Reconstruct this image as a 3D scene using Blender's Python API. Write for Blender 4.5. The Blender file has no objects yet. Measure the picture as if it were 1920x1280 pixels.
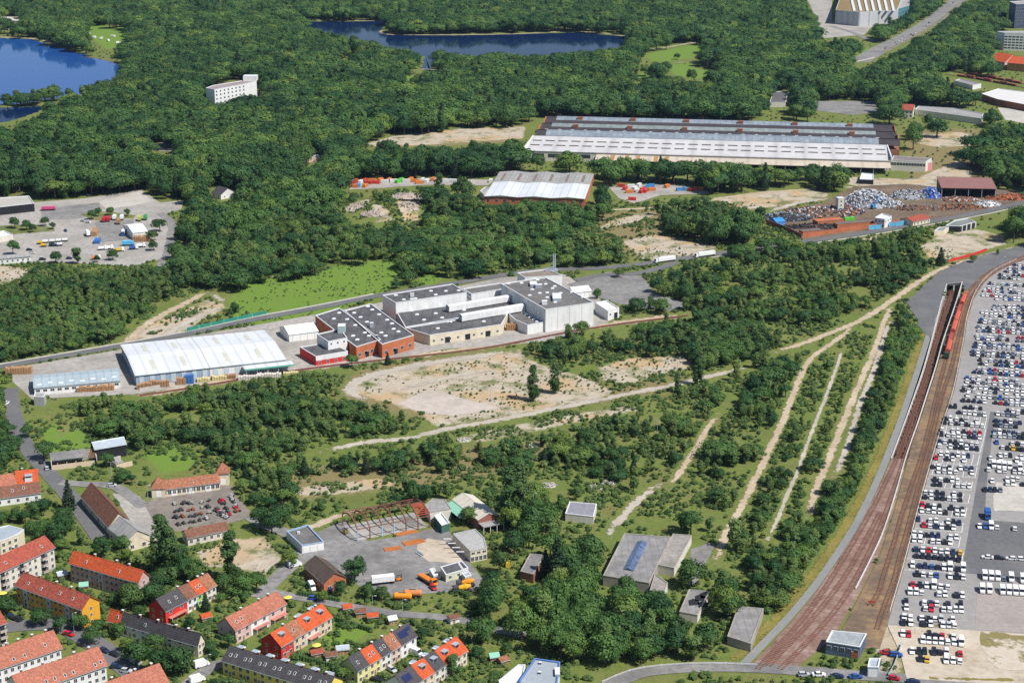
import bpy, math, random
import numpy as np
from mathutils import Vector
R = math.radians
random.seed(7)
SC = bpy.context.scene
COL = SC.collection
# ---------------------------------------------------------------- camera (photo pixels 1920x1280 are turned into points on the ground with G)
FPX, YHOR = 3150.0, -350.0
KSC = 4.6 / (1045 - YHOR)
TH = math.atan((640 - YHOR) / FPX)
HCAM = math.cos(TH) / KSC
cam = bpy.data.cameras.new('camera')
cam.sensor_width = 36.0
cam.lens = FPX / 1920 * 36.0
cam.clip_start = 1.0
cam.clip_end = 40000.0
cam_o = bpy.data.objects.new('camera', cam)
cam_o.location = (0, 0, HCAM)
cam_o.rotation_euler = (math.pi / 2 - TH, 0, 0)
COL.objects.link(cam_o)
SC.camera = cam_o
# ---------------------------------------------------------------- sky, sun, exposure
SUN = Vector((12.5, -8.0, 19.5)).normalized()
world = bpy.data.worlds.new('World')
SC.world = world
world.use_nodes = True
wn = world.node_tree
bg = wn.nodes['Background']
sky = wn.nodes.new('ShaderNodeTexSky')
sky.sky_type = 'NISHITA'
sky.sun_disc = False
sky.sun_elevation = math.asin(SUN.z)
sky.sun_rotation = math.atan2(SUN.x, SUN.y)
sky.air_density = 1.0
sky.dust_density = 0.6
sky.ozone_density = 2.0
wn.links.new(sky.outputs[0], bg.inputs[0])
bg.inputs[1].default_value = 0.08
sl = bpy.data.lights.new('sun', 'SUN')
sl.energy = 5.0
sl.angle = R(0.53)
sl.color = (1.0, 0.965, 0.91)
so = bpy.data.objects.new('sun', sl)
so.rotation_euler = (-SUN).to_track_quat('-Z', 'Y').to_euler()
so.location = (0, 800, 600)
COL.objects.link(so)
SC.view_settings.view_transform = 'Standard'
SC.view_settings.look = 'None'
SC.view_settings.exposure = 0.2
SC.view_settings.gamma = 1.0
SC.render.engine = 'CYCLES'
SC.cycles.max_bounces = 5
SC.cycles.diffuse_bounces = 2
SC.cycles.glossy_bounces = 2
SC.cycles.transmission_bounces = 2
SC.cycles.transparent_max_bounces = 6
SC.cycles.use_denoising = False

# ---------------------------------------------------------------- geometry helpers
def G(px, py, z=0.0):
    """photo pixel -> point at height z"""
    dx = (px - 960) / FPX; dy = (py - 640) / FPX
    d = np.array([dx, math.cos(TH) - dy * math.sin(TH), -math.sin(TH) - dy * math.cos(TH)])
    t = (HCAM - z) / -d[2]
    return np.array([0, 0, HCAM]) + d * t
def P(x, y, z=0.0):
    """points -> photo pixel (arrays)"""
    x = np.asarray(x, float); y = np.asarray(y, float); z = np.asarray(z, float) - HCAM
    dep = y * math.cos(TH) - z * math.sin(TH)
    up = y * math.sin(TH) + z * math.cos(TH)
    return 960 + FPX * x / dep, 640 - FPX * up / dep
def inpoly(px, py, poly):
    px = np.asarray(px, float); py = np.asarray(py, float)
    r = np.zeros(px.shape, bool); n = len(poly)
    for i in range(n):
        x0, y0 = poly[i]; x1, y1 = poly[(i + 1) % n]
        if y0 == y1: continue
        c = ((y0 > py) != (y1 > py)) & (px < (x1 - x0) * (py - y0) / (y1 - y0) + x0)
        r ^= c
    return r
def sdist(x, y, poly):
    """signed distance to polygon, + inside"""
    d = np.full(x.shape, 1e9); n = len(poly)
    for i in range(n):
        ax, ay = poly[i]; bx, by = poly[(i + 1) % n]
        ex, ey = bx - ax, by - ay; L = ex * ex + ey * ey + 1e-9
        t = np.clip(((x - ax) * ex + (y - ay) * ey) / L, 0, 1)
        d = np.minimum(d, np.hypot(x - ax - t * ex, y - ay - t * ey))
    return np.where(inpoly(x, y, poly), d, -d)
def pdist(x, y, line):
    d = np.full(np.shape(x), 1e9)
    for i in range(len(line) - 1):
        ax, ay = line[i][:2]; bx, by = line[i + 1][:2]
        ex, ey = bx - ax, by - ay; L = ex * ex + ey * ey + 1e-9
        t = np.clip(((x - ax) * ex + (y - ay) * ey) / L, 0, 1)
        d = np.minimum(d, np.hypot(x - ax - t * ex, y - ay - t * ey))
    return d
VIS, BASE, LINES = [], [], []      # pixel polygons no crown may cover, world polygons / lines no trunk may stand on

class MB:
    def __init__(s): s.v = []; s.f = []; s.m = []
    def add(s, vs, fs, m=0):
        n = len(s.v); s.v += [tuple(v) for v in vs]
        s.f += [tuple(n + i for i in f) for f in fs]; s.m += [m] * len(fs); return s
    def box(s, x0, y0, z0, x1, y1, z1, m=0):
        return s.add([(x0,y0,z0),(x1,y0,z0),(x1,y1,z0),(x0,y1,z0),(x0,y0,z1),(x1,y0,z1),(x1,y1,z1),(x0,y1,z1)],
              [(3,2,1,0),(4,5,6,7),(0,1,5,4),(1,2,6,5),(2,3,7,6),(3,0,4,7)], m)
    def prism(s, poly, z0, z1, m=0, mt=None):
        n = len(poly); s.add([(p[0],p[1],z0) for p in poly] + [(p[0],p[1],z1) for p in poly],
              [(i,(i+1)%n,(i+1)%n+n,i+n) for i in range(n)], m)
        k = len(s.v) - n; s.f.append(tuple(range(k, k+n))); s.m.append(m if mt is None else mt)
        s.f.append(tuple(range(k-1, k-n-1, -1))); s.m.append(m); return s
    def xprism(s, prof, x0, x1, m=0):
        """profile of (y,z) run along x"""
        n = len(prof); s.add([(x0,p[0],p[1]) for p in prof] + [(x1,p[0],p[1]) for p in prof],
              [(i,i+n,(i+1)%n+n,(i+1)%n) for i in range(n)] + [tuple(range(n)), tuple(range(2*n-1,n-1,-1))], m); return s
    def bar(s, p, q, w, m=0, h=None):
        p = Vector(p); q = Vector(q); d = (q-p).normalized()
        a = d.cross(Vector((0,0,1)))
        if a.length < 1e-3: a = Vector((1,0,0))
        a.normalize(); b = a.cross(d).normalized(); a = a*w/2; b = b*(h or w)/2
        vs = [p-a-b,p+a-b,p+a+b,p-a+b,q-a-b,q+a-b,q+a+b,q-a+b]
        return s.add(vs, [(3,2,1,0),(4,5,6,7),(0,1,5,4),(1,2,6,5),(2,3,7,6),(3,0,4,7)], m)
    def tube(s, p, q, r0, r1, n=6, m=0):
        p = Vector(p); q = Vector(q); d = (q-p).normalized()
        a = d.cross(Vector((0,0,1)))
        if a.length < 1e-3: a = Vector((1,0,0))
        a.normalize(); b = a.cross(d)
        vs = []
        for c, r in ((p,r0),(q,r1)):
            vs += [c + (a*math.cos(2*math.pi*i/n) + b*math.sin(2*math.pi*i/n))*r for i in range(n)]
        return s.add(vs, [(i,(i+1)%n,(i+1)%n+n,i+n) for i in range(n)] + [tuple(range(n-1,-1,-1)), tuple(range(n,2*n))], m)
    def mesh(s, name, mats):
        me = bpy.data.meshes.new(name); me.from_pydata(s.v, [], s.f)
        for m in (mats if isinstance(mats, (list, tuple)) else [mats]): me.materials.append(m)
        if any(s.m): me.polygons.foreach_set('material_index', s.m)
        me.update(); return me
    def build(s, name, mats, parent=None, loc=(0,0,0), rz=0.0):
        return put(name, s.mesh(name, mats), parent, loc, rz)
def put(name, me, parent=None, loc=(0,0,0), rz=0.0, sc=None):
    o = bpy.data.objects.new(name, me); COL.objects.link(o); o.location = loc
    if rz: o.rotation_euler = (0, 0, rz)
    if sc is not None: o.scale = sc
    if parent is not None: o.parent = parent
    return o
def tag(o, label=None, cat=None, group=None, kind=None):
    if label: o['label'] = label
    if cat: o['category'] = cat
    if group: o['group'] = group
    if kind: o['kind'] = kind
    return o
def thing(name, label, cat, loc, rz=0.0, group=None):
    o = bpy.data.objects.new(name, None); COL.objects.link(o); o.empty_display_size = 0.5
    o.location = loc; o.rotation_euler = (0, 0, rz); return tag(o, label, cat, group)
def ordn(n):
    return str(n) + ('th' if 10 <= n % 100 <= 20 else {1:'st',2:'nd',3:'rd'}.get(n % 10, 'th'))

# ---------------------------------------------------------------- materials
MATS = {}
def nd(nt, t, **kw):
    n = nt.nodes.new(t)
    for k, v in kw.items():
        if k.startswith('i_'): n.inputs[k[2:].replace('_', ' ')].default_value = v
        else: setattr(n, k, v)
    return n
def ramp(nt, fac, stops):
    r = nt.nodes.new('ShaderNodeValToRGB'); e = r.color_ramp.elements
    while len(e) < len(stops): e.new(0.5)
    for i, (p, c) in enumerate(stops):
        e[i].position = p; e[i].color = (c, c, c, 1) if isinstance(c, (int, float)) else (*c, 1)
    nt.links.new(fac, r.inputs[0]); return r.outputs[0]
def mixc(nt, fac, a, b, mode='MIX'):
    m = nt.nodes.new('ShaderNodeMix'); m.data_type = 'RGBA'; m.blend_type = mode
    for s, v in ((0, fac), (6, a), (7, b)):
        if isinstance(v, bpy.types.NodeSocket): nt.links.new(v, m.inputs[s])
        elif s == 0: m.inputs[0].default_value = v
        else: m.inputs[s].default_value = (*v, 1)
    return m.outputs[2]
def noise(nt, co, scale, detail=4, rough=0.55):
    n = nd(nt, 'ShaderNodeTexNoise', i_Scale=scale, i_Detail=detail, i_Roughness=rough)
    nt.links.new(co, n.inputs['Vector']); return n.outputs[0]
def newmat(name):
    m = bpy.data.materials.new(name); m.use_nodes = True; nt = m.node_tree
    b = nt.nodes['Principled BSDF']; g = nt.nodes.new('ShaderNodeNewGeometry'); return m, nt, b, g.outputs['Position']
def mat(name, c, rough=0.8, var=0.22, sc=0.6, stripes=0.0, sdir=0, spec=0.3, metal=0.0, big=0.12, tint=None, bump=0.0, streak=0.0):
    """a plain weathered surface: fine grain, large stains, optional seams every `stripes` metres along local axis sdir"""
    if name in MATS: return MATS[name]
    m, nt, b, pos = newmat(name)
    n1 = noise(nt, pos, sc, 5, 0.65); n2 = noise(nt, pos, big, 3)
    lo = tuple(x * (1 - var) for x in c); hi = tuple(min(1, x * (1 + var)) for x in c)
    col = mixc(nt, ramp(nt, n1, [(0.3, 0.0), (0.7, 1.0)]), lo, hi)
    t = tint or tuple(x * (1 - var * 1.2) for x in c)
    col = mixc(nt, ramp(nt, n2, [(0.45, 0.0), (0.7, 0.7)]), col, t)
    if streak:
        mp = nt.nodes.new('ShaderNodeMapping'); mp.inputs['Scale'].default_value = (0.9, 0.9, 0.07); nt.links.new(pos, mp.inputs[0])
        col = mixc(nt, ramp(nt, noise(nt, mp.outputs[0], 1.0, 5, 0.7), [(0.45, 0.0), (0.75, streak)]), col, tuple(x * 0.45 for x in c))
    if stripes:
        tc = nt.nodes.new('ShaderNodeTexCoord'); sp = nt.nodes.new('ShaderNodeSeparateXYZ')
        nt.links.new(tc.outputs['Object'], sp.inputs[0])
        mm = nd(nt, 'ShaderNodeMath', operation='FRACT'); dv = nd(nt, 'ShaderNodeMath', operation='DIVIDE'); dv.inputs[1].default_value = stripes
        nt.links.new(sp.outputs[sdir], dv.inputs[0]); nt.links.new(dv.outputs[0], mm.inputs[0])
        f = ramp(nt, mm.outputs[0], [(0.0, 0.45), (0.16, 0.0), (0.84, 0.0), (1.0, 0.45)])
        col = mixc(nt, f, col, tuple(x * 0.6 for x in c))
    nt.links.new(col, b.inputs['Base Color'])
    b.inputs['Roughness'].default_value = rough; b.inputs['Specular IOR Level'].default_value = spec; b.inputs['Metallic'].default_value = metal
    if bump:
        bp = nd(nt, 'ShaderNodeBump', i_Strength=bump, i_Distance=0.3); nt.links.new(n1, bp.inputs['Height']); nt.links.new(bp.outputs[0], b.inputs['Normal'])
    MATS[name] = m; return m
def tilemat(name, c, var=0.3):
    """clay tiles: rows along the slope, patches of older tiles"""
    if name in MATS: return MATS[name]
    m, nt, b, pos = newmat(name)
    tc = nt.nodes.new('ShaderNodeTexCoord')
    br = nd(nt, 'ShaderNodeTexBrick', i_Scale=1.0)
    br.inputs['Brick Width'].default_value = 0.6; br.inputs['Row Height'].default_value = 0.45; br.inputs['Mortar Size'].default_value = 0.03
    br.inputs['Color1'].default_value = (*[x * (1 - var) for x in c], 1); br.inputs['Color2'].default_value = (*[min(1, x * (1 + var)) for x in c], 1)
    br.inputs['Mortar'].default_value = (*[x * 0.4 for x in c], 1)
    nt.links.new(tc.outputs['Object'], br.inputs['Vector'])
    n2 = noise(nt, pos, 0.35, 5, 0.7)
    col = mixc(nt, ramp(nt, n2, [(0.42, 0.0), (0.72, 0.6)]), br.outputs[0], tuple(x * 0.55 + 0.02 for x in c))
    nt.links.new(col, b.inputs['Base Color']); b.inputs['Roughness'].default_value = 0.85; b.inputs['Specular IOR Level'].default_value = 0.2
    MATS[name] = m; return m
def leafmat(name, a, bcol, c3):
    m, nt, b, pos = newmat(name)
    oi = nt.nodes.new('ShaderNodeObjectInfo')
    col = mixc(nt, oi.outputs['Random'], a, bcol)
    r2 = nd(nt, 'ShaderNodeMath', operation='MULTIPLY'); r2.inputs[1].default_value = 37.31
    fr = nd(nt, 'ShaderNodeMath', operation='FRACT')
    nt.links.new(oi.outputs['Random'], r2.inputs[0]); nt.links.new(r2.outputs[0], fr.inputs[0])
    col = mixc(nt, ramp(nt, fr.outputs[0], [(0.72, 0.0), (1.0, 0.85)]), col, c3)
    col = mixc(nt, ramp(nt, noise(nt, pos, 0.9, 3), [(0.3, 0.35), (0.7, 0.0)]), col, tuple(x * 0.7 for x in a))
    stand = noise(nt, pos, 0.014, 3, 0.6)
    col = mixc(nt, ramp(nt, stand, [(0.36, 0.6), (0.5, 0.0)]), col, tuple(x * 0.75 for x in a))
    col = mixc(nt, ramp(nt, stand, [(0.52, 0.0), (0.68, 0.55)]), col, tuple(x * 1.15 for x in bcol))
    nt.links.new(col, b.inputs['Base Color']); b.inputs['Roughness'].default_value = 0.6; b.inputs['Specular IOR Level'].default_value = 0.25
    tr = nt.nodes.new('ShaderNodeBsdfTranslucent'); nt.links.new(col, tr.inputs[0])
    mx = nt.nodes.new('ShaderNodeMixShader'); mx.inputs[0].default_value = 0.33
    nt.links.new(b.outputs[0], mx.inputs[1]); nt.links.new(tr.outputs[0], mx.inputs[2])
    nt.links.new(mx.outputs[0], nt.nodes['Material Output'].inputs[0]); MATS[name] = m; return m
def earthmat(name, stops, sc=0.5, edge=True, bump=0.15):
    """loose ground for tracks and patches; ragged edge against the grass from the mesh attribute `edge`"""
    m, nt, b, pos = newmat(name)
    n1 = noise(nt, pos, sc, 6, 0.7); n2 = noise(nt, pos, 0.06, 4)
    ad = nd(nt, 'ShaderNodeMath', operation='MULTIPLY_ADD'); ad.inputs[1].default_value = 0.55
    h2 = nd(nt, 'ShaderNodeMath', operation='MULTIPLY'); h2.inputs[1].default_value = 0.45
    nt.links.new(n1, ad.inputs[0]); nt.links.new(n2, h2.inputs[0]); nt.links.new(h2.outputs[0], ad.inputs[2])
    nt.links.new(ramp(nt, ad.outputs[0], stops), b.inputs['Base Color']); b.inputs['Roughness'].default_value = 0.95; b.inputs['Specular IOR Level'].default_value = 0.1
    if bump:
        bp = nd(nt, 'ShaderNodeBump', i_Strength=bump, i_Distance=0.5); nt.links.new(n1, bp.inputs['Height']); nt.links.new(bp.outputs[0], b.inputs['Normal'])
    if edge:
        at = nd(nt, 'ShaderNodeAttribute', attribute_name='edge')
        nn = noise(nt, pos, 0.2, 6, 0.72)
        s1 = nd(nt, 'ShaderNodeMath', operation='MULTIPLY_ADD'); s1.inputs[1].default_value = 3.0; s1.inputs[2].default_value = -1.6
        s2 = nd(nt, 'ShaderNodeMath', operation='ADD'); nt.links.new(nn, s1.inputs[0]); nt.links.new(s1.outputs[0], s2.inputs[0]); nt.links.new(at.outputs['Fac'], s2.inputs[1])
        f = ramp(nt, s2.outputs[0], [(0.12, 0.0), (0.3, 1.0)])
        nt.links.new(f, b.inputs['Alpha'])
    MATS[name] = m; return m
# ---------------------------------------------------------------- ground sheet
SOIL = [  # bare sand and rubble
 [(648,727),(680,708),(730,695),(800,680),(860,672),(930,660),(975,655),(985,670),(1030,690),(1090,705),(1150,735),(1120,748),(1000,770),(880,790),(820,800),(790,775),(740,758),(690,745),(660,738)],
 [(1120,690),(1180,672),(1290,665),(1295,690),(1230,702),(1180,720),(1130,712)],
 [(1150,412),(1222,397),(1226,404),(1180,420),(1120,430)],
 [(1165,452),(1230,440),(1300,455),(1345,462),(1330,472),(1290,480),(1235,490),(1205,484)],
 [(1335,372),(1440,358),(1548,356),(1552,368),(1480,385),(1400,392)],
 [(1725,462),(1765,440),(1830,430),(1882,442),(1885,458),(1830,472),(1785,492),(1740,482)],
 [(1705,252),(1800,248),(1838,256),(1825,272),(1760,277),(1708,266)],
 [(1725,332),(1795,302),(1826,315),(1815,345),(1740,350)],
 [(1590,332),(1720,336),(1760,352),(1640,356),(1590,345)],
 [(690,268),(740,255),(860,242),(985,237),(980,260),(900,265),(800,272),(700,275)],
 [(0,497),(62,505),(42,520),(-20,540),(-40,505)],
 [(372,1035),(430,1012),(500,1005),(528,1048),(500,1078),(420,1062),(380,1062)],
 [(640,406),(668,386),(698,378),(692,398),(660,408)], [(698,404),(722,404),(738,422),(705,426)], [(752,366),(790,361),(786,420),(756,422),(744,398)],
 [(560,915),(700,898),(760,905),(640,925),(560,930)],
 [(235,640),(300,600),(390,560),(425,575),(360,612),(300,640)],
 [(1660,1150),(1700,1200),(1690,1262),(1650,1268),(1640,1200)],
 [(1600,455),(1640,440),(1650,446),(1610,460)],
 [(880,815),(1000,790),(1180,758),(1200,768),(1060,795),(900,830)],
 [(-20,30),(40,28),(84,20),(80,52),(0,58),(-20,60)],
]
DRY = [
 [(1095,400),(1230,390),(1350,455),(1330,482),(1200,492),(1130,450)],
 [(1320,378),(1560,350),(1560,375),(1400,395)],
 [(660,690),(900,655),(1150,720),(1300,700),(1240,740),(860,800),(640,760)],
 [(520,880),(760,850),(960,830),(1080,800),(1080,850),(900,900),(560,940)],
 [(1690,240),(1840,240),(1850,350),(1700,355)],
 [(100,790),(150,785),(160,800),(110,820)],
 [(690,265),(985,235),(985,268),(700,280)],
]
MEADOW = [
 [(428,562),(470,524),(560,520),(640,497),(735,485),(752,505),(725,545),(690,562),(640,580),(600,592),(540,602),(480,612),(430,596)],
 [(22,262),(62,268),(52,280),(28,276)], [(642,98),(670,104),(662,118),(646,112)], [(744,140),(776,142),(772,154),(748,150)], [(445,104),(470,104),(466,112),(448,112)], [(1175,140),(1215,138),(1210,150),(1180,152)], [(165,48),(232,50),(230,90),(200,92),(170,70)], [(1450,135),(1500,132),(1496,140),(1455,142)], [(800,510),(830,522),(812,536),(780,530)],
 [(75,802),(150,783),(168,838),(112,852),(90,845)],
 [(268,850),(330,825),(372,850),(360,880),(300,885)],
 [(1208,104),(1235,97),(1290,86),(1318,82),(1312,96),(1298,108),(1262,114),(1225,116)],
 [(1255,122),(1300,119),(1302,128),(1345,136),(1335,148),(1290,146),(1262,140)],
 [(600,1190),(640,1168),(695,1182),(655,1212),(612,1212)],
 [(1350,640),(1420,630),(1440,655),(1360,660)],
 [(300,200),(330,185),(345,200),(320,212)],
 [(200,50),(235,48),(235,72),(205,72)],
 [(520,390),(550,395),(545,420),(525,410)],
 [(710,105),(740,108),(735,122),(712,118)],
 [(1570,95),(1640,90),(1600,108),(1560,112)],
]
xs = np.unique(np.concatenate([np.arange(-1600, -456, 10.0), np.arange(-456, 460, 4.0), np.arange(460, 1601, 10.0), [-6000, -3500, 3500, 6000]]))
ys = np.unique(np.concatenate([[-3000, 0, 300], np.arange(480, 1400, 4.0), np.arange(1400, 3100, 9.0), [3600, 5000, 8500]]))
gx, gy = np.meshgrid(xs, ys); gsh = gx.shape; gx = gx.ravel(); gy = gy.ravel()
def wpoly(poly, z=0.0): return [tuple(G(*p, z)[:2]) for p in poly]
def field(polys, soft):
    a = np.zeros(gx.shape)
    for p in polys:
        w = wpoly(p); wx = [q[0] for q in w]; wy = [q[1] for q in w]
        k = (gx > min(wx) - 20) & (gx < max(wx) + 20) & (gy > min(wy) - 20) & (gy < max(wy) + 20)
        if not k.any(): continue
        d = sdist(gx[k], gy[k], w)
        a[k] = np.maximum(a[k], np.clip(0.5 + d / (2 * soft), 0, 1))
    return a
soil_a, dry_a, mead_a = field(SOIL, 5), field(DRY, 10), field(MEADOW, 5)
# floor of the railway cutting: the sheet is left open there, walls and track bed close it
CUT_L = [(1776,533),(1768,560),(1756,605),(1747,640),(1733,690),(1716,740),(1698,790),(1683,830),(1672,860)]
CUT_R = [(1803,530),(1794,560),(1779,605),(1767,640),(1753,690),(1737,740),(1721,790),(1707,830),(1697,860)]
cutw = wpoly(CUT_L) + wpoly(CUT_R)[::-1]
cut_d = np.full(gx.shape, -99.0)
kk = (gx > 100) & (gx < 420) & (gy > 500) & (gy < 1400)
cut_d[kk] = sdist(gx[kk], gy[kk], cutw)
gz = np.zeros(gx.shape)
hx, hy = G(715, 402)[:2]
hh = np.exp(-((gx - hx) / 38) ** 2 - ((gy - hy) / 42) ** 2)
gz += 7.5 * hh + hh * 1.6 * np.sin(gx * 0.35) * np.cos(gy * 0.3)
far = (gy > 3200) | (np.abs(gx) > 1700)
nx, ny = len(xs), len(ys)
idx = np.arange(nx * ny).reshape(ny, nx)
quads = np.stack([idx[:-1, :-1], idx[:-1, 1:], idx[1:, 1:], idx[1:, :-1]], -1).reshape(-1, 4)
keep = ~((cut_d[quads] > -0.3).any(1))
quads = quads[keep]
def fastmesh(name, v, q, mats, attrs=None):
    me = bpy.data.meshes.new(name); k = q.shape[1]
    me.vertices.add(len(v)); me.vertices.foreach_set('co', np.asarray(v, np.float32).ravel())
    me.loops.add(q.size); me.loops.foreach_set('vertex_index', q.astype(np.int32).ravel())
    me.polygons.add(len(q)); me.polygons.foreach_set('loop_start', np.arange(0, q.size, k, dtype=np.int32))
    try: me.polygons.foreach_set('loop_total', np.full(len(q), k, np.int32))
    except Exception: pass
    for m in mats: me.materials.append(m)
    for nme, a in (attrs or {}).items():
        at = me.attributes.new(nme, 'FLOAT', 'POINT'); at.data.foreach_set('value', np.asarray(a, np.float32))
    me.update(calc_edges=True); return me
m, nt, b, pos = newmat('grassland')
def att(n): return nd(nt, 'ShaderNodeAttribute', attribute_name=n).outputs['Fac']
n_f = noise(nt, pos, 0.9, 5, 0.7); n_m = noise(nt, pos, 0.12, 5, 0.65); n_l = noise(nt, pos, 0.018, 4)
col = mixc(nt, ramp(nt, n_f, [(0.3, 0), (0.7, 1)]), (0.098, 0.142, 0.030), (0.200, 0.228, 0.060))
col = mixc(nt, ramp(nt, n_m, [(0.42, 0), (0.66, 0.8)]), col, (0.20, 0.195, 0.07))
col = mixc(nt, ramp(nt, noise(nt, pos, 0.05, 6, 0.75), [(0.5, 0), (0.66, 0.75)]), col, (0.175, 0.135, 0.06))
col = mixc(nt, ramp(nt, noise(nt, pos, 0.35, 4, 0.7), [(0.5, 0), (0.68, 0.7)]), col, (0.070, 0.115, 0.025))
col = mixc(nt, ramp(nt, n_l, [(0.4, 0), (0.65, 0.45)]), col, (0.090, 0.150, 0.030))
mfac = mixc(nt, ramp(nt, n_f, [(0.25, 0), (0.75, 1)]), (0.105, 0.190, 0.028), (0.17, 0.26, 0.045))
mfac = mixc(nt, ramp(nt, n_m, [(0.5, 0), (0.72, 0.6)]), mfac, (0.16, 0.18, 0.055))
def edged(a, amp, lo, hi):
    s = nd(nt, 'ShaderNodeMath', operation='MULTIPLY_ADD'); s.inputs[1].default_value = amp; s.inputs[2].default_value = -amp / 2
    t = nd(nt, 'ShaderNodeMath', operation='ADD'); nt.links.new(noise(nt, pos, 0.22, 6, 0.72), s.inputs[0]); nt.links.new(s.outputs[0], t.inputs[0]); nt.links.new(a, t.inputs[1])
    return ramp(nt, t.outputs[0], [(lo, 0), (hi, 1)])
col = mixc(nt, edged(att('meadow'), 0.8, 0.4, 0.6), col, mfac)
dry = mixc(nt, ramp(nt, n_f, [(0.3, 0), (0.7, 1)]), (0.15, 0.125, 0.05), (0.27, 0.225, 0.11))
col = mixc(nt, edged(att('dry'), 1.5, 0.5, 0.75), col, dry)
sand = mixc(nt, ramp(nt, noise(nt, pos, 0.16, 6, 0.7), [(0.3, 0), (0.7, 1)]), (0.36, 0.30, 0.22), (0.51, 0.445, 0.36))
sand = mixc(nt, ramp(nt, noise(nt, pos, 0.03, 4), [(0.5, 0), (0.62, 0.75)]), sand, (0.46, 0.31, 0.16))
sand = mixc(nt, ramp(nt, noise(nt, pos, 0.055, 7, 0.75), [(0.51, 0), (0.60, 0.9)]), sand, (0.13, 0.15, 0.05))
col = mixc(nt, edged(att('soil'), 1.1, 0.42, 0.56), col, sand)
nt.links.new(col, b.inputs['Base Color']); b.inputs['Roughness'].default_value = 0.95; b.inputs['Specular IOR Level'].default_value = 0.1
bp = nd(nt, 'ShaderNodeBump', i_Strength=0.5, i_Distance=0.6); nt.links.new(n_f, bp.inputs['Height']); nt.links.new(bp.outputs[0], b.inputs['Normal'])
tag(put('ground', fastmesh('ground', np.stack([gx, gy, gz], 1), quads, [m], {'soil': soil_a, 'dry': dry_a, 'meadow': mead_a})), kind='structure')

# ---------------------------------------------------------------- sheets and ribbons
def smooth(pts, step=5.0):
    """Catmull-Rom through points (any dimension), resampled"""
    p = [np.asarray(q, float) for q in pts]; p = [2 * p[0] - p[1]] + p + [2 * p[-1] - p[-2]]; out = []
    for i in range(1, len(p) - 2):
        n = max(1, int(np.linalg.norm(p[i+1][:2] - p[i][:2]) / step))
        for k in range(n):
            t = k / n
            out.append(0.5 * ((2*p[i]) + (-p[i-1]+p[i+1])*t + (2*p[i-1]-5*p[i]+4*p[i+1]-p[i+2])*t*t + (-p[i-1]+3*p[i]-3*p[i+1]+p[i+2])*t**3))
    out.append(p[-2]); return np.array(out)
def wline(pts, step=5.0): return smooth([G(*q[:2], q[2] if len(q) > 2 else 0.0) for q in pts], step)
def normals2(l):
    t = np.gradient(l[:, :2], axis=0); t /= np.linalg.norm(t, axis=1, keepdims=True) + 1e-9
    return np.stack([-t[:, 1], t[:, 0]], 1)
def ribbon_mesh(name, l, w, mats, dz, offs=(-1, -0.5, 0, 0.5, 1), jit=0.0, off=0.0):
    nrm = normals2(l); rng = np.random.default_rng(len(l)); v = []; e = []
    for o in offs:
        j = rng.normal(0, jit, len(l)) if jit and abs(o) == 1 else 0
        d = off + o * w / 2 + j
        v.append(np.column_stack([l[:, 0] + nrm[:, 0]*d, l[:, 1] + nrm[:, 1]*d, l[:, 2] + dz])); e.append(np.full(len(l), 1 - abs(o)))
    n = len(l); k = len(offs); v = np.concatenate(v); cd = np.r_[0, np.cumsum(np.hypot(*np.diff(l[:, :2], axis=0).T))]; e = np.concatenate(e)*np.tile(np.clip(np.minimum(cd, cd[-1]-cd)/22 + 0.05, 0, 1), k)
    ii = np.arange(n - 1); q = np.concatenate([np.stack([i*n+ii, i*n+ii+1, (i+1)*n+ii+1, (i+1)*n+ii], 1) for i in range(k-1)])
    q = q[:, ::-1]
    return fastmesh(name, v, q, mats if isinstance(mats, list) else [mats], {'edge': e})
ZN = [0]
def zn():
    ZN[0] += 1; return ZN[0] * 0.0016
def ribbon(name, pts, w, mt, dz, jit=0.0, base=True, clear=None, kind='structure', step=5.0):
    l = wline(pts, step)
    o = put(name, ribbon_mesh(name, l, w, mt, dz + zn(), jit=jit))
    if base: LINES.append((l[:, :2], w / 2 + 1.0))
    if clear: VIS.append(([tuple(q[:2]) for q in pts], clear))
    return tag(o, kind=kind)
def area(name, poly, mt, dz, jit=0.0, clear=True, base=True, kind='structure', z=0.0):
    dz += zn(); w = [G(*p, z) for p in poly]; out = []; rng = random.Random(len(poly))
    for i in range(len(w)):
        a, c = w[i], w[(i+1) % len(w)]; n = max(1, int(np.linalg.norm(c - a) / 4)) if jit else 1
        for k in range(n):
            q = a + (c - a) * k / n; out.append((q[0] + rng.uniform(-jit, jit), q[1] + rng.uniform(-jit, jit), dz + z))
    me = bpy.data.meshes.new(name); me.from_pydata(out, [], [tuple(range(len(out)))]); me.materials.append(mt); me.update()
    ar = sum(out[i][0]*out[(i+1)%len(out)][1] - out[(i+1)%len(out)][0]*out[i][1] for i in range(len(out)))
    if ar < 0: me.flip_normals()
    o = put(name, me)
    if base: BASE.append([(q[0], q[1]) for q in w])
    if clear: VIS.append((list(poly), 0))
    return tag(o, kind=kind)
asphalt = mat('asphalt', (0.13, 0.13, 0.135), 0.9, 0.18, 0.5, big=0.05, tint=(0.18, 0.175, 0.17), spec=0.2)
asphalt_dark = mat('asphalt_new', (0.085, 0.085, 0.092), 0.9, 0.15, 0.4, big=0.04, spec=0.2)
asphalt_old = mat('asphalt_old', (0.23, 0.222, 0.215), 0.92, 0.3, 0.3, big=0.05, tint=(0.125, 0.12, 0.115), spec=0.15)
concrete = mat('concrete_yard', (0.36, 0.335, 0.305), 0.92, 0.25, 0.3, big=0.04, tint=(0.22, 0.205, 0.185), spec=0.15)
concrete_pale = mat('concrete_pale', (0.46, 0.43, 0.385), 0.92, 0.18, 0.35, big=0.05, spec=0.15)
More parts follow.
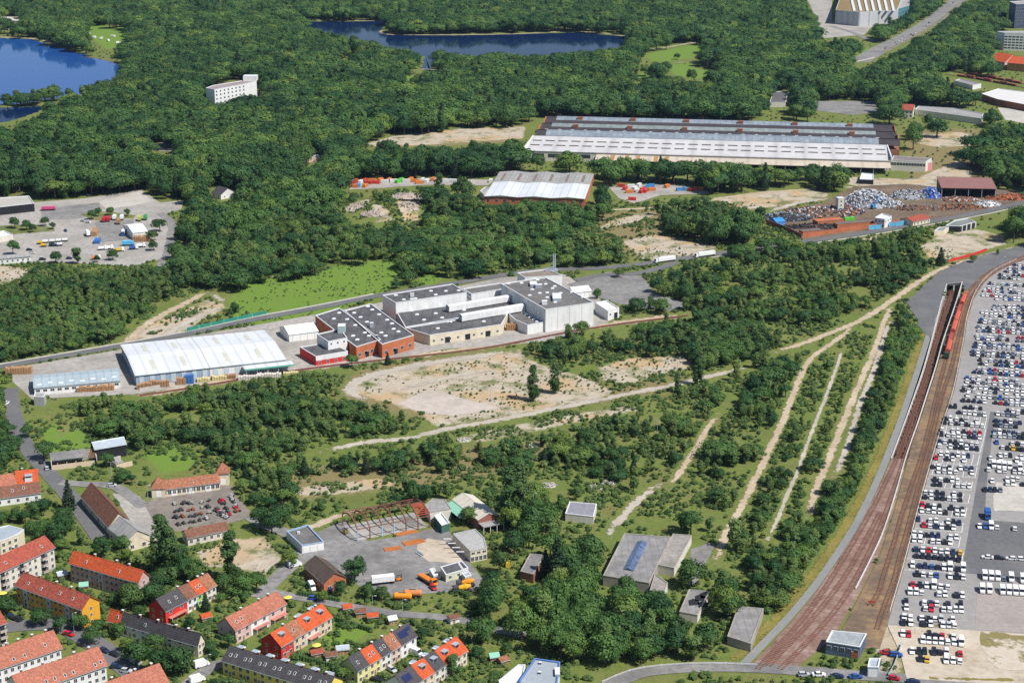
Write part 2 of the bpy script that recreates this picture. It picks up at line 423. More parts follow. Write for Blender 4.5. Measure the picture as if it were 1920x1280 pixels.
paver = mat('paving', (0.33, 0.29, 0.27), 0.92, 0.15, 0.6, spec=0.15)
paint = mat('road_paint', (0.72, 0.72, 0.70), 0.7, 0.12, 0.8)
sand_m = earthmat('track_sand', [(0.3, (0.30, 0.225, 0.145)), (0.5, (0.44, 0.35, 0.25)), (0.7, (0.58, 0.50, 0.39))])
gravel_m = earthmat('track_gravel', [(0.3, (0.27, 0.235, 0.19)), (0.5, (0.42, 0.375, 0.31)), (0.7, (0.56, 0.51, 0.44))], 0.9)
ballast_m = earthmat('rail_ballast', [(0.3, (0.085, 0.045, 0.033)), (0.5, (0.155, 0.085, 0.06)), (0.7, (0.24, 0.15, 0.11))], 1.2)
ochre_m = earthmat('ochre_strip', [(0.3, (0.15, 0.12, 0.04)), (0.5, (0.30, 0.20, 0.09)), (0.7, (0.43, 0.31, 0.17))], 0.5)
sandlot_m = earthmat('sand_lot', [(0.3, (0.30, 0.24, 0.17)), (0.5, (0.47, 0.40, 0.315)), (0.7, (0.56, 0.50, 0.42))], 0.3, edge=False)
yardmud_m = earthmat('scrapyard_mud', [(0.3, (0.07, 0.05, 0.035)), (0.5, (0.16, 0.12, 0.085)), (0.7, (0.26, 0.20, 0.15))], 0.4, edge=False)
verge_m = earthmat('verge', [(0.3, (0.06, 0.08, 0.02)), (0.5, (0.20, 0.17, 0.045)), (0.7, (0.30, 0.25, 0.08))], 0.8)
shoreline_m = earthmat('shore_sand', [(0.3, (0.22, 0.17, 0.10)), (0.5, (0.42, 0.34, 0.23)), (0.7, (0.52, 0.45, 0.33))], 0.4)

# water
def watermat(name, c):
    m, nt, b, pos = newmat(name)
    b.inputs['Base Color'].default_value = (*c, 1); b.inputs['Roughness'].default_value = 0.06; b.inputs['IOR'].default_value = 1.33; b.inputs['Specular IOR Level'].default_value = 0.16 if c[1] > 0.05 else 0.07
    bp = nd(nt, 'ShaderNodeBump', i_Strength=0.06, i_Distance=0.4); nt.links.new(noise(nt, pos, 0.25, 3), bp.inputs['Height']); nt.links.new(bp.outputs[0], b.inputs['Normal'])
    MATS[name] = m; return m
lake_blue = watermat('lake_water', (0.014, 0.075, 0.28)); lake_dark = watermat('pond_water', (0.003, 0.014, 0.060))
area('lake_water', [(-90,69),(60,74),(128,94),(188,112),(240,122),(243,134),(215,150),(160,176),(100,186),(40,195),(-90,200)], lake_blue, 0.06, 3, clear=False)
VIS.append(([(-10,72),(60,76),(128,96),(185,115),(235,126),(212,140),(168,158),(150,150),(138,163),(112,168),(108,142),(84,142),(78,160),(0,168)], 0))
area('lake_water', [(-70,203),(88,200),(62,214),(18,228),(-70,238)], lake_dark, 0.07, 2)
area('lake_water', [(540,40),(600,41),(725,40),(714,58),(732,66),(850,67),(960,65),(1085,61),(1182,70),(1178,86),(1150,98),(1040,104),(900,106),(836,100),(822,112),(806,134),(790,128),(796,106),(766,104),(726,98),(700,82),(655,72),(560,52)], lake_dark, 0.06, 2, clear=False)
VIS.append(([(560,42),(725,42),(714,58),(732,66),(1085,61),(1180,71),(1150,88),(1040,96),(960,99),(905,95),(880,101),(830,93),(800,85),(760,92),(735,90),(705,76),(650,66)], 0)); VIS.append(([(790,106),(814,106),(808,130),(793,128)], 0))
ribbon('shore', [(520,43),(600,39.5),(680,39),(722,40)], 7, shoreline_m, 0.1)
ribbon('shore', [(712,57),(732,65),(850,65.5),(960,64),(1085,59.5),(1185,69)], 7, shoreline_m, 0.11)
ribbon('shore', [(-60,69),(60,72.5),(110,84)], 10, shoreline_m, 0.12)
ribbon('shore', [(80,197),(120,192),(158,186)], 12, shoreline_m, 0.13, clear=3)
ribbon('algae_bloom', [(150,106),(190,110),(225,119),(234,128)], 10, verge_m, 0.15, base=False)

# paths and dirt tracks
ribbon('dirt_track', [(590,850),(680,830),(760,822),(850,802),(960,782),(1060,762),(1180,738),(1260,722),(1330,705),(1400,688)], 7, gravel_m, 0.05, clear=4)
ribbon('dirt_track', [(250,745),(360,725),(560,692),(700,675),(900,652),(1060,622),(1160,606),(1290,590)], 11, sand_m, 0.06, clear=3)
ribbon('dirt_track', [(1340,1060),(1362,1000),(1400,930),(1440,848),(1475,772),(1502,702),(1525,668),(1562,642),(1600,612)], 4.6, sand_m, 0.05, clear=5)
ribbon('dirt_track', [(1450,662),(1510,642),(1562,622),(1610,602),(1660,572),(1720,530),(1765,505),(1840,481),(1930,458)], 6, sand_m, 0.07, clear=4)
ribbon('dirt_track', [(1672,570),(1655,610),(1646,640),(1625,690),(1602,740),(1582,790),(1562,840),(1545,882),(1530,915),(1515,975)], 4.8, sand_m, 0.05, clear=5)
ribbon('dirt_track', [(1670,600),(1656,640),(1636,700),(1615,752),(1598,805),(1580,860),(1565,895)], 4, gravel_m, 0.06, clear=3)
ribbon('dirt_track', [(1580,655),(1568,690),(1550,740),(1530,790),(1510,842),(1495,885),(1475,930),(1455,980),(1435,1018)], 2.4, gravel_m, 0.05, clear=3)
ribbon('dirt_track', [(1350,772),(1328,800),(1310,832),(1290,862),(1270,892),(1250,915)], 4, sand_m, 0.05, clear=4)
ribbon('dirt_track', [(1235,905),(1200,935),(1170,965),(1135,1010)], 5.5, gravel_m, 0.05, clear=4)
ribbon('dirt_track', [(420,572),(380,590),(330,615),(290,640)], 7, gravel_m, 0.05, clear=3)
ribbon('dirt_track', [(230,645),(280,605),(340,572),(395,545)], 8, sand_m, 0.05, clear=3)
ribbon('dirt_track', [(395,548),(425,570)], 6, gravel_m, 0.06, clear=3)
ribbon('dirt_track', [(1100,395),(1180,392),(1280,385),(1400,365),(1550,352)], 6, sand_m, 0.05, clear=2)
ribbon('dirt_track', [(1440,398),(1500,380),(1560,372)], 8, gravel_m, 0.06, clear=3)
ribbon('dirt_track', [(1560,352),(1680,348),(1800,340),(1930,330)], 6, gravel_m, 0.05)
ribbon('park_path', [(1195,96),(1235,92),(1290,82),(1330,78)], 5, gravel_m, 0.08, clear=2)
ribbon('park_path', [(1255,118),(1300,117)], 4, gravel_m, 0.08)
ribbon('park_path', [(770,132),(800,130),(830,133)], 5, gravel_m, 0.08, clear=2)
ribbon('dirt_track', [(530,1015),(560,1000),(640,965),(700,950)], 6, sand_m, 0.05)
area('old_floor_slab', [(742,756),(800,734),(815,733),(938,764),(900,772),(850,781),(790,772)], mat('old_slab', (0.47, 0.41, 0.36), 0.92, 0.14, 0.3, big=0.08, tint=(0.36, 0.31, 0.26)), 0.05, 1.2)
ribbon('dirt_track', [(700,752),(662,738),(660,722),(690,706),(740,693),(800,682),(880,670),(960,658)], 11, gravel_m, 0.06, clear=3)
ribbon('dirt_track', [(735,735),(800,718),(860,704),(930,694)], 5, gravel_m, 0.06)
# yards and paved areas
area('factory_yard', [(22,690),(200,660),(345,632),(500,606),(600,588),(720,566),(940,520),(1060,514),(1165,590),(1135,606),(1030,640),(830,655),(700,680),(560,695),(400,715),(262,738),(60,748),(24,716)], concrete, 0.05, clear=False)
area('paved_lot', [(1062,534),(1140,510),(1205,518),(1228,550),(1292,570),(1262,584),(1165,572),(1105,552)], asphalt_old, 0.08, clear=False)
VIS.append(([(1130,520),(1195,522),(1220,552),(1160,556)], 0))
area('freight_yard', [(-60,398),(60,380),(160,372),(265,356),(300,380),(345,376),(340,392),(305,404),(322,442),(306,485),(245,500),(120,492),(-60,496)], concrete, 0.05)
area('freight_yard_paving', [(185,378),(265,358),(285,378),(250,386),(200,392)], concrete_pale, 0.09, 0.6, clear=False)
area('yard_green', [(-30,426),(60,420),(105,428),(100,434),(20,440),(-30,444)], verge_m if False else earthmat('yard_weeds', [(0.3, (0.06, 0.10, 0.025)), (0.5, (0.14, 0.16, 0.05)), (0.7, (0.32, 0.28, 0.19))], 0.25, edge=False), 0.1, 1.0, clear=False)
area('yard_green', [(150,402),(200,396),(255,404),(252,410),(180,414)], MATS['yard_weeds'], 0.1, 1.0, clear=False)
area('freight_yard_paving', [(75,392),(185,380),(192,398),(150,410),(80,412)], asphalt_old, 0.09, clear=False)
area('freight_yard_paving', [(178,416),(250,412),(252,448),(186,455)], asphalt_old, 0.1, clear=False)
area('workshop_yard', [(545,1040),(590,1000),(645,975),(690,1014),(745,1006),(835,985),(875,1048),(905,1085),(893,1108),(805,1112),(735,1118),(690,1112),(640,1072),(600,1050)], asphalt_old, 0.05, clear=False)
VIS.append(([(600,1012),(650,960),(790,945),(835,990),(815,1040),(790,1052),(700,1050),(640,1035)], 0))
VIS.append(([(665,1110),(690,1085),(735,1098),(850,1075),(905,1085),(890,1105),(805,1115),(740,1130)], 0))
area('workshop_sand', [(780,1022),(805,1010),(850,1018),(876,1048),(850,1056),(800,1052)], sandlot_m, 0.09, 1.0)
area('scrapyard_ground', [(1430,408),(1450,398),(1545,380),(1600,350),(1700,345),(1770,352),(1925,358),(1925,378),(1830,400),(1755,412),(1640,432),(1505,450),(1470,432)], yardmud_m, 0.05, 1.0)
area('courtyard', [(285,938),(330,928),(430,905),(470,965),(435,982),(330,998),(280,985),(268,960)], mat('dusty_court', (0.22, 0.19, 0.165), 0.92, 0.25, 0.3, big=0.08), 0.05, 1.0)
area('forecourt', [(210,925),(262,930),(300,1000),(290,1018),(250,985)], concrete, 0.07)
area('paved_lot', [(1130,140),(1150,142),(1145,150)], asphalt_old, 0.05, clear=False)
area('paved_lot', [(1525,190),(1640,190),(1650,210),(1600,216),(1530,208)], asphalt_old, 0.08)
area('paved_lot', [(288,284),(300,266),(326,264),(322,284)], asphalt_old, 0.06)
area('arena_forecourt', [(1500,-30),(1560,-20),(1560,40),(1640,46),(1620,66),(1545,72),(1528,30)], concrete, 0.05)
area('freight_apron', [(1870,202),(1940,208),(1940,235),(1885,225)], concrete_pale, 0.05)
area('ruin_lane', [(1295,1030),(1335,1015),(1340,1022),(1308,1090),(1290,1100)], asphalt_old, 0.05, clear=False)
# roads
ROAD1 = [(-40,694),(20,684),(205,652),(340,628),(470,600),(590,578),(700,556),(860,530),(1000,508),(1120,503),(1210,494),(1330,478),(1460,460),(1560,446),(1660,431),(1760,413),(1850,396),(1960,370)]
ribbon('road', ROAD1, 8, asphalt, 0.12)
VIS.append((ROAD1[:7], 4)); VIS.append((ROAD1[10:12], 4)); VIS.append(([(1560,446),(1700,424)], 3)); VIS.append(([(1225,496),(1275,490),(1275,478),(1225,484)], 0)); VIS.append(([(1300,485),(1345,479),(1345,467),(1300,473)], 0))
ribbon('pavement', [(p[0], p[1]-4.5) for p in ROAD1[:7]], 2.2, concrete_pale, 0.16)
ribbon('pavement', [(p[0]+4, p[1]+5) for p in ROAD1[11:]], 2.0, concrete_pale, 0.16)
ribbon('street', [(20,728),(24,770),(45,830),(85,880),(130,930),(165,975),(190,1010)], 8, asphalt, 0.12, clear=5)
ribbon('street', [(112,905),(160,908),(215,912),(270,950)], 6, asphalt_old, 0.14, clear=3)
ribbon('street', [(485,1120),(505,1098),(540,1065),(575,1035),(548,1005),(500,985),(470,968)], 7, asphalt_old, 0.12, clear=4)
ribbon('lane', [(500,1108),(560,1120),(640,1134),(740,1150),(850,1160),(940,1182),(1010,1196)], 5, asphalt_old, 0.14, clear=3)
ribbon('street', [(-20,1180),(50,1172),(110,1172),(150,1190),(205,1225),(265,1275),(300,1310)], 9, asphalt, 0.12, clear=3)
ribbon('street', [(330,1310),(370,1268),(410,1245),(440,1236)], 6, asphalt_old, 0.13)
ribbon('street', [(1120,1300),(1160,1275),(1200,1261),(1250,1254),(1340,1250),(1440,1253),(1560,1262),(1700,1272),(1960,1290)], 7, asphalt_old, 0.12, clear=4)
ribbon('main_road', [(1610,116),(1645,96),(1700,68),(1750,38),(1790,5),(1820,-20)], 26, asphalt_old, 0.1, clear=9)
ribbon('grass_median', [(1655,98),(1712,70),(1760,40),(1800,5)], 3, verge_m, 0.18)
ribbon('cycle_path', [(1668,108),(1725,78),(1775,45),(1815,5)], 4, concrete_pale, 0.15)
ribbon('side_road', [(1560,50),(1600,62),(1640,80)], 8, asphalt_old, 0.11, clear=3)
ribbon('side_road', [(1640,108),(1600,118),(1560,130)], 4, concrete_pale, 0.11)
ribbon('access_road', [(1270,493),(1200,512),(1130,516),(1080,526)], 7, asphalt, 0.13, clear=3)
ribbon('access_road', [(300,400),(322,420),(315,470),(300,500)], 6, asphalt_old, 0.11)
# car park
LOT = [(1960,470),(1905,490),(1868,508),(1845,530),(1826,560),(1814,600),(1808,640),(1790,730),(1768,800),(1744,880),(1722,960),(1703,1035),(1688,1090),(1672,1140),(1664,1170),(1668,1185),(1990,1196),(1990,470)]
area('car_park', LOT, mat('lot_asphalt', (0.29, 0.275, 0.265), 0.92, 0.14, 0.35, big=0.03, tint=(0.23, 0.22, 0.215), spec=0.15), 0.06)
area('car_park_lane', [(1857,772),(1866,773),(1850,905),(1846,975),(1990,985),(1990,1092),(1850,1078),(1803,1074),(1818,985),(1832,905)], asphalt, 0.1, clear=False)
area('gravel_patch', [(1868,905),(1930,910),(1990,915),(1990,962),(1862,958)], concrete_pale, 0.13, 0.8, clear=False)
area('paving_field', [(1832,1105),(1990,1115),(1990,1192),(1828,1180)], paver, 0.1, clear=False)
area('sand_lot', [(1664,1172),(1830,1182),(1990,1194),(1990,1290),(1700,1272),(1688,1225)], sandlot_m, 0.12)
ribbon('verge', [(1742,1270),(1800,1273),(1960,1276)], 2.5, verge_m, 0.18)
for k in range(3):
    ribbon('weed_strip', [(1700 + 14*k, 1168 + 16*k), (1790 + 4*k, 1176 + 17*k)], 4, verge_m, 0.17, base=False)
area('weed_field', [(1838,1186),(1990,1198),(1990,1262),(1880,1258),(1850,1240)], earthmat('weedy_sand', [(0.36, (0.46, 0.39, 0.30)), (0.47, (0.52, 0.46, 0.38)), (0.53, (0.20, 0.17, 0.07)), (0.64, (0.28, 0.22, 0.10))], 0.16, edge=False), 0.16, 1.5, clear=False)
# ---------------------------------------------------------------- railway
steel_rust = mat('rail_rust', (0.24, 0.08, 0.045), 0.7, 0.25, 0.7, spec=0.4)
wood_slp = mat('sleeper', (0.075, 0.06, 0.05), 0.9, 0.25, 0.8)
conc_wall = mat('concrete_wall', (0.52, 0.51, 0.48), 0.85, 0.18, 0.5, big=0.08)
walkway_m = mat('walkway_grey', (0.23, 0.23, 0.225), 0.85, 0.12, 0.8, stripes=0, big=0.06)
area('asphalt_apron', [(1700,566),(1760,510),(1830,482),(1960,450),(1960,472),(1880,494),(1838,520),(1812,548),(1803,530),(1776,533),(1766,562),(1745,635),(1728,622)], asphalt, 0.1, 0.9)
area('track_strip', [(1808,548),(1838,520),(1880,494),(1960,464),(1960,480),(1905,491),(1868,509),(1845,531),(1826,561),(1814,601),(1808,641),(1790,731),(1768,801),(1744,881),(1722,961),(1703,1036),(1688,1091),(1664,1171),(1650,1215),(1560,1218),(1610,1120),(1650,1040),(1676,960),(1695,890),(1711,830),(1725,790),(1741,740),(1757,690),(1771,640),(1783,605),(1798,560)], earthmat('ochre_ground', [(0.3, (0.10, 0.09, 0.045)), (0.45, (0.16, 0.115, 0.085)), (0.58, (0.27, 0.18, 0.10)), (0.72, (0.36, 0.27, 0.17))], 0.25, edge=False), 0.07)
area('track_bed', [(1697,860),(1672,860),(1640,930),(1612,985),(1575,1045),(1530,1110),(1480,1170),(1405,1252),(1490,1252),(1560,1200),(1605,1125),(1648,1040),(1674,960),(1694,890)], earthmat('bed_gravel', [(0.3, (0.12, 0.07, 0.055)), (0.5, (0.235, 0.15, 0.12)), (0.7, (0.40, 0.31, 0.27))], 0.35, edge=False), 0.08)
def track(label, pts, ends=True, rust=steel_rust, sl=True):
    l = wline(pts, 3.0); nrm = normals2(l); o = thing('railway_track', label, 'railway track', tuple(l[0]))
    l0 = l - l[0]
    me = ribbon_mesh('ballast_bed', l0, 4.2, ballast_m, 0.14); put('ballast_bed', me, o)
    for s in (-0.75, 0.75):
        mb = MB(); d = nrm * s; w = nrm * 0.11
        a = l0[:, :2] + d - w; c = l0[:, :2] + d + w; n = len(l0)
        vs = [(*p, z + h) for h in (0.2, 0.44) for pp in (a, c) for p, z in zip(pp, l0[:, 2])]
        fs = []
        for i in range(n-1): fs += [(2*n+i, 3*n+i, 3*n+i+1, 2*n+i+1), (i, 2*n+i, 2*n+i+1, i+1), (n+i, n+i+1, 3*n+i+1, 3*n+i)]
        mb.add(vs, fs); mb.build('rail', rust, o)
    if sl:
        seg = np.hypot(*np.diff(l0[:, :2], axis=0).T); cum = np.r_[0, np.cumsum(seg)]; mb = MB()
        for dd in np.arange(0.4, cum[-1], 1.3):
            i = min(int(np.searchsorted(cum, dd)) - 1, len(l0) - 2); t = (dd - cum[i]) / seg[i]; c = l0[i]*(1-t) + l0[i+1]*t; nv = nrm[i]; tv = np.array([nv[1], -nv[0]])
            p = [c[:2] + nv*a*1.3 + tv*bq*0.16 for a, bq in ((-1,-1),(1,-1),(1,1),(-1,1))]
            mb.add([(*q, c[2]+0.27) for q in p], [(0,1,2,3)])
        tag(mb.build('sleepers', wood_slp, o), kind='stuff')
    LINES.append((l[:, :2], 3.0)); return l
zc = lambda y: -4.0 * min(1.0, max(0.0, (800 - y) / 240.0))   # depth of the cutting
T1 = [(1786,545,-4),(1776,575,-3.8),(1763,620,-3.0),(1752,655,-2.4),(1736,705,-1.6),(1718,760,-0.7),(1700,812,0),(1686,850,0),(1668,890,0),(1638,950,0),(1604,1010,0),(1562,1080,0),(1520,1142,0),(1478,1192,0),(1420,1255,0)]
T2 = [(1795,545,-4),(1786,575,-3.8),(1774,620,-3.0),(1763,655,-2.4),(1747,705,-1.6),(1730,760,-0.7),(1712,812,0),(1699,850,0),(1686,890,0),(1667,945,0),(1646,1000,0),(1618,1060,0),(1584,1120,0),(1545,1170,0),(1500,1218,0),(1462,1255,0)]
lt1 = track('left of two rusty tracks running down in the walled cutting', T1)
lt2 = track('right of two rusty tracks in the walled cutting, beside its right wall', T2)
track('grey middle track between the two cutting tracks near the bottom', [(1650,962),(1624,1012),(1588,1075),(1548,1130),(1508,1178),(1465,1222),(1440,1250)])
TR3 = [(1960,468),(1900,488),(1850,514),(1818,545),(1803,575),(1790,615),(1779,655),(1770,690),(1757,740),(1745,790),(1730,850),(1710,910),(1690,970),(1676,1020),(1660,1070),(1648,1110),(1634,1132)]
lt3 = track('siding with the red freight train, running down to a buffer stop', TR3)
TR4 = [(1960,474),(1900,494),(1854,519),(1826,550),(1810,585),(1800,622),(1784,690),(1772,725),(1760,768),(1748,820),(1734,872),(1718,930),(1704,985),(1690,1035),(1676,1090),(1660,1132),(1644,1180)]
track('outer siding next to the car park fence', TR4)
track('short track along the sand strip behind the factory hall', [(262,742),(360,727),(560,694),(700,677),(900,654),(1060,624),(1160,608),(1290,592)])
# cutting walls, floor, portal
def zwall(name, label, pts, th, top, mt, zb=-6.0):
    l = wline(pts, 6.0); nrm = normals2(l); o = l[0].copy(); mb = MB(); n = len(l)
    a = l[:, :2] - nrm*th/2 - o[:2]; c = l[:, :2] + nrm*th/2 - o[:2]
    vs = [(*p, h) for h in (zb, top) for pp in (a, c) for p in pp]; fs = []
    for i in range(n-1): fs += [(2*n+i, 3*n+i, 3*n+i+1, 2*n+i+1), (i, 2*n+i, 2*n+i+1, i+1), (n+i, n+i+1, 3*n+i+1, 3*n+i)]
    fs += [(0, n, 3*n, 2*n), (n-1, 3*n-1, 4*n-1, 2*n-1)]; mb.add(vs, fs)
    return tag(mb.build(name, mt, None, (o[0], o[1], 0)), label, 'wall')
zwall('cutting_wall', 'pale concrete wall on the left side of the railway cutting', [(p[0]-1, p[1]) for p in CUT_L], 0.5, 0.4, conc_wall)
zwall('cutting_wall', 'long pale concrete wall right of the railway cutting, below the red train', [(p[0]+1, p[1]) for p in CUT_R] + [(1678,930),(1655,1000),(1632,1050),(1604,1105)], 0.5, 0.8, conc_wall)
l = wline([((a[0]+c[0])/2, (a[1]+c[1])/2) for a, c in zip(CUT_L, CUT_R)], 6.0)
l[:, 2] = [zc(P(q[0], q[1])[1]) - 0.35 for q in l]
tag(put('cutting_floor', ribbon_mesh('cutting_floor', l, 17, ballast_m, -0.15, offs=(-1, -0.8, 0, 0.8, 1))), kind='structure')
pl, pr = G(1776,533), G(1803,530)
pt = thing('tunnel_portal', 'dark tunnel portal where the railway cutting dives under the asphalt', 'tunnel', tuple(pl), math.atan2(pr[1]-pl[1], pr[0]-pl[0]))
wpt = float(np.hypot(*(pr-pl)[:2]))
MB().box(-0.6, 0, -1.0, wpt+0.6, 1.0, 0.35).build('lintel', mat('dark_concrete', (0.24, 0.235, 0.225), 0.9, 0.2), pt)
MB().box(wpt/2-0.4, 0.1, -6, wpt/2+0.4, 1.0, -1.0).build('middle_pier', conc_wall, pt)
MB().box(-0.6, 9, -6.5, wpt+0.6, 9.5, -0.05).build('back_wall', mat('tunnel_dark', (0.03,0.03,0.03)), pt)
MB().box(-0.6, 1.2, -0.9, wpt+0.6, 9.5, -0.02).build('roof_slab', conc_wall, pt)
l = wline([(1768,560),(1760,575),(1744,620),(1736,645),(1722,690),(1706,738),(1690,785),(1674,828),(1660,865),(1634,925),(1606,980),(1572,1035),(1528,1098),(1478,1158),(1430,1208),(1385,1255)], 5.0)
tag(put('walkway', ribbon_mesh('walkway', l, 3.2, walkway_m, 0.2)), kind='structure'); LINES.append((l[:, :2], 3.5))
tag(put('verge', ribbon_mesh('verge', l, 5.5, verge_m, 0.16, off=-3.6)), kind='structure'); LINES.append((l[:, :2] + normals2(l)*-4.2, 3))
VIS.append(([(1690,770),(1728,660),(1752,600),(1765,610),(1730,720),(1680,860),(1610,1000),(1530,1110),(1430,1220),(1395,1250),(1400,1235),(1500,1130),(1580,1020),(1640,900)], 0))
VIS.append(([(1740,640),(1920,470),(1920,1280),(1700,1275),(1600,1170),(1500,1240),(1420,1250),(1530,1110),(1620,970),(1690,800)], 0))
# ---------------------------------------------------------------- building kit
glass = mat('window_glass', (0.035, 0.045, 0.06), 0.12, 0.3, 1.5, spec=0.6)
frame_w = mat('frame_white', (0.75, 0.75, 0.73), 0.6, 0.06)
white = mat('white_wall', (0.74, 0.74, 0.73), 0.75, 0.07, 0.4, big=0.1, tint=(0.62, 0.62, 0.60), streak=0.4)
cream = mat('cream_wall', (0.66, 0.58, 0.44), 0.85, 0.1, 0.4, streak=0.35)
pale = mat('pale_wall', (0.66, 0.62, 0.54), 0.85, 0.1, 0.4, streak=0.45)
beige = mat('beige_wall', (0.60, 0.48, 0.35), 0.85, 0.1, 0.4)
pinkw = mat('pink_wall', (0.62, 0.42, 0.38), 0.85, 0.1, 0.4)
redw = mat('red_wall', (0.55, 0.035, 0.03), 0.8, 0.1, 0.4)
orangew = mat('ochre_wall', (0.66, 0.33, 0.03), 0.85, 0.1, 0.4)
yelloww = mat('yellow_wall', (0.72, 0.56, 0.13), 0.85, 0.08, 0.4)
greenw = mat('lime_wall', (0.38, 0.58, 0.13), 0.85, 0.08, 0.4)
lemonw = mat('lemon_wall', (0.66, 0.62, 0.28), 0.85, 0.08, 0.4)
brick = mat('brick_red', (0.46, 0.15, 0.07), 0.9, 0.25, 1.2, big=0.15, streak=0.35)
brickd = mat('brick_brown', (0.28, 0.12, 0.075), 0.9, 0.25, 1.0)
greyw = mat('grey_wall', (0.38, 0.38, 0.37), 0.85, 0.15, 0.5)
bluew = mat('blue_grey_sheet', (0.30, 0.38, 0.48), 0.6, 0.1, 0.5, stripes=1.2, sdir=0)
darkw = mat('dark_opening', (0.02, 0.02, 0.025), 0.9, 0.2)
bitumen = mat('bitumen_roof', (0.09, 0.09, 0.095), 0.85, 0.4, 0.22, stripes=6.0,  big=0.06, tint=(0.14, 0.135, 0.135))
bitumen2 = mat('bitumen_worn', (0.15, 0.145, 0.14), 0.9, 0.3, 0.45, big=0.08, tint=(0.09, 0.085, 0.085))
greyroof = mat('grey_roof', (0.32, 0.31, 0.30), 0.85, 0.2, 0.4, big=0.09, stripes=3.0, sdir=0)
whiteroof = mat('white_sheet_roof', (0.64, 0.66, 0.68), 0.55, 0.05, 0.4, big=0.06, stripes=6.0, sdir=0, tint=(0.54, 0.56, 0.58))
blueroof = mat('blue_grey_roof', (0.36, 0.43, 0.47), 0.6, 0.1, 0.4, big=0.06, stripes=4.0, sdir=0)
skyl = mat('skylight', (0.72, 0.74, 0.76), 0.35, 0.08, 1.0)
solar = mat('solar_panel', (0.02, 0.03, 0.09), 0.2, 0.2, 1.0, spec=0.6)
zinc = mat('zinc', (0.42, 0.47, 0.52), 0.5, 0.12, 0.6, metal=0.2)
coping = mat('coping', (0.66, 0.67, 0.68), 0.6, 0.08)
metal_d = mat('dark_metal', (0.07, 0.07, 0.075), 0.6, 0.2)
rust = mat('rusty_steel', (0.30, 0.09, 0.045), 0.8, 0.3, 0.8)
t_red = tilemat('tiles_red', (0.36, 0.085, 0.055)); t_orange = tilemat('tiles_orange', (0.56, 0.10, 0.032), 0.22)
t_salmon = tilemat('tiles_salmon', (0.42, 0.155, 0.10), 0.25); t_brown = tilemat('tiles_brown', (0.22, 0.10, 0.065))
t_dark = tilemat('tiles_dark', (0.075, 0.07, 0.075), 0.25); t_rustb = tilemat('tiles_old', (0.36, 0.15, 0.085), 0.35)
wood = mat('timber', (0.33, 0.20, 0.10), 0.9, 0.3, 1.5)

WINM = {}
def window(root, x, y, z, rz, w=1.1, h=1.35, mt=None, name='window'):
    k = (w, h, mt.name if mt else '', name)
    if k not in WINM:
        a = MB().box(-w/2-0.09, -0.07, -h/2-0.09, w/2+0.09, 0.02, h/2+0.09).mesh(name, frame_w)
        c = MB(); 
        if w > 0.8 and name == 'window': c.box(-w/2, -0.10, -h/2, -0.05, -0.05, h/2).box(0.05, -0.10, -h/2, w/2, -0.05, h/2)
        else: c.box(-w/2, -0.10, -h/2, w/2, -0.05, h/2)
        WINM[k] = (a, c.mesh('pane', mt or glass))
    a, c = WINM[k]
    o = put(name, a, root, (x, y, z), rz); put('pane' if name == 'window' else 'leaf', c, o); return o
def fr(A, B, h, C=None, D=None):
    a = G(*A, h); b = G(*B, h); u = (b - a)[:2]; L = float(np.hypot(*u)); ang = math.atan2(u[1], u[0])
    if C is not None:
        c = G(*C, h); D = float(np.dot((c - a)[:2], (-u[1]/L, u[0]/L)))
    return float(a[0]), float(a[1]), ang, L, D
def loc2w(x, y, rz, lx, ly): return (x + lx*math.cos(rz) - ly*math.sin(rz), y + lx*math.sin(rz) + ly*math.cos(rz))
def regclear(x, y, rz, L, D, z, vis=1.0, x0=0.0):
    c = [loc2w(x, y, rz, a, b) for a, b in ((x0,0),(x0+L,0),(x0+L,D),(x0,D))]
    BASE.append([loc2w(x, y, rz, a, b) for a, b in ((x0-1.5,-1.5),(x0+L+1.5,-1.5),(x0+L+1.5,D+1.5),(x0-1.5,D+1.5))])
    if vis:
        pts = []
        for q in c: pts.append(tuple(float(t) for t in P(q[0], q[1], z))); pts.append(tuple(float(t) for t in P(q[0], q[1], z*(1-vis))))
        VIS.append((hull(pts), 0))
def hull(pts):
    pts = sorted(set(pts))
    def half(ps):
        h = []
        for p in ps:
            while len(h) > 1 and (h[-1][0]-h[-2][0])*(p[1]-h[-2][1]) - (h[-1][1]-h[-2][1])*(p[0]-h[-2][0]) <= 0: h.pop()
            h.append(p)
        return h[:-1]
    return half(pts) + half(pts[::-1])
def slope(y0, z0, y1, z1, x0, x1, t=0.22):
    """roof slab between two eave/ridge lines, in local coordinates"""
    return MB().xprism([(y0, z0), (y1, z1), (y1, z1+t), (y0, z0+t)], x0, x1)
def gable_unit(root, x0, x1, D, h, rise, wm, rm, ov=0.4, endL=True, endR=True, ridge=0.5):
    yr = D * ridge
    w = MB(); pr = [(0, 0), (0, h), (yr, h + rise), (D, h), (D, 0)]
    w.xprism([(0, 0), (D, 0), (D, h), (yr, h + rise - 0.05), (0, h)], x0, x1)
    wo = w.build('wall', wm, root)
    e0 = x0 - (ov if endL else 0); e1 = x1 + (ov if endR else 0); s = rise / yr; s2 = rise / (D - yr)
    ro = slope(-ov, h - ov*s + 0.02, yr, h + rise + 0.02, e0, e1).build('roof', rm, root)
    slope(yr, h + rise + 0.02, D + ov, h - ov*s2 + 0.02, e0, e1).build('roof', rm, root)
    MB().xprism([(yr-0.2, h+rise+0.12), (yr+0.2, h+rise+0.12), (yr, h+rise+0.36)], e0, e1).build('ridge_cap', rm, ro)
    MB().box(e0, -ov-0.14, h-ov*s-0.1, e1, -ov, h-ov*s+0.06).build('gutter', zinc, ro)
    return wo, ro
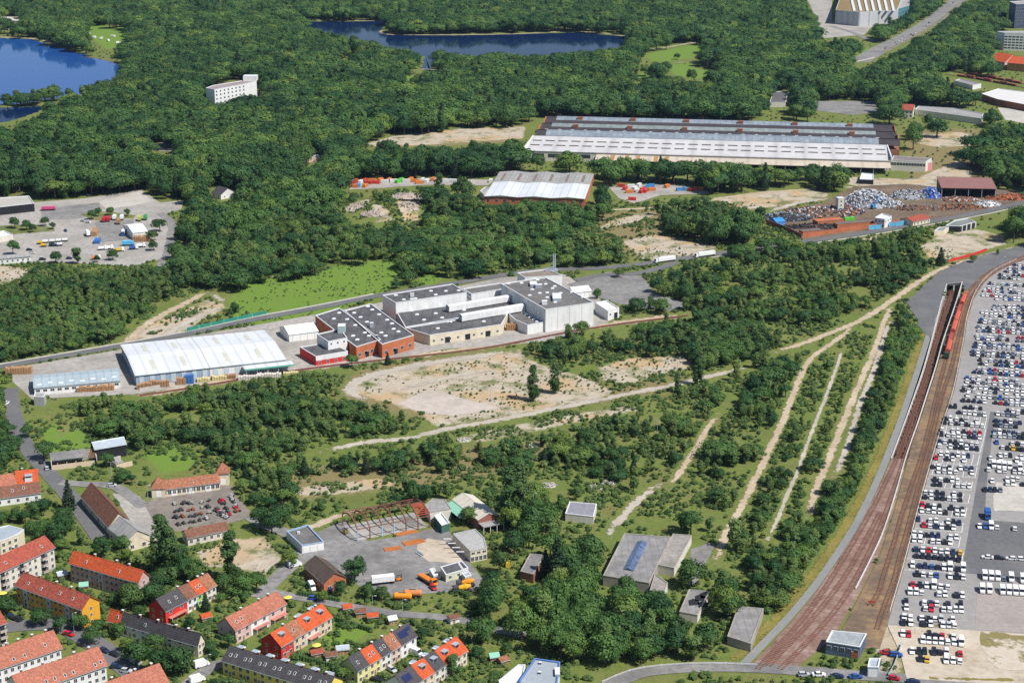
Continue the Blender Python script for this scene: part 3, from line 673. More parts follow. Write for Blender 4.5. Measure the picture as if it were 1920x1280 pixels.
def on_slope(D, h, rise, f, front=True):
    """(y, z) on the slope at fraction f from eave to ridge"""
    return (D/2*f if front else D - D/2*f, h + rise*f)
def chimney(root, x, y, zb, zt, s=0.7):
    o = MB().box(x-s/2, y-s/2, zb, x+s/2, y+s/2, zt).build('chimney', brickd, root)
    MB().box(x-s/2-0.1, y-s/2-0.1, zt+0.002, x+s/2+0.1, y+s/2+0.1, zt+0.15).build('chimney_cap', coping, o)
def dormer(root, x, D, h, rise, w=2.0, f=0.42, hh=1.5, mt=None, front=True):
    y, z = on_slope(D, h, rise, f, True); yi = D/2*0.98; zt = z + hh
    b = MB().box(x-w/2, y, z-0.2, x+w/2, yi, zt)
    if not front: b = MB().box(x-w/2, D-yi, z-0.2, x+w/2, D-y, zt)
    o = b.build('dormer', mt or zinc, root)
    r = MB().box(x-w/2-0.15, y-0.25, zt+0.004, x+w/2+0.15, yi+0.1, zt+0.16) if front else MB().box(x-w/2-0.15, D-yi-0.1, zt+0.004, x+w/2+0.15, D-y+0.25, zt+0.16)
    r.build('dormer_roof', zinc, o)
    if front: MB().box(x-w/2+0.2, y-0.06, z+0.25, x+w/2-0.2, y-0.002, zt-0.15).build('pane', glass, o)
def rooflight(root, x, D, h, rise, f=0.5, w=0.9, l=1.3, mt=None, front=True, name='rooflight'):
    y, z = on_slope(D, h, rise, f, front); a = math.atan2(rise, D/2)*(1 if front else -1)
    o = MB().box(-w/2, -l/2, 0.2, w/2, l/2, 0.34).build(name, mt or frame_w, root, (x, y, z)); o.rotation_euler = (a, 0, 0)
    if name == 'rooflight': MB().box(-w/2+0.1, -l/2+0.1, 0.342, w/2-0.1, l/2-0.1, 0.37).build('pane', glass, o)
def wingrid(root, side, L, D, n, zs, w=1.1, h=1.35, x0=None, x1=None, skip=(), mt=None):
    """n windows per storey on one wall: F front, B back, L left, R right"""
    a, b = (0, L) if side in 'FB' else (0, D)
    a = a if x0 is None else x0; b = b if x1 is None else x1
    for j, z in enumerate(zs):
        for i in range(n):
            if (i, j) in skip: continue
            t = a + (b - a) * (i + 0.5) / n
            p = {'F': (t, -0.0, 0.0), 'B': (t, D, math.pi), 'L': (0.0, t, -math.pi/2), 'R': (L, t, math.pi/2)}[side]
            window(root, p[0], p[1], z, p[2], w, h, mt)
def door(root, x, z, D=0, rz=0.0, w=1.1, h=2.1, mt=None, y=0.0):
    window(root, x, y, h/2+0.1, rz, w, h, mt or wood, 'door')
def flatb(name, label, cat, pts, h, wm, rm, par=0.5, pm=None, vis=0.6, group=None, z0=0.0):
    """flat roofed block over a footprint given by its roof corners"""
    w = [G(*p, h) for p in pts]; c = np.mean(w, 0); q = [(p[0]-c[0], p[1]-c[1]) for p in w]
    ar = sum(q[i][0]*q[(i+1)%len(q)][1] - q[(i+1)%len(q)][0]*q[i][1] for i in range(len(q)))
    if ar < 0: q = q[::-1]
    o = thing(name, label, cat, (c[0], c[1], 0), 0, group)
    n = len(q)
    def ins(d):
        out = []
        for i in range(n):
            p0, p1, p2 = np.array(q[i-1]), np.array(q[i]), np.array(q[(i+1) % n])
            a = (p1-p0)/np.linalg.norm(p1-p0); b = (p2-p1)/np.linalg.norm(p2-p1); na = np.array([-a[1], a[0]]); nb = np.array([-b[1], b[0]])
            m_ = na + nb; m_ = m_ / max(0.3, np.dot(m_, na)); out.append(tuple(p1 + m_*d))
        return out
    wl = MB().add([(*p, z0) for p in q] + [(*p, h) for p in q], [(i, (i+1) % n, (i+1) % n+n, i+n) for i in range(n)])
    wl.build('wall', wm, o)
    qi = ins(0.4); zr = h - par
    MB().add([(*p, zr) for p in ins(0.02)], [tuple(range(n))]).build('roof', rm, o)
    cp = MB(); qo = ins(-0.08)
    cp.add([(*p, h-0.25) for p in qo] + [(*p, h+0.08) for p in qo] + [(*p, h+0.08) for p in qi] + [(*p, zr) for p in qi],
           [(i, (i+1)%n, (i+1)%n+n, i+n) for i in range(n)] + [(i+n, (i+1)%n+n, (i+1)%n+2*n, i+2*n) for i in range(n)] + [(i+2*n, (i+1)%n+2*n, (i+1)%n+3*n, i+3*n) for i in range(n)])
    cp.build('coping', pm or coping, o)
    BASE.append([(p[0]+c[0], p[1]+c[1]) for p in ins(-1.5)])
    if vis:
        hp = []
        for p in q: hp.append(tuple(float(t) for t in P(p[0]+c[0], p[1]+c[1], h))); hp.append(tuple(float(t) for t in P(p[0]+c[0], p[1]+c[1], h*(1-vis))))
        VIS.append((hull(hp), 0))
    o['_'] = 0; del o['_']
    FB[o.name] = (q, c, h); return o
FB = {}
def wallwin(o, i, n, z, w=1.2, h=1.3, t0=0.0, t1=1.0, mt=None, name='window'):
    """windows along wall i (edge i..i+1 of the footprint, counter-clockwise)"""
    q, c, H = FB[o.name]; a = np.array(q[i]); b = np.array(q[(i+1) % len(q)]); ang = math.atan2(*(b-a)[::-1])
    for k in range(n):
        p = a + (b - a)*(t0 + (t1 - t0)*(k+0.5)/n); window(o, p[0], p[1], z, ang, w, h, mt, name)
def edges(o):
    q, c, H = FB[o.name]; return [tuple(round(float(v)) for v in P(p[0]+c[0], p[1]+c[1], H)) for p in q]
def roofpt(o, px, py, dz=-0.5):
    q, c, H = FB[o.name]; p = G(px, py, H + dz); return p[0]-c[0], p[1]-c[1], H + dz
def domes(o, pts, w=1.6, mt=None, name='skylight_dome', hh=0.7):
    for px, py in pts:
        x, y, z = roofpt(o, px, py)
        d = MB().box(x-w/2, y-w/2, z+0.01, x+w/2, y+w/2, z+0.35).build(name, coping, o)
        s = w*0.42; MB().add([(x-s,y-s,z+0.352),(x+s,y-s,z+0.352),(x+s,y+s,z+0.352),(x-s,y+s,z+0.352),(x-s/2,y-s/2,z+hh),(x+s/2,y-s/2,z+hh),(x+s/2,y+s/2,z+hh),(x-s/2,y+s/2,z+hh)],
              [(0,1,5,4),(1,2,6,5),(2,3,7,6),(3,0,4,7),(4,5,6,7)]).build('cupola', mt or skyl, d)
def unit(o, px, py, w, d, hh, mt, name='vent_box'):
    x, y, z = roofpt(o, px, py)
    b = MB().box(x-w/2, y-d/2, z+0.01, x+w/2, y+d/2, z+hh).build(name, mt, o)
    MB().box(x-w/2-0.1, y-d/2-0.1, z+hh+0.004, x+w/2+0.1, y+d/2+0.1, z+hh+0.12).build('lid', coping, b)

# ---------------------------------------------------------------- factory
wx, wy, wr, wL, wD = fr((254.5,704), (393,689), 6.0, (206,649))
for i, (lab, x0, x1) in enumerate((('left hall of the big white warehouse with pallets stacked in front', 0, wL), ('right hall of the big white warehouse with green-edged canopy', wL, None))):
    if x1 is None: x1 = wL + 41.5
    o = thing('warehouse', lab, 'warehouse', (*loc2w(wx, wy, wr, x0, 0), 0), wr, 'white warehouse halls')
    Lh = x1 - x0
    gable_unit(o, 0.0, Lh - 0.15, wD, 6.0, 1.7, bluew if i == 0 else white, whiteroof, 0.5, i == 0, i == 1)
    for fx in (0.28, 0.7):
        for f, frn in ((0.45, True), (0.5, False)):
            rooflight(o, Lh*fx, wD, 6.0, 1.7, f, 2.2, 14.0, mat('fibreglass', (0.55, 0.55, 0.45), 0.5, 0.1), frn, 'skylight_strip')
    for k in range(7):
        MB().box(Lh*(k+0.3)/7, -0.16, 0.4, Lh*(k+0.75)/7, -0.01, 5.0).build('wall_panel', mat('light_panel', (0.5, 0.58, 0.62), 0.5, 0.1, stripes=1.0), o)
    if i == 0:
        for k in range(8): MB().box(-0.12, wD*(k+0.15)/8, 0.5, -0.01, wD*(k+0.85)/8, 5.3).build('wall_panel', mat('dark_panel', (0.2, 0.27, 0.36), 0.5, 0.1), o)
    else:
        MB().box(Lh*0.42, -7.5, 4.8, Lh+3, -0.5, 5.15).build('canopy', whiteroof, o); MB().box(Lh*0.42, -7.8, 4.5, Lh+3, -7.52, 5.3).build('canopy_edge', mat('green_trim', (0.10, 0.38, 0.30), 0.6, 0.1), o)
        for k in range(5): MB().box(Lh*(0.44+0.14*k), -7.3, 0, Lh*(0.44+0.14*k)+0.25, -7.05, 4.8).build('canopy_post', zinc, o)
    regclear(wx, wy, wr, wL + 41.5, wD, 8.0, 0.5)
# pale blue long shed
x, y, r, L, D = fr((64,727), (225,713), 4.2, (207,692))
o = thing('long_shed', 'long low shed with pale blue roof left of the white warehouse', 'shed', (x, y, 0), r)
gable_unit(o, 0, L, D, 4.2, 1.2, white, blueroof); regclear(x, y, r, L, D, 4.5, 0.8)
for k in range(8): rooflight(o, L*(k+0.5)/8, D, 4.2, 1.2, 0.45 if k % 2 else 0.3, 2.4, 1.5, skyl, True, 'skylight')
wingrid(o, 'F', L, D, 12, [2.4], 2.0, 1.2)
# brick factory, two bays
b1 = flatb('brick_factory', 'left bay of the brick factory with dark flat roof', 'factory', [(591,591),(668,650),(714,636),(636,577)], 8, brick, bitumen, group='brick factory bays')
b2 = flatb('brick_factory', 'right bay of the brick factory with orange brick front', 'factory', [(646,582),(716,645),(776,628),(695,569)], 8.3, brick, bitumen, group='brick factory bays')
domes(b1, [(636,587),(626,598),(651,599),(666,610),(684,624),(692,630),(662,630),(670,637),(640,609)], 2.2)
domes(b2, [(690,575),(698,581),(664,587),(711,590),(676,595),(688,604),(726,600),(735,607),(738,617),(715,624),(747,622),(723,630)], 2.2)
unit(b2, 697, 613, 2.0, 2.0, 2.6, zinc); unit(b1, 707, 633, 1.2, 1.2, 1.5, metal_d)
for bb in (b1, b2):
    e = edges(bb); i = max(range(4), key=lambda k: e[k][1] + e[(k+1) % 4][1])
    wallwin(bb, i, 4, 3.0, 2.0, 1.8)
    wallwin(bb, i, 1, 1.8, 3.0, 3.2, 0.35, 0.5, darkw, 'door')
# office block beside it
o = flatb('office_block', 'two-storey white office box with dark roof beside the brick factory', 'building', [(594,626),(615,640),(651,633),(638,616)], 10, white, bitumen)
e = edges(o); i = max(range(4), key=lambda k: e[k][1] + e[(k+1) % 4][1]); wallwin(o, i, 3, 8.3, 1.0, 1.0)
unit(o, 641, 622, 4, 6, 4.0, mat('green_panel', (0.4, 0.5, 0.5), 0.6, 0.1), 'stair_tower')
o = flatb('gatehouse', 'low white and red brick building at the left front of the factory', 'building', [(562,650),(592,668),(652,658),(618,641)], 5.5, redw, bitumen)
q, c, h_ = FB[o.name]; n_ = len(q)
e = edges(o); i = max(range(4), key=lambda k: e[k][1] + e[(k+1) % 4][1])
a_, b_ = np.array(q[i]), np.array(q[(i+1) % 4]); u_ = (b_-a_)/np.linalg.norm(b_-a_); v_ = np.array([u_[1], -u_[0]])*0.12
MB().add([(*(a_+v_), 2.9), (*(b_+v_), 2.9), (*(b_+v_), 5.4), (*(a_+v_), 5.4)], [(0,1,2,3)]).build('fascia', white, o)
wallwin(o, i, 4, 1.5, 1.3, 1.6)
# white sheeted blocks
A_ = flatb('factory_hall', 'long white block with dark flat roof behind the brick factory', 'factory', [(717,553),(742,567.5),(875,548),(848,532)], 12, white, bitumen)
domes(A_, [(742,554),(757,562),(772,561),(779,560),(808,546),(817,553),(836,546),(860,545)], 2.2)
unit(A_, 773, 556, 2.2, 1.6, 2.0, skyl)
e = edges(A_)
Bl = flatb('factory_hall', 'low dark roofed hall in the middle of the white factory', 'factory', [(744,585),(760,613),(868,594),(985,573),(972,561),(872,568)], 6.5, bluew, bitumen)
domes(Bl, [(772,583),(800,578),(782,590),(817,588),(829,596),(795,600),(826,574),(843,583),(870,582),(905,574),(932,568),(858,598)], 2.2)
Cl = flatb('factory_hall', 'low front hall of the white factory with pale doors', 'factory', [(759,614),(806,628),(940,608),(952,588),(868,597)], 6.3, cream, bitumen)
domes(Cl, [(808,607),(821,616),(844,604),(871,600),(896,596),(907,603),(842,604)], 2.2)
e = edges(Cl); i = [k for k in range(len(e)) if min(e[k][0], e[(k+1) % len(e)][0]) < 850 and max(e[k][0], e[(k+1) % len(e)][0]) > 900 and min(e[k][1], e[(k+1) % len(e)][1]) > 600]
if i:
    wallwin(Cl, i[0], 3, 2.0, 3.2, 3.4, 0.1, 0.95, darkw, 'door'); wallwin(Cl, i[0], 9, 2.6, 1.3, 1.2, 0.0, 1.0)
Dl = flatb('factory_hall', 'small low hall with skylight row against the tall white block', 'factory', [(953,587),(966,599),(989,609),(1022,603),(978,582)], 6.0, white, bitumen2)
domes(Dl, [(980,586),(987,590),(994,595),(1001,599),(1007,603)], 2.0)
El = flatb('factory_block', 'tall white factory block with grey stained flat roof', 'factory', [(940,532),(1023,580),(1113,567),(1021,519)], 14, white, bitumen2)
domes(El, [(953,532),(978,531),(1008,525),(1023,533),(1036,541),(1051,550),(1012,550),(1026,549),(998,543),(1026,558),(1041,567),(993,554),(1072,548),(1093,558),(1040,537)], 2.2)
unit(El, 1000, 535, 4, 8, 1.6, zinc); unit(El, 1010, 539, 4, 3, 2.0, zinc); unit(El, 1044, 560, 5, 12, 1.8, zinc); unit(El, 1021, 570, 3, 3, 2.0, skyl)
e = edges(El); i = min(range(4), key=lambda k: e[k][0] + e[(k+1) % 4][0]); wallwin(El, i, 3, 3.0, 2.0, 3.5, 0.5, 0.95, mat('blue_door', (0.05, 0.1, 0.3)), 'door')
q, c, h_ = FB[El.name]
for k in range(4):      # sheet joints
    a_, b_ = np.array(q[k]), np.array(q[(k+1) % 4]); n = int(np.linalg.norm(b_-a_)/7)
    u_ = (b_-a_)/np.linalg.norm(b_-a_); v_ = np.array([u_[1], -u_[0]])*0.04
    for j in range(1, n):
        p_ = a_ + (b_-a_)*j/n; MB().add([(*(p_+v_-u_*0.09), 0.3), (*(p_+v_+u_*0.09), 0.3), (*(p_+v_+u_*0.09), 13.7), (*(p_+v_-u_*0.09), 13.7)], [(0,1,2,3)]).build('cladding_joint', mat('joint', (0.42, 0.42, 0.44)), El)
Fl = flatb('boiler_house', 'rear brownish flat roofed block carrying two thin chimneys', 'building', [(970,511),(984,520),(1054,516),(1026,504)], 15, white, mat('brown_felt', (0.23, 0.19, 0.16), 0.9, 0.2))
for px in (1037.5, 1040.5):
    x, y, z = roofpt(Fl, px, 508); s = MB().tube((x, y, z), (x, y, z+11), 0.45, 0.4, 8).build('flue_pipe', zinc, Fl)
x, y, z = roofpt(Fl, 1034, 508); MB().box(x-4, y-1, z+0.01, x+4, y+1, z+1.4).bar((x-4, y, z+1.4), (x+2, y, z+3), 0.6).build('flue_duct', zinc, Fl)
Gl = flatb('connecting_block', 'narrow link block with blue sawtooth trim between the white blocks', 'building', [(868,541),(884,551),(945,541),(939,530)], 9.5, white, bitumen2)
e = edges(Gl); i = max(range(4), key=lambda k: e[k][1] + e[(k+1) % 4][1]); wallwin(Gl, i, 12, 8.2, 0.9, 1.0, 0, 1, mat('blue_trim', (0.15, 0.25, 0.55))); wallwin(Gl, i, 8, 5.8, 1.0, 1.0)
def tubeway(label, A, B, z, w, h, mt):
    a, b = G(*A, z), G(*B, z); ang = math.atan2(b[1]-a[1], b[0]-a[0]); L = float(np.hypot(*(b-a)[:2]))
    o = thing('conveyor_bridge', label, 'bridge', (a[0], a[1], z - h), ang)
    MB().xprism([(0, 0.4), (w, 0.4), (w, h-0.5), (w/2, h), (0, h-0.5)], 0, L).build('casing', mt, o)
    for k in range(int(L/6)+1): MB().box(k*6.0, -0.05, 0.3, k*6.0+0.15, w+0.05, h-0.45).build('rib', coping, o)
    for k in range(3): MB().box(L*(0.15+0.33*k), w*0.4, -(z-h)+0.0, L*(0.15+0.33*k)+0.5, w*0.6, 0.4).build('support', zinc, o)
tubeway('upper white covered conveyor bridge joining the white blocks', (842,573), (956,554), 10.5, 4, 4.2, white)
tubeway('lower white covered conveyor bridge above the middle hall roof', (866,590), (984,570), 10.5, 4, 4.5, white)
def tent(name, label, A, B, C, h, rise, mt, cat='tent', group=None):
    x, y, r, L, D = fr(A, B, h, C); o = thing(name, label, cat, (x, y, 0), r, group)
    gable_unit(o, 0, L, D, h, rise, mt, mt, 0.15); regclear(x, y, r, L, D, h, 0.8)
    for k in range(4): MB().box(L*(k+0.5)/4-0.07, -0.1, 0, L*(k+0.5)/4+0.07, -0.01, h).build('frame_post', zinc, o)
    return o
pvc = mat('tarpaulin', (0.76, 0.75, 0.72), 0.6, 0.06, 0.4)
tent('storage_tent', 'white storage tent between warehouse and brick factory', (542,628), (597,621), (526,612), 4.2, 2.6, pvc)
tent('storage_tent', 'white tarpaulin shelter at the right end of the tall factory block', (1076,549), (1109,545), (1066,541), 4.0, 2.0, pvc)
o = flatb('annex', 'small white annex with pale roof right of the tall factory block', 'building', [(1116,567),(1140,583),(1161,577),(1138,563)], 6, white, mat('pale_roof', (0.68, 0.68, 0.66), 0.7, 0.06))
e = edges(o); i = max(range(4), key=lambda k: e[k][1] + e[(k+1) % 4][1]); wallwin(o, i, 1, 2.0, 3.0, 3.6, 0.5, 0.9, darkw, 'door'); wallwin(o, i, 1, 3.5, 1.2, 1.2, 0.0, 0.4)
# ---------------------------------------------------------------- long railway halls
hx_, hy_, hr, hL, hD = fr((986,283), (1669,302), 8.5, (994,221))
o = thing('goods_hall', 'very long railway goods hall with dark ridges and white front roof', 'hall', (hx_, hy_, 0), hr)
hw = MB().box(0, 0, 0, hL, hD*0.34, 8.3).build('front_wall', pale, o)
MB().box(0.5, hD*0.34+0.1, 0, hL+12, hD, 7.6).build('rear_wall', brickd, o)
dkroof = mat('black_felt', (0.055, 0.045, 0.05), 0.85, 0.25, 0.3, big=0.05); glz = mat('old_glazing', (0.24, 0.28, 0.32), 0.5, 0.3, 0.25, big=0.05, stripes=5.0)
glz2 = mat('greenish_glazing', (0.24, 0.285, 0.28), 0.5, 0.3, 0.25, big=0.05, stripes=5.0)
slope(-0.5, 8.5, hD*0.33, 11.5, -1, hL+0.5, 0.4).build('roof', mat('white_felt', (0.54, 0.53, 0.525), 0.7, 0.12, 0.2, stripes=24.0, big=0.04), o)
for j, f in enumerate((0.12, 0.22)):
    for k in range(27):
        y0 = hD*f; z0 = 8.5 + 3*f/0.33; MB().box(hL*(k+0.12)/27, y0-1.0, z0+0.3, hL*(k+0.82)/27, y0+1.0, z0+0.95).build('roof_vent', mat('slot_brown', (0.13, 0.10, 0.09)), o)
cuts = [(0.34, 0.385, 11.6, 14.2, glz), (0.385, 0.43, 14.2, 14.4, glz), (0.43, 0.50, 14.4, 10.0, dkroof), (0.50, 0.56, 10.0, 10.8, dkroof), (0.56, 0.60, 10.8, 12.2, dkroof), (0.60, 0.65, 12.2, 14.0, glz2), (0.65, 0.72, 14.0, 9.8, dkroof), (0.72, 0.82, 9.8, 12.0, dkroof), (0.82, 0.88, 12.0, 14.0, glz), (0.88, 1.0, 14.0, 9.6, dkroof)]
for f0, f1, z0, z1, m_ in cuts:
    e0, e1 = (10, hL - 6) if m_ is not dkroof else (0.6, hL + 12.4)
    slope(hD*f0, z0, hD*f1, z1, e0, e1, 0.35).build('roof' if m_ is dkroof else 'skylight_band', m_, o)
    if m_ is not dkroof:
        slope(hD*f0, z0-0.6, hD*f1, max(z1-0.6, 10.2), 0.6, 10, 0.3).build('roof', dkroof, o); slope(hD*f0, z0-0.6, hD*f1, max(z1-0.6, 10.2), hL-6, hL+12.4, 0.3).build('roof', dkroof, o)
for f, z in ((0.50, 10.5), (0.545, 11.2), (0.70, 10.3)):
    for k in range(26): MB().box(hL*(k+0.45)/26, hD*f-0.6, z-0.4, hL*(k+0.45)/26+3.0, hD*f+0.6, z+0.5).build('ridge_vent', skyl, o)
for f, z in ((0.60, 13.2), (0.84, 13.4)):
    for k in range(6): MB().box(hL*(k+0.6)/6.2, hD*f-2, z-1, hL*(k+0.6)/6.2+5, hD*f+2, z+1.8).build('roof_hatch', brickd, o)
for f0, f1 in ((0.48, 0.66), (0.68, 0.98)):
    for xx in (-0.2, hL+12.5): MB().xprism([(hD*f0, 0.1), (hD*f1, 0.1), (hD*f1, 9), (hD*(f0+f1)/2, 15.2), (hD*f0, 9)], xx, xx+0.5).build('gable_wall', brick, o)
MB().box(-1.4, -0.4, 8.2, -0.6, hD*0.33, 12.2).build('verge_board', white, o); MB().box(hL+0.6, -0.4, 8.2, hL+1.4, hD*0.33, 12.2).build('verge_board', white, o)
slope(-16, 5.2, -0.6, 7.0, 62, hL, 0.3).build('canopy_roof', mat('beige_roof', (0.52, 0.45, 0.36), 0.85, 0.14, 0.3, stripes=12.0, big=0.05), o)
for k in range(24): MB().box(66 + k*(hL-70)/23, -15.5, 0, 66.4 + k*(hL-70)/23, -15.1, 5.1).build('canopy_post', zinc, o)
for fx in (0.24, 0.28, 0.31, 0.36, 0.39): slope(-15.8, 5.56, -1.5, 7.22, hL*fx, hL*fx+3.5, 0.05).build('rust_sheet', mat('rusty_sheet', (0.36, 0.22, 0.08), 0.8, 0.2), o)
for k in range(4): MB().box(6+k*13.5, -0.15, 3.5, 16+k*13.5, -0.02, 6.6).build('window_strip', glass, o)
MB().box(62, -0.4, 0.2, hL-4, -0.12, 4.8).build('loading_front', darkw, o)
regclear(hx_, hy_, hr, hL, hD, 8.5, 0.0)
VIS.append(([(994,219),(1665,236),(1692,238),(1690,275),(1668,300),(1668,310),(1420,300),(1270,297),(1100,288),(1090,284),(986,280)], 0))
o = flatb('hall_office', 'flat roofed beige office at the right end of the goods hall', 'building', [(1671,300),(1736,303),(1747,297),(1676,292)], 9, pale, mat('brown_grey_roof', (0.2, 0.17, 0.16), 0.85, 0.2))
e = edges(o); i = max(range(4), key=lambda k: e[k][1] + e[(k+1) % 4][1]); wallwin(o, i, 12, 6.0, 2.0, 2.2)
flatb('annex', 'pink painted annex at the far right of the goods hall office', 'building', [(1737,305),(1747,305),(1748,302),(1738,301)], 7, mat('bright_pink', (0.75, 0.3, 0.34)), greyroof, vis=0.9)
# three-bay hall
ax, ay, ar_, aL, aD = fr((908,368), (1097,373), 6.5, (962,323))
for k in range(3):
    o = thing('store_hall', ['left', 'middle', 'right'][k] + ' bay of the three-bay hall with white front roofs', 'hall', (*loc2w(ax, ay, ar_, aL*k/3, 0), 0), ar_, 'three-bay hall')
    w_ = aL/3 - 0.1
    MB().xprism([(0, 0), (aD, 0), (aD, 6.3), (0, 6.3)], 0, w_).build('wall', brick, o)
    for f0, f1, m_ in ((-0.01, 0.55, whiteroof), (0.551, 1.0, greyroof)):
        mb = MB(); y0, y1 = aD*f0, aD*f1
        for x0, z0, x1, z1 in ((0, 6.4, w_/2, 7.5), (w_/2, 7.5, w_, 6.4)):
            mb.add([(x0,y0,z0),(x1,y0,z1),(x1,y1,z1),(x0,y1,z0),(x0,y0,z0+.3),(x1,y0,z1+.3),(x1,y1,z1+.3),(x0,y1,z0+.3)], [(3,2,1,0),(4,5,6,7),(0,1,5,4),(1,2,6,5),(2,3,7,6),(3,0,4,7)])
        mb.build('roof', m_, o)
    MB().add([(0,0.05,6.3),(w_,0.05,6.3),(w_/2,0.05,7.4)], [(0,1,2)]).build('gable_wall', white, o)
    for j in range(2): MB().box(w_*(0.2+0.5*j), aD*0.62, 7.1, w_*(0.2+0.5*j)+2, aD*0.9, 7.5).build('skylight_strip', mat('brown_strip', (0.2, 0.16, 0.14)), o)
    wingrid(o, 'F', w_, aD, 4, [3.5], 2.2, 1.8)
regclear(ax, ay, ar_, aL, aD, 6.5, 0.25)
flatb('annex', 'low grey annex at the left of the three-bay hall', 'building', [(900,358),(907,364),(920,352),(910,350)], 5, pale, greyroof)
# ---------------------------------------------------------------- far buildings
o = flatb('event_arena', 'large event arena with striped brown roof at the top right', 'arena', [(1567,19),(1611,23),(1682,19),(1700,-24),(1650,-40),(1586,-34)], 20, mat('arena_wall', (0.48, 0.48, 0.50), 0.7, 0.08, stripes=0), mat('sedum_roof', (0.24, 0.17, 0.075), 0.95, 0.2, 0.2))
for k in range(7):
    a, b = G(1602 + k*12.3, 21.0, 20.2), G(1590 + k*12.3, -30, 20.2); c = FB[o.name][1]
    MB().bar((a[0]-c[0], a[1]-c[1], 20.2), (b[0]-c[0], b[1]-c[1], 20.2), 3.5, 0, 1.2).build('roof_rib', skyl, o)
q, c, h_ = FB[o.name]
for k in range(len(q)):
    a_, b_ = np.array(q[k]), np.array(q[(k+1) % len(q)]); u_ = (b_-a_)/np.linalg.norm(b_-a_); v_ = np.array([u_[1], -u_[0]])*0.35
    for j in range(4):
        p_ = a_ + (b_-a_)*(j+0.1)/4; MB().add([(*(p_+v_-u_*0.8), 0), (*(p_+v_+u_*0.8), 0), (*(p_+v_+u_*0.8), 20.3), (*(p_+v_-u_*0.8), 20.3)], [(0,1,2,3)]).build('column', zinc, o)
o = flatb('glass_annex', 'blue-green glazed annex on the right of the arena', 'building', [(1683,17),(1705,10),(1706,-12),(1690,-20)], 16, mat('teal_glass', (0.10, 0.26, 0.30), 0.25, 0.2, 0.4, stripes=4), greyroof)
for i in range(2): wallwin(o, i, 5, 4.0, 4, 2.2); wallwin(o, i, 5, 9.0, 4, 2.2)
o = flatb('slab_block', 'white slab block of flats with rows of windows at the right edge', 'apartment block', [(1869,59),(1884,62),(1985,66),(1975,58)], 22, white, greyroof, vis=1.0)
e = edges(o); i = max(range(4), key=lambda k: e[k][1] + e[(k+1) % 4][1])
for z in (3.5, 7, 10.5, 14, 17.5): wallwin(o, i, 14, z, 3.6, 1.7)
o = flatb('tower_block', 'dark blue high-rise cut off at the top right corner', 'apartment block', [(1893,3),(1905,8),(1960,6),(1950,0)], 34, mat('navy_wall', (0.06, 0.08, 0.14), 0.6, 0.15), greyroof, vis=1.0)
e = edges(o); i = max(range(4), key=lambda k: e[k][1] + e[(k+1) % 4][1])
for z in range(6): wallwin(o, i, 10, 5 + z*4.6, 3.0, 2.0)
def house(name, label, A, B, C, h, rise, wm, rm, nF=4, zs=(1.6, 4.3), nS=2, group=None, cat='house', chim=(), rl=(), dm=(), vis=0.7, ov=0.4, backwin=True, D=None, hip=False, w=1.1, hw=1.35):
    x, y, r, L, D = fr(A, B, h, C, D)
    o = thing(name, label, cat, (x, y, 0), r, group)
    gable_unit(o, 0, L, D, h, rise, wm, rm, ov)
    if nF: wingrid(o, 'F', L, D, nF, zs, w, hw)
    if nF and backwin: wingrid(o, 'B', L, D, max(2, nF//2), zs, w, hw)
    if nS:
        for s in 'LR': wingrid(o, s, L, D, nS, zs, 0.9, 1.2)
    for fx in chim: chimney(o, L*fx, D*0.5+0.3, h+rise-0.8, h+rise+1.1)
    for fx, f in rl: rooflight(o, L*fx, D, h, rise, f)
    for fx in dm: dormer(o, L*fx, D, h, rise)
    regclear(x, y, r, L, D, h+rise*0.7, vis); return o, L, D
house('brick_house', 'orange-roofed ochre building at the right edge below the white slab', (1889,118), (1985,126), None, 9, 6, mat('ochre_brick', (0.5, 0.22, 0.07)), t_orange, 12, (2.2, 5.8), 0, D=30)
house('brick_house', 'small pink house with bright orange roof near the right edge', (1857,113), (1884,117), None, 7, 8, pinkw, t_orange, 4, (2.2, 5), 0, D=26)
o = flatb('freight_shed', 'long freight shed with pale roof at the right edge', 'shed', [(1841,176),(1870,186),(1985,208),(1985,180),(1873,166)], 7, mat('shed_side', (0.25, 0.1, 0.06)), mat('pale_sheet', (0.62, 0.6, 0.58), 0.7, 0.08))
o = flatb('freight_shed', 'small flat shed with white gable left of the pale freight shed', 'shed', [(1790,151),(1824,160),(1840,157),(1800,148)], 5, white, mat('violet_grey_roof', (0.27, 0.25, 0.27)))
o, L_, D_ = house('signal_house', 'pale two-storey gable house with red roof behind the goods hall', (1691,206), (1712,207), None, 8, 3.5, pale, t_red, 3, (2.4, 5.8), 2, D=26, w=1.6, hw=1.8)
o = flatb('ruined_depot', 'half-collapsed grey flat roofed depot behind the red-roofed house', 'building', [(1716,205),(1760,211),(1840,222),(1844,213),(1790,203),(1722,199)], 6, pale, greyroof, vis=0.5)
o = flatb('old_shed', 'lone dark grey roofed shed at the forest edge behind the goods hall', 'shed', [(1443,192),(1473,192),(1478,171),(1450,172)], 5, pale, mat('slate_roof', (0.12, 0.115, 0.12)), vis=0.8)
o = flatb('hotel_block', 'white multi-storey block standing alone among the forest trees', 'apartment block', [(386,165),(402,168),(460,157),(481,152),(470,149),(400,160)], 22, white, mat('brown_grey_roof2', (0.3, 0.24, 0.23)), vis=0.45)
e = edges(o)
for k in range(len(e)):
    if e[k][0] < e[(k+1) % len(e)][0] - 40:
        for z in (4, 8, 12, 16, 19.5): wallwin(o, k, 8, z, 2.0, 1.6)
unit(o, 470, 151, 14, 12, 5, white, 'stair_tower')
house('cottage', 'small dark-roofed cottage with white gable in the forest on the left', (397,361), (414,365), None, 4, 4, white, t_dark, 2, (1.8,), 2, D=14)
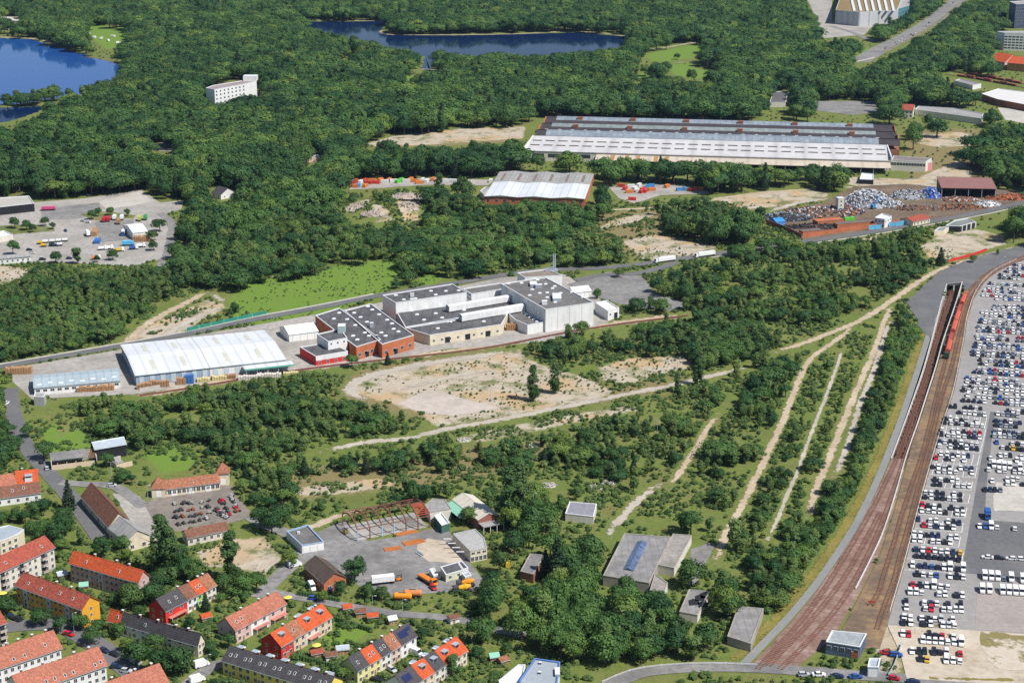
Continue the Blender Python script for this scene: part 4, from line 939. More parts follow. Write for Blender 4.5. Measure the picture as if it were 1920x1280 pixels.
o = flatb('depot_canopy', 'long depot building with open dark front at the left edge', 'depot', [(-40,392),(0,388),(64,381),(54,367),(-40,373)], 6.5, darkw, mat('depot_roof', (0.42, 0.40, 0.36), 0.8, 0.12))
for k in range(4):
    q, c, h_ = FB[o.name]; p = G(10 + k*16, 402 - k*2.2); MB().box(p[0]-c[0]-0.3, p[1]-c[1]-0.8, 0, p[0]-c[0]+0.3, p[1]-c[1]-0.2, 6).build('post', frame_w, o)
x, y, r, L, D = fr((-40,489), (57,480), 4, None, 8)
o = thing('yard_shed', 'long low white shed at the lower left corner of the freight yard', 'shed', (x, y, 0), r); gable_unit(o, 0, L, D, 4, 0.8, white, greyroof); wingrid(o, 'F', L, D, 10, [2.0], 1.0, 1.4); regclear(x, y, r, L, D, 4, 0.9)
flatb('yard_shed', 'pale roofed hut at the left edge of the freight yard', 'shed', [(-30,440),(-10,446),(24,440),(8,432)], 4, pale, skyl)
tent('storage_tent', 'white marquee beside stacked timber in the freight yard', (249,437), (277,434), (250,420), 5, 2.5, pvc)
flatb('lakeside_kiosk', 'white lakeside pavilion at the top left', 'building', [(0,36),(36,40),(40,34),(4,30)], 6, pale, mat('lt_roof', (0.6, 0.56, 0.5)))
flatb('garden_shed_forest', 'small flat roofed hut among the trees left of centre', 'hut', [(570,297),(607,294),(603,290),(572,292)], 4, pinkw, greyroof, vis=0.9)
# scrapyard buildings
x, y, r, L, D = fr((1766,352), (1868,354), 8.0, (1764,339))
o = thing('scrap_shed', 'open-fronted shed with reddish brown roof in the scrapyard', 'shed', (x, y, 0), r)
slope(-0.8, 7.8, D, 11, -0.5, L+0.5, 0.3).build('roof', mat('maroon_sheet', (0.26, 0.13, 0.115), 0.7, 0.12, stripes=2.0), o)
MB().box(0, D-0.4, 0, L, D, 10.9).build('rear_wall', metal_d, o)
for xx in (0, L-0.3): MB().add([(xx,0,0),(xx,D-0.4,0),(xx,D-0.4,10.8),(xx,0,7.8)], [(0,1,2,3)]).build('side_wall', metal_d, o)
for k in range(5): MB().box(L*k/4*0.985, -0.2, 0, L*k/4*0.985+0.4, 0.2, 7.9).build('post', zinc, o)
regclear(x, y, r, L, D, 9, 1.0)
o = flatb('weighing_cabin', 'white two-storey site cabin in the scrapyard', 'cabin', [(1640,408),(1659,411),(1672,405),(1654,400)], 7, white, skyl)
wallwin(o, 0, 3, 1.8, 1.2, 1.2); wallwin(o, 0, 3, 5, 1.2, 1.2); wallwin(o, 1, 3, 5, 1.2, 1.2)
house('scrapyard_office', 'low beige office with red roof at the scrapyard fence', (1712,416), (1744,409), None, 3.6, 2, cream, t_red, 5, (1.8,), 1, D=12)
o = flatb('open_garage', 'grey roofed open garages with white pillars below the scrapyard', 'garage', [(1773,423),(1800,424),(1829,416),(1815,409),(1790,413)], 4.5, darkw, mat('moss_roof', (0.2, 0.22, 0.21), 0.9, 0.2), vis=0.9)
for k in range(4):
    q, c, h_ = FB[o.name]; p = G(1803 + k*8.5, 434 - k*2.2); MB().box(p[0]-c[0]-0.5, p[1]-c[1]-0.4, 0, p[0]-c[0]+0.5, p[1]-c[1]+0.4, 4.2).build('pillar', white, o)
flatb('open_garage', 'low grey roofed hut left of the open garages', 'garage', [(1752,433),(1770,432),(1780,425),(1760,426)], 3.6, cream, mat('moss_roof', (0.2, 0.22, 0.21)), vis=0.9)
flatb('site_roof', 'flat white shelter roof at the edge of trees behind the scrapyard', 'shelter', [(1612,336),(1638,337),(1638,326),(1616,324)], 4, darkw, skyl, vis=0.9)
# ---------------------------------------------------------------- housing estate
def balcony(root, x, z, w=2.6):
    o = MB().box(x-w/2, -1.3, z-0.15, x+w/2, -0.01, z).build('balcony', coping, root)
    MB().box(x-w/2, -1.36, z+0.002, x+w/2, -1.3, z+1.0).box(x-w/2, -1.29, z+0.004, x-w/2+0.06, -0.02, z+1.0).box(x+w/2-0.06, -1.29, z+0.004, x+w/2, -0.02, z+1.0).build('railing', mat('rail_panel', (0.5, 0.42, 0.38), 0.7, 0.2), o)
    MB().box(x-w/2+0.3, -0.09, z+0.1, x+w/2-0.3, -0.02, z+2.1).build('balcony_door', glass, o)
def block(label, A, B, C, h, rise, wm, rm, n, zs, chim=(), rl=(), balc=(), stair=(), gable=None, D=None, group='apartment blocks of the housing estate'):
    o, L, D = house('apartment_block', label, A, B, C, h, rise, wm, rm, 0, zs, 0, group, 'apartment block', chim, (), (), 0.75, 0.5, D=D)
    skip = set()
    xs_ = [(i + 0.5)/n for i in range(n)]
    for j, z in enumerate(zs):
        for i, f in enumerate(xs_):
            if any(abs(f - b) < 0.5/n for b in balc) or any(abs(f-s) < 0.4/n for s in stair): continue
            window(o, L*f, 0, z, 0, 1.1, 1.35)
        for i in range(max(2, n//2)): window(o, L*(i+0.5)/max(2, n//2), D, z, math.pi)
        for b in balc: balcony(o, L*b, z-0.9)
    for s in stair:
        st = MB().box(L*s-1.4, -0.18, 0.0, L*s+1.4, -0.01, h-0.3).build('stairwell', mat('stair_panel', (0.5, 0.5, 0.5)), o)
        for z in zs: window(o, L*s, -0.18, z-1.2 if z > 2 else z, 0, 0.9, 1.1)
        door(o, L*s, 0, y=-0.18)
    for z in zs[:]:
        window(o, L, D*0.5, z, math.pi/2, 0.9, 1.2); window(o, 0, D*0.5, z, -math.pi/2, 0.9, 1.2)
    for fx, f in rl: rooflight(o, L*fx, D, h, rise, f)
    MB().box(0.02, -0.06, 0, L-0.02, -0.012, 0.7).build('plinth', greyw, o)
    return o, L, D
Z3 = (1.6, 4.3, 6.9)
block('ochre yellow apartment block with dark red roof', (30,1096), (153,1141), (189,1126), 8.3, 3.4, orangew, t_red, 14, Z3, (0.05, 0.24, 0.5, 0.72), [(0.15, .4), (0.35, .35), (0.62, .5), (0.82, .45)], stair=(0.14, 0.5, 0.78))
block('pink apartment block with bright orange-red roof', (131,1053), (259,1090), (286,1081), 8.3, 3.4, mat('mauve_wall', (0.52, 0.36, 0.33)), t_orange, 14, Z3, (0.3, 0.62, 0.8), [(0.22, .4), (0.7, .4)], stair=(0.45,))
block('cream apartment block with red roof and stacked balconies, left edge', (-70,1104), (101,1025), None, 9.2, 3.4, pale, t_red, 16, (1.6, 4.4, 7.2), (0.66, 0.4), [(0.9, .4), (0.5, .4)], balc=(0.42, 0.63, 0.87), D=10.5)
o = flatb('apartment_block', 'cream block with pale blue hipped-looking flat roof at left edge', 'apartment block', [(-40,1012),(0,1014),(34,1001),(45,992),(16,984),(-20,992)], 9, cream, zinc, 0.2, group='apartment blocks of the housing estate')
e = edges(o)
for k in range(len(e)):
    if e[k][0] < e[(k+1) % len(e)][0] - 20:
        for z in Z3: wallwin(o, k, 3, z, 1.2, 1.4)
block('white apartment block with salmon roof at the bottom left corner', (-60,1272), (114,1213), None, 9, 4.2, white, t_salmon, 14, Z3, (0.3, 0.5, 0.63, 0.78, 0.93), [(0.62, .2), (0.5, .2), (0.86, .4)], D=11.5)
block('white apartment block with salmon roof and round dormers, nearest bottom left', (40,1299), (199,1245), None, 9, 4.2, white, t_salmon, 12, Z3, (0.1, 0.35, 0.72, 0.9), [(0.3, .15), (0.4, .15), (0.52, .15), (0.62, .15), (0.88, .15), (0.95, .2)], D=11.5)
block('salmon roofed block cut by the bottom edge beside the street', (190,1322), (314,1277), None, 9, 4.2, white, t_salmon, 10, Z3, (0.3, 0.65, 0.9), [(0.55, .3)], D=11.5)
block('block with balconies cut by the left edge above the salmon roofs', (-60,1190), (10,1166), None, 9, 3.5, cream, t_red, 6, Z3, (), (), balc=(0.9,), D=11)
def terrace(base, A, B, C, h, rise, secs, group, D=None, nw=2, garden=True, ph=0.75):
    """row of terraced houses: secs = [(width fraction, wall, roof, label, extras)]"""
    x, y, r, L, D = fr(A, B, h, C, D); s = 0.0; n = len(secs)
    for i, (f, wm, rm, lab, ex) in enumerate(secs):
        w_ = L*f; X = loc2w(x, y, r, s, 0)
        o = thing('terraced_house', lab, 'house', (*X, 0), r, group)
        gable_unit(o, 0.0, w_ - 0.06, D, h, rise, wm, rm, 0.35, i == 0, i == n-1)
        wingrid(o, 'F', w_, D, nw, (1.7, 4.2), 1.2, 1.3); wingrid(o, 'B', w_, D, nw, (1.7, 4.2))
        door(o, w_*0.5, 0, D, 0, 1.0, 2.0)
        if i == 0: wingrid(o, 'L', w_, D, 2, (1.7, 4.2), 0.9, 1.2)
        if i == n-1: wingrid(o, 'R', w_, D, 2, (1.7, 4.2), 0.9, 1.2)
        chimney(o, w_*0.97 if i < n-1 else w_*0.5, D*0.5, h+rise-0.8, h+rise+1.0)
        for k in ex:
            if k == 'd': dormer(o, w_*0.5, D, h, rise, 2.2)
            if k == 'D': dormer(o, w_*0.5, D, h, rise, 2.4, front=False)
            if k == 'l': rooflight(o, w_*0.35, D, h, rise, 0.45)
            if k == 'r': rooflight(o, w_*0.68, D, h, rise, 0.5)
            if k == 's': rooflight(o, w_*0.4, D, h, rise, 0.55, w_*0.5, 2.6, solar, True, 'solar_panel')
            if k == 'S': rooflight(o, w_*0.78, D, h, rise, 0.7, w_*0.28, 1.4, solar, True, 'solar_panel')
            if k == 'a':
                a = MB().box(w_*0.1, -1.8, 2.35, w_*0.9, -0.02, 2.5).build('awning', mat('awning_red', (0.5, 0.2, 0.15)), o)
                for t in (0.15, 0.85): MB().box(w_*t-0.05, -1.75, 0, w_*t+0.05, -1.65, 2.35).build('awning_post', frame_w, o)
        s += w_
    regclear(x, y, r, L, D, h+rise*0.6, ph)
terrace('a', (310,1145), (405,1096), (281,1133), 5.6, 3.6, [(0.42, redw, t_dark, 'red terraced house with black roof beside the tall tree', 'lra'), (0.2, white, t_brown, 'white terraced house with brown roof next to the red one', ''), (0.19, greenw, t_orange, 'lime green terraced house with bright orange roof', 'lr'), (0.19, pale, t_rustb, 'pale end-of-terrace house right of the lime green one', '')], 'terrace of the black-roofed red house')
terrace('b', (203,1161), (371,1208), (399,1204), 5.2, 3.4, [(0.14, yelloww, t_orange, 'yellow end-of-terrace house with orange roof and dark skylight', 'r'), (0.2, white, t_dark, 'white dark-roofed house second in its terrace from the yellow end', ''), (0.2, white, t_dark, 'white dark-roofed house in the middle of its terrace', 'l'), (0.2, white, t_dark, 'white dark-roofed house with grey rear dormer, fourth from the yellow end', 'D'), (0.26, cream, t_dark, 'cream gable end of the dark-roofed terrace', 'D')], 'dark roofed terrace with yellow end')
terrace('c', (441,1181), (536,1131), (410,1167), 5.6, 3.6, [(0.3, pinkw, t_salmon, 'pink end-of-terrace house with two skylights', 'lr'), (0.35, white, t_salmon, 'white middle house of the salmon-roofed terrace', 'a'), (0.35, pinkw, t_salmon, 'pinkish house at the right end of the salmon-roofed terrace', 'a')], 'salmon roofed terrace of three')
terrace('d', (527,1211), (622,1155), (493,1196), 5.6, 3.7, [(0.24, redw, t_orange, 'bright red end-of-terrace house with orange roof', 'd'), (0.24, beige, t_rustb, 'beige house with mottled roof next to the bright red house', 'l'), (0.27, pale, t_orange, 'pale house with two-window grey dormer, third from the red house', 'dDa'), (0.25, beige, t_orange, 'tan house with dormer at the right end of the red house row', 'dD')], 'orange roofed terrace with red end')
terrace('e', (670,1257), (781,1191), (635,1246), 5.6, 3.7, [(0.19, lemonw, t_dark, 'lemon yellow end-of-terrace house with black roof', 'l'), (0.2, lemonw, t_orange, 'lemon house with orange roof and two skylights', 'lr'), (0.17, white, t_dark, 'white house with black roof in the middle of the mixed terrace', 'lr'), (0.17, mat('pale_pink', (0.6, 0.45, 0.4)), t_rustb, 'pale house with rust-brown roof in the mixed terrace', 'r'), (0.27, white, t_dark, 'white end house with black roof and blue solar panels', 'sS')], 'mixed terrace with solar panels')
terrace('f', (762,1292), (876,1218), None, 5.6, 3.7, [(0.25, white, t_dark, 'black-roofed house at the lower left end of the rightmost terrace', 's'), (0.2, beige, t_orange, 'orange-roofed house with grey dormer, second in the rightmost terrace', 'dD'), (0.18, pale, t_dark, 'black-roofed house in the middle of the rightmost terrace', 'dD'), (0.18, pale, t_orange, 'orange-roofed house fourth in the rightmost terrace', 'dD'), (0.19, cream, t_orange, 'bright orange-roofed house at the upper end of the rightmost terrace', 'dD')], 'rightmost terrace', D=9.5)
terrace('g', (417,1237), (612,1296), None, 5.6, 3.4, [(1/7, yelloww, t_dark, f'dark-roofed house with skylights, {ordn(k+1)} from the left in the bottom terrace', 'lrD') for k in range(7)], 'long dark roofed bottom terrace', D=9.5)
o, L_, D_ = house('cottage', 'white cottage with orange roof and front gable at the left edge', (31,906), (71,902), None, 4.5, 4, white, t_orange, 3, (1.7,), 1, D=9, chim=(0.3,))
MB().xprism([(0, 3.5), (0.1, 3.5), (0.1, 6.5), (0, 6.5)], L_*0.4, L_*0.75).build('gable_wall', white, o); dormer(o, L_*0.58, D_, 4.5, 4, 3.0, 0.05, 2.6, white)
house('cottage', 'red-roofed white house joined left of the gabled cottage, left edge', (-30,919), (30,907), None, 4.5, 3.5, white, t_salmon, 4, (1.7,), 1, D=9)
house('cottage', 'brown-roofed house in front of the gabled cottage', (-10,934), (76,922), None, 4, 3.2, white, t_brown, 5, (1.7,), 1, D=8, rl=((0.4, .5), (0.65, .6)))
o = flatb('grey_villa', 'blue-grey roofed building at the bottom edge with white parapets', 'building', [(974,1275),(985,1320),(1040,1320),(1050,1240),(1003,1233)], 7, white, mat('slate_blue_roof', (0.33, 0.37, 0.4), 0.7, 0.12, big=0.05), pm=mat('blue_coping', (0.12, 0.22, 0.5)))
unit(o, 1013, 1244, 0.8, 0.8, 0.7, metal_d); unit(o, 1012, 1262, 0.8, 0.8, 0.7, metal_d); unit(o, 1045, 1262, 1.5, 5, 1.0, zinc)
flatb('grey_villa', 'white low wing with pale roof left of the blue-grey roofed building', 'building', [(935,1275),(945,1300),(975,1300),(985,1245),(972,1245)], 4, white, skyl)
# ---------------------------------------------------------------- stables, barns and ruins on the left
o, L_, D_ = house('stable_range', 'long low stable range with brown tiled roof', (304,917), (412,903), None, 3.8, 2.4, cream, t_rustb, 12, (1.9,), 0, D=7.5, w=1.4, hw=1.6)
for k in range(3): door(o, L_*(0.2+0.3*k), 0, w=2.4, h=2.8, mt=frame_w)
def turret(label, px, py, s, h, rise):
    p = G(px, py); o = thing('stable_turret', label, 'tower', (p[0], p[1], 0), 0.12, 'stable towers')
    MB().box(-s/2, -s/2, 0, s/2, s/2, h).build('wall', cream, o)
    e = s/2+0.5; MB().add([(-e,-e,h),(e,-e,h),(e,e,h),(-e,e,h),(0,0,h+rise)], [(0,1,4),(1,2,4),(2,3,4),(3,0,4),(3,2,1,0)]).build('roof', t_rustb, o)
    window(o, 0, -s/2, 1.8, 0, 2.2, 2.6, frame_w, 'door'); window(o, s/2, 0, h-1.2, math.pi/2)
    VIS.append(([(px-14, py-34), (px+14, py-34), (px+14, py-4), (px-14, py-4)], 0)); BASE.append([(p[0]-s, p[1]-s), (p[0]+s, p[1]-s), (p[0]+s, p[1]+s), (p[0]-s, p[1]+s)])
turret('left square tower of the stable range with hipped roof', 299, 928, 6.0, 4.5, 4.5)
turret('right taller square tower of the stable range with hipped roof', 419, 906, 5.5, 6, 4.5)
def longbarn(label, gl, gr, back, h, rise, wm, rm, name='barn'):
    """gable faces the camera: gl, gr = front eave corners, back = far end of the left eave"""
    a, b, c = G(*gl, h), G(*gr, h), G(*back, h)
    u = (a - c)[:2]; L = float(np.hypot(*u)); rz = math.atan2(u[1], u[0]); v = np.array([-u[1], u[0]])/L
    D = float(np.dot((b - a)[:2], v)); o = thing(name, label, 'barn', (c[0], c[1], 0), rz)
    gable_unit(o, 0, L, D, h, rise, wm, rm); wingrid(o, 'F', L, D, 4, [1.8]); wingrid(o, 'R', L, D, 2, [1.8], 1.4, 1.5)
    regclear(c[0], c[1], rz, L, D, h+rise*0.7, 0.7); return o, L, D
longbarn('long barn with steep brown tiled roof beside the street', (204,986), (243,976), (153,929), 4.5, 5, cream, t_brown)
longbarn('pale grey roofed end building attached below the brown barn', (236,1014), (285,1006), (204,989), 5, 3.5, cream, greyroof)
house('cart_shed', 'low shed with brown tiled roof at the lower edge of the courtyard', (352,1008), (428,992), None, 3.6, 2, pale, t_brown, 6, (1.8,), 1, D=7)
x, y, r, L, D = fr((96,868), (182,858), 3.6, None, 9)
o = thing('ruined_shed', 'long ruined shed with torn grey roof on the left', 'ruin', (x, y, 0), r)
MB().box(0, D-0.3, 0, L, D, 5).build('rear_wall', pale, o); MB().box(0.0, 0, 0, L*0.94, 0.3, 2.4).build('front_wall', beige, o); MB().box(-0.02, 0.32, 0, 0.28, D-0.32, 4).box(L-0.28, 0.32, 0, L, D-0.32, 4).build('end_wall', pale, o)
slope(2.5, 3.6, D, 5.2, 0, L*0.8, 0.2).build('roof', mat('torn_roof', (0.2, 0.2, 0.19), 0.9, 0.3), o)
for k in range(6): MB().bar((L*(0.82+0.03*k), 1, 3.4), (L*(0.82+0.03*k), D, 5.1), 0.2).build('rafter', wood, o)
for k in range(4): MB().bar((L*(0.1+0.2*k), 0.4, 0.3), (L*(0.15+0.2*k), 3.5, 2.0), 0.35).build('fallen_beam', wood, o)
regclear(x, y, r, L, D, 4, 0.9)
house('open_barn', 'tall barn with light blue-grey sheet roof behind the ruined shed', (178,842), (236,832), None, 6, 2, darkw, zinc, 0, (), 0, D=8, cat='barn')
x, y, r, L, D = fr((218,868), (248,861), 3, None, 8); o = thing('ruined_shed', 'roofless broken walls right of the tall blue-grey barn', 'ruin', (x, y, 0), r)
MB().box(0, 0, 0, L, 0.3, 2.2).build('front_wall', beige, o); MB().box(0, D-0.3, 0, L*0.7, D, 3).build('rear_wall', beige, o); MB().box(0, 0.32, 0, 0.3, D-0.32, 2.6).build('end_wall', beige, o)
slope(1, 2.3, D, 2.9, L*0.1, L*0.5, 0.15).build('roof', greyroof, o); regclear(x, y, r, L, D, 3, 0.9)
flatb('garden_hut', 'grey two-storey hut below the pale blue long shed', 'hut', [(63,743),(82,744),(86,736),(66,735)], 5, greyw, greyroof, vis=0.8)
# ---------------------------------------------------------------- workshop area
o, L_, D_ = longbarn('brick workshop with dark brown gabled roof', (607,1092), (650,1083), (571,1060), 4.5, 3.0, brick, mat('brown_felt2', (0.10, 0.075, 0.06), 0.85, 0.25, 0.5, big=0.1), 'workshop')
window(o, L_, D_*0.55, 1.6, math.pi/2, 3.2, 3.0, brickd, 'door')
o = flatb('workshop', 'white flat roofed workshop with dark roof at the yard entrance', 'workshop', [(537,995),(566,1022),(607,1015),(577,983)], 3.8, white, bitumen2, pm=mat('blue_trim2', (0.3, 0.42, 0.6)))
unit(o, 560, 1000, 1, 1, 0.8, skyl); e = edges(o); i = max(range(4), key=lambda k: e[k][1] + e[(k+1) % 4][1]); wallwin(o, i, 3, 1.5, 2.2, 2.4, 0, 1, frame_w, 'door')
# steel skeleton
a, b = G(671,1014), G(806,988); fx_, fy_ = a[:2]; sr = math.atan2(b[1]-a[1], b[0]-a[0]); sL = float(np.hypot(*(b-a)[:2])); u_ = np.array([math.cos(sr), math.sin(sr)]); v_ = np.array([-u_[1], u_[0]])
bk = G(641,985); sD = float(np.dot(bk[:2]-a[:2], v_)); sD = min(max(sD, 16), 26)
o = thing('steel_frame', 'rusty bare steel skeleton of a hall without roof', 'steel frame', (a[0], a[1], 0), sr)
stl = mat('red_oxide_steel', (0.20, 0.085, 0.06), 0.75, 0.25, 0.8); stb = mat('blue_column', (0.33, 0.50, 0.68), 0.6, 0.1)
for k in range(7):
    X = sL*k/6
    MB().box(X-0.2, -0.2, 0, X+0.2, 0.2, 5.2).build('column', stb if k in (0, 2, 3) else stl, o)
    MB().box(X-0.2, sD-0.2, 0, X+0.2, sD+0.2, 5.2).build('column', stl, o)
    mb = MB(); pts = [(X, sD*t, 5.2 + 3.0*math.sin(math.pi*t)**0.8) for t in np.linspace(0, 1, 9)]
    for p, q in zip(pts[:-1], pts[1:]): mb.bar(p, q, 0.35, 0, 0.6)
    mb.build('arch_rafter', stl, o)
for y_, z_ in ((0, 5.3), (sD, 5.3), (sD, 6.2), (sD*0.5, 8.3)): MB().bar((0, y_, z_), (sL, y_, z_), 0.32).build('purlin', stl, o)
mb = MB()
for k in range(24): mb.bar((sL*k/24, sD, 5.3 if k % 2 else 6.2), (sL*(k+1)/24, sD, 6.2 if k % 2 else 5.3), 0.14)
mb.build('lattice_girder', stl, o)
for t in np.linspace(0.06, 0.44, 8): y_ = sD*t; MB().bar((sL*5/6, y_, 5.25+3.0*math.sin(math.pi*t)**0.8), (sL, y_, 5.25+3.0*math.sin(math.pi*t)**0.8), 0.3).build('purlin', mat('red_purlin', (0.45, 0.07, 0.05)), o)
MB().box(0.3, 0.5, 0.06, sL-0.2, sD-0.5, 0.12).build('floor_slab', concrete, o)
BASE.append([loc2w(a[0], a[1], sr, p, q) for p, q in ((-2,-2),(sL+2,-2),(sL+2,sD+2),(-2,sD+2))])
# steel beams lying on the yard
def beams(label, A, B, n, mt, w=0.35, g=0.6):
    p, q = G(*A), G(*B); r = math.atan2(q[1]-p[1], q[0]-p[0]); L = float(np.hypot(*(q-p)[:2])); o = thing('beam_stack', label, 'steel beams', (p[0], p[1], 0), r)
    for k in range(n): MB().box(0, k*g, 0.1, L*(1-0.06*(k % 3)), k*g+w, 0.5).build('beam', mt, o)
orst = mat('orange_rust', (0.5, 0.17, 0.05), 0.85, 0.2, 0.8)
beams('stack of orange-rusty beams lying before the steel frame', (742,1006), (785,998), 5, orst); beams('long rusty beams lying loose on the asphalt', (722,1034), (755,1030), 5, orst, 0.4, 0.7); beams('pile of orange beams along the weedy sand patch', (760,1024), (800,1016), 6, orst, 0.4, 0.7)
beams('two grey girders lying on the asphalt near the sand patch', (778,1036), (790,1044), 2, zinc, 0.4, 1.2)
o = flatb('shed', 'grey weathered round-topped shed beside the steel frame', 'shed', [(797,946),(806,960),(846,953),(835,936),(812,934)], 5, pale, greyroof, 0.15, mat('weathered_wall', (0.34, 0.31, 0.27)), vis=0.9)
o = flatb('site_cabin', 'white roofed cabin with green side next to the steel frame', 'cabin', [(814,966),(828,984),(843,979),(828,960)], 4, mat('dk_green', (0.05, 0.13, 0.1)), skyl, vis=0.9)
o, L_, D_ = longbarn('pale barrel-roofed hall with green lean-to beside tall poplars', (897,974), (934,965), (849,936), 5, 2.0, mat('red_timber', (0.3, 0.12, 0.08)), mat('sand_roof', (0.60, 0.55, 0.46), 0.8, 0.08, stripes=4.0), 'hall')
slope(-5, 3.6, -0.42, 4.6, L_*0.02, L_*0.7, 0.15).build('lean_to_roof', mat('mint_sheet', (0.25, 0.52, 0.38), 0.7, 0.1), o)
MB().box(L_+0.1, 0, 3.2, L_+5, D_, 3.5).build('porch_roof', greyroof, o)
for k in range(4): MB().box(L_+4.7, D_*k/3*0.97, 0, L_+4.9, D_*k/3*0.97+0.2, 3.2).build('porch_post', frame_w, o)
o = flatb('workshop', 'grey flat roofed workshop with open dark left side', 'workshop', [(849,1000),(882,1033),(913,1027),(908,1008),(891,991)], 5, cream, mat('grey_felt', (0.38, 0.37, 0.36), 0.85, 0.15, big=0.08), 0.15, mat('grey_felt', (0.38, 0.37, 0.36)), vis=0.9)
e = edges(o); i = max(range(len(e)), key=lambda k: e[k][1] + e[(k+1) % len(e)][1]); wallwin(o, i, 3, 3.9, 1.4, 0.9); wallwin(o, i, 4, 1.4, 1.3, 1.8)
for k in range(4):
    q, c, h_ = FB[o.name]; p = G(850+k*8, 1010+k*8, 3.0); MB().box(p[0]-c[0]-4, p[1]-c[1]-0.2, 2.9, p[0]-c[0]+2, p[1]-c[1]+0.2, 3.2).build('crane_beam', frame_w, o)
def cabin(label, pts, h, wm, rm, name='site_cabin', cat='cabin', vis=0.9):
    o = flatb(name, label, cat, pts, h, wm, rm, 0.15, vis=vis); e = edges(o); i = max(range(len(e)), key=lambda k: e[k][1] + e[(k+1) % len(e)][1]); wallwin(o, i, 2, h*0.55, 1.2, 1.0); return o
cabin('small white cabin at the left of the workshop cabins', [(805,1066),(813,1079),(821,1076),(814,1064)], 3, white, skyl)
cabin('long pale cabin with dark roof panels in the machinery yard', [(826,1062),(836,1077),(868,1068),(858,1053)], 3.2, mat('pale_green_wall', (0.6, 0.62, 0.45)), bitumen)
cabin('white cabin with black flat roof right of the pale cabin', [(858,1053),(868,1067),(878,1064),(866,1051)], 3.4, white, bitumen)
cabin('blue-grey roofed box beside the orange mixer trucks', [(866,1074),(872,1081),(884,1078),(878,1070)], 2.6, greyw, zinc)
# ruined halls bottom centre-right
o = flatb('ruined_hall', 'large derelict hall with grey roof and collapsed skylight', 'ruin', [(1171,999),(1131,1078),(1217,1092),(1258,1006)], 4.5, mat('weathered_wall', (0.34, 0.31, 0.27), 0.9, 0.25, 0.4), mat('weathered_roof', (0.25, 0.24, 0.235), 0.9, 0.28, 0.3, stripes=3.0, big=0.1), 0.2, mat('weathered_wall', (0.34, 0.31, 0.27)), vis=0)
VIS.append(([(1171,1000),(1138,1062),(1160,1072),(1196,1062),(1226,1068),(1257,1008)], 0)); VIS.append(([(1262,1002),(1240,1045),(1252,1060),(1232,1085),(1228,1118),(1248,1092),(1262,1050),(1290,1005)], 0))
q, c, h_ = FB[o.name]; a, b = G(1195,1014,4.5), G(1168,1066,4.5); a2, b2 = G(1214,1017,4.5), G(1188,1070,4.5)
MB().add([(a[0]-c[0],a[1]-c[1],4.4),(b[0]-c[0],b[1]-c[1],4.4),(b2[0]-c[0],b2[1]-c[1],4.4),(a2[0]-c[0],a2[1]-c[1],4.4),((a[0]+a2[0])/2-c[0],(a[1]+a2[1])/2-c[1],5.3),((b[0]+b2[0])/2-c[0],(b[1]+b2[1])/2-c[1],5.3)], [(0,1,5,4),(4,5,2,3),(0,4,3),(1,2,5)]).build('skylight', mat('broken_glass', (0.10, 0.14, 0.24), 0.3, 0.5, 0.5), o)
o = flatb('ruined_hall', 'narrow ruined wing along the right of the large derelict hall', 'ruin', [(1262,1000),(1234,1058),(1264,1064),(1297,1003)], 4, pale, mat('wreck_roof', (0.30, 0.275, 0.25), 0.9, 0.35, big=0.15), 0.2, mat('weathered_wall', (0.34, 0.31, 0.27)), vis=0)
flatb('ruined_hall', 'low ruined annex with white end wall below the derelict wing', 'ruin', [(1228,1074),(1215,1118),(1239,1127),(1252,1092)], 4, white, mat('wreck_roof', (0.30, 0.275, 0.25)), 0.2, mat('weathered_wall', (0.34, 0.31, 0.27)), vis=0)
o = flatb('ruined_hall', 'small wrecked building with holes in its roof', 'ruin', [(1292,1104),(1274,1146),(1308,1152),(1331,1108)], 3.5, pale, mat('weathered_roof', (0.25, 0.24, 0.235)), 0.2, mat('weathered_wall', (0.34, 0.31, 0.27)), vis=0.1)
for px, py in ((1312,1120), (1322,1115), (1300,1128), (1318,1132)): x, y, z = roofpt(o, px, py, -0.2); MB().add([(x-2,y-3,z+.02),(x+1.6,y-2.4,z+.02),(x+2.4,y+1,z+.02),(x+.4,y+3,z+.02),(x-1.8,y+1.4,z+.02)], [(0,1,2,3,4)]).build('roof_hole', darkw, o)
o = flatb('long_shed', 'long grey corrugated shed near the bottom right of the wood', 'shed', [(1384,1136),(1364,1192),(1408,1206),(1432,1140)], 3.5, mat('weathered_wall', (0.34, 0.31, 0.27)), mat('weathered_roof', (0.25, 0.24, 0.235)), 0.15, mat('weathered_wall', (0.34, 0.31, 0.27)), vis=0)
VIS.append(([(1385,1138),(1370,1180),(1412,1192),(1430,1143)], 0))
flatb('small_shed', 'small blue-grey roofed shed standing alone below the tall trees', 'shed', [(1060,962),(1113,968),(1119,944),(1068,940)], 3.6, pale, mat('slate2', (0.25, 0.25, 0.28)), 0.15, vis=0.9)
flatb('small_shed', 'broken small shed hidden beside the big spruce', 'shed', [(994,1037),(976,1070),(1000,1076),(1021,1040)], 4, brickd, mat('slate3', (0.2, 0.19, 0.19)), 0.15, mat('weathered_wall', (0.34, 0.31, 0.27)), vis=0.8)
o = flatb('railway_office', 'grey-blue flat roofed railway building beside the tracks at the bottom', 'building', [(1560,1181),(1549,1202),(1612,1212),(1625,1187)], 5, mat('dk_blue', (0.1, 0.13, 0.2)), mat('bluegrey2', (0.3, 0.33, 0.34)), vis=1.0)
e = edges(o); i = max(range(4), key=lambda k: e[k][1] + e[(k+1) % 4][1]); wallwin(o, i, 5, 3, 1.4, 1.2); wallwin(o, i, 1, 1.5, 2.5, 2.4, 0.75, 1.0, brick, 'door')
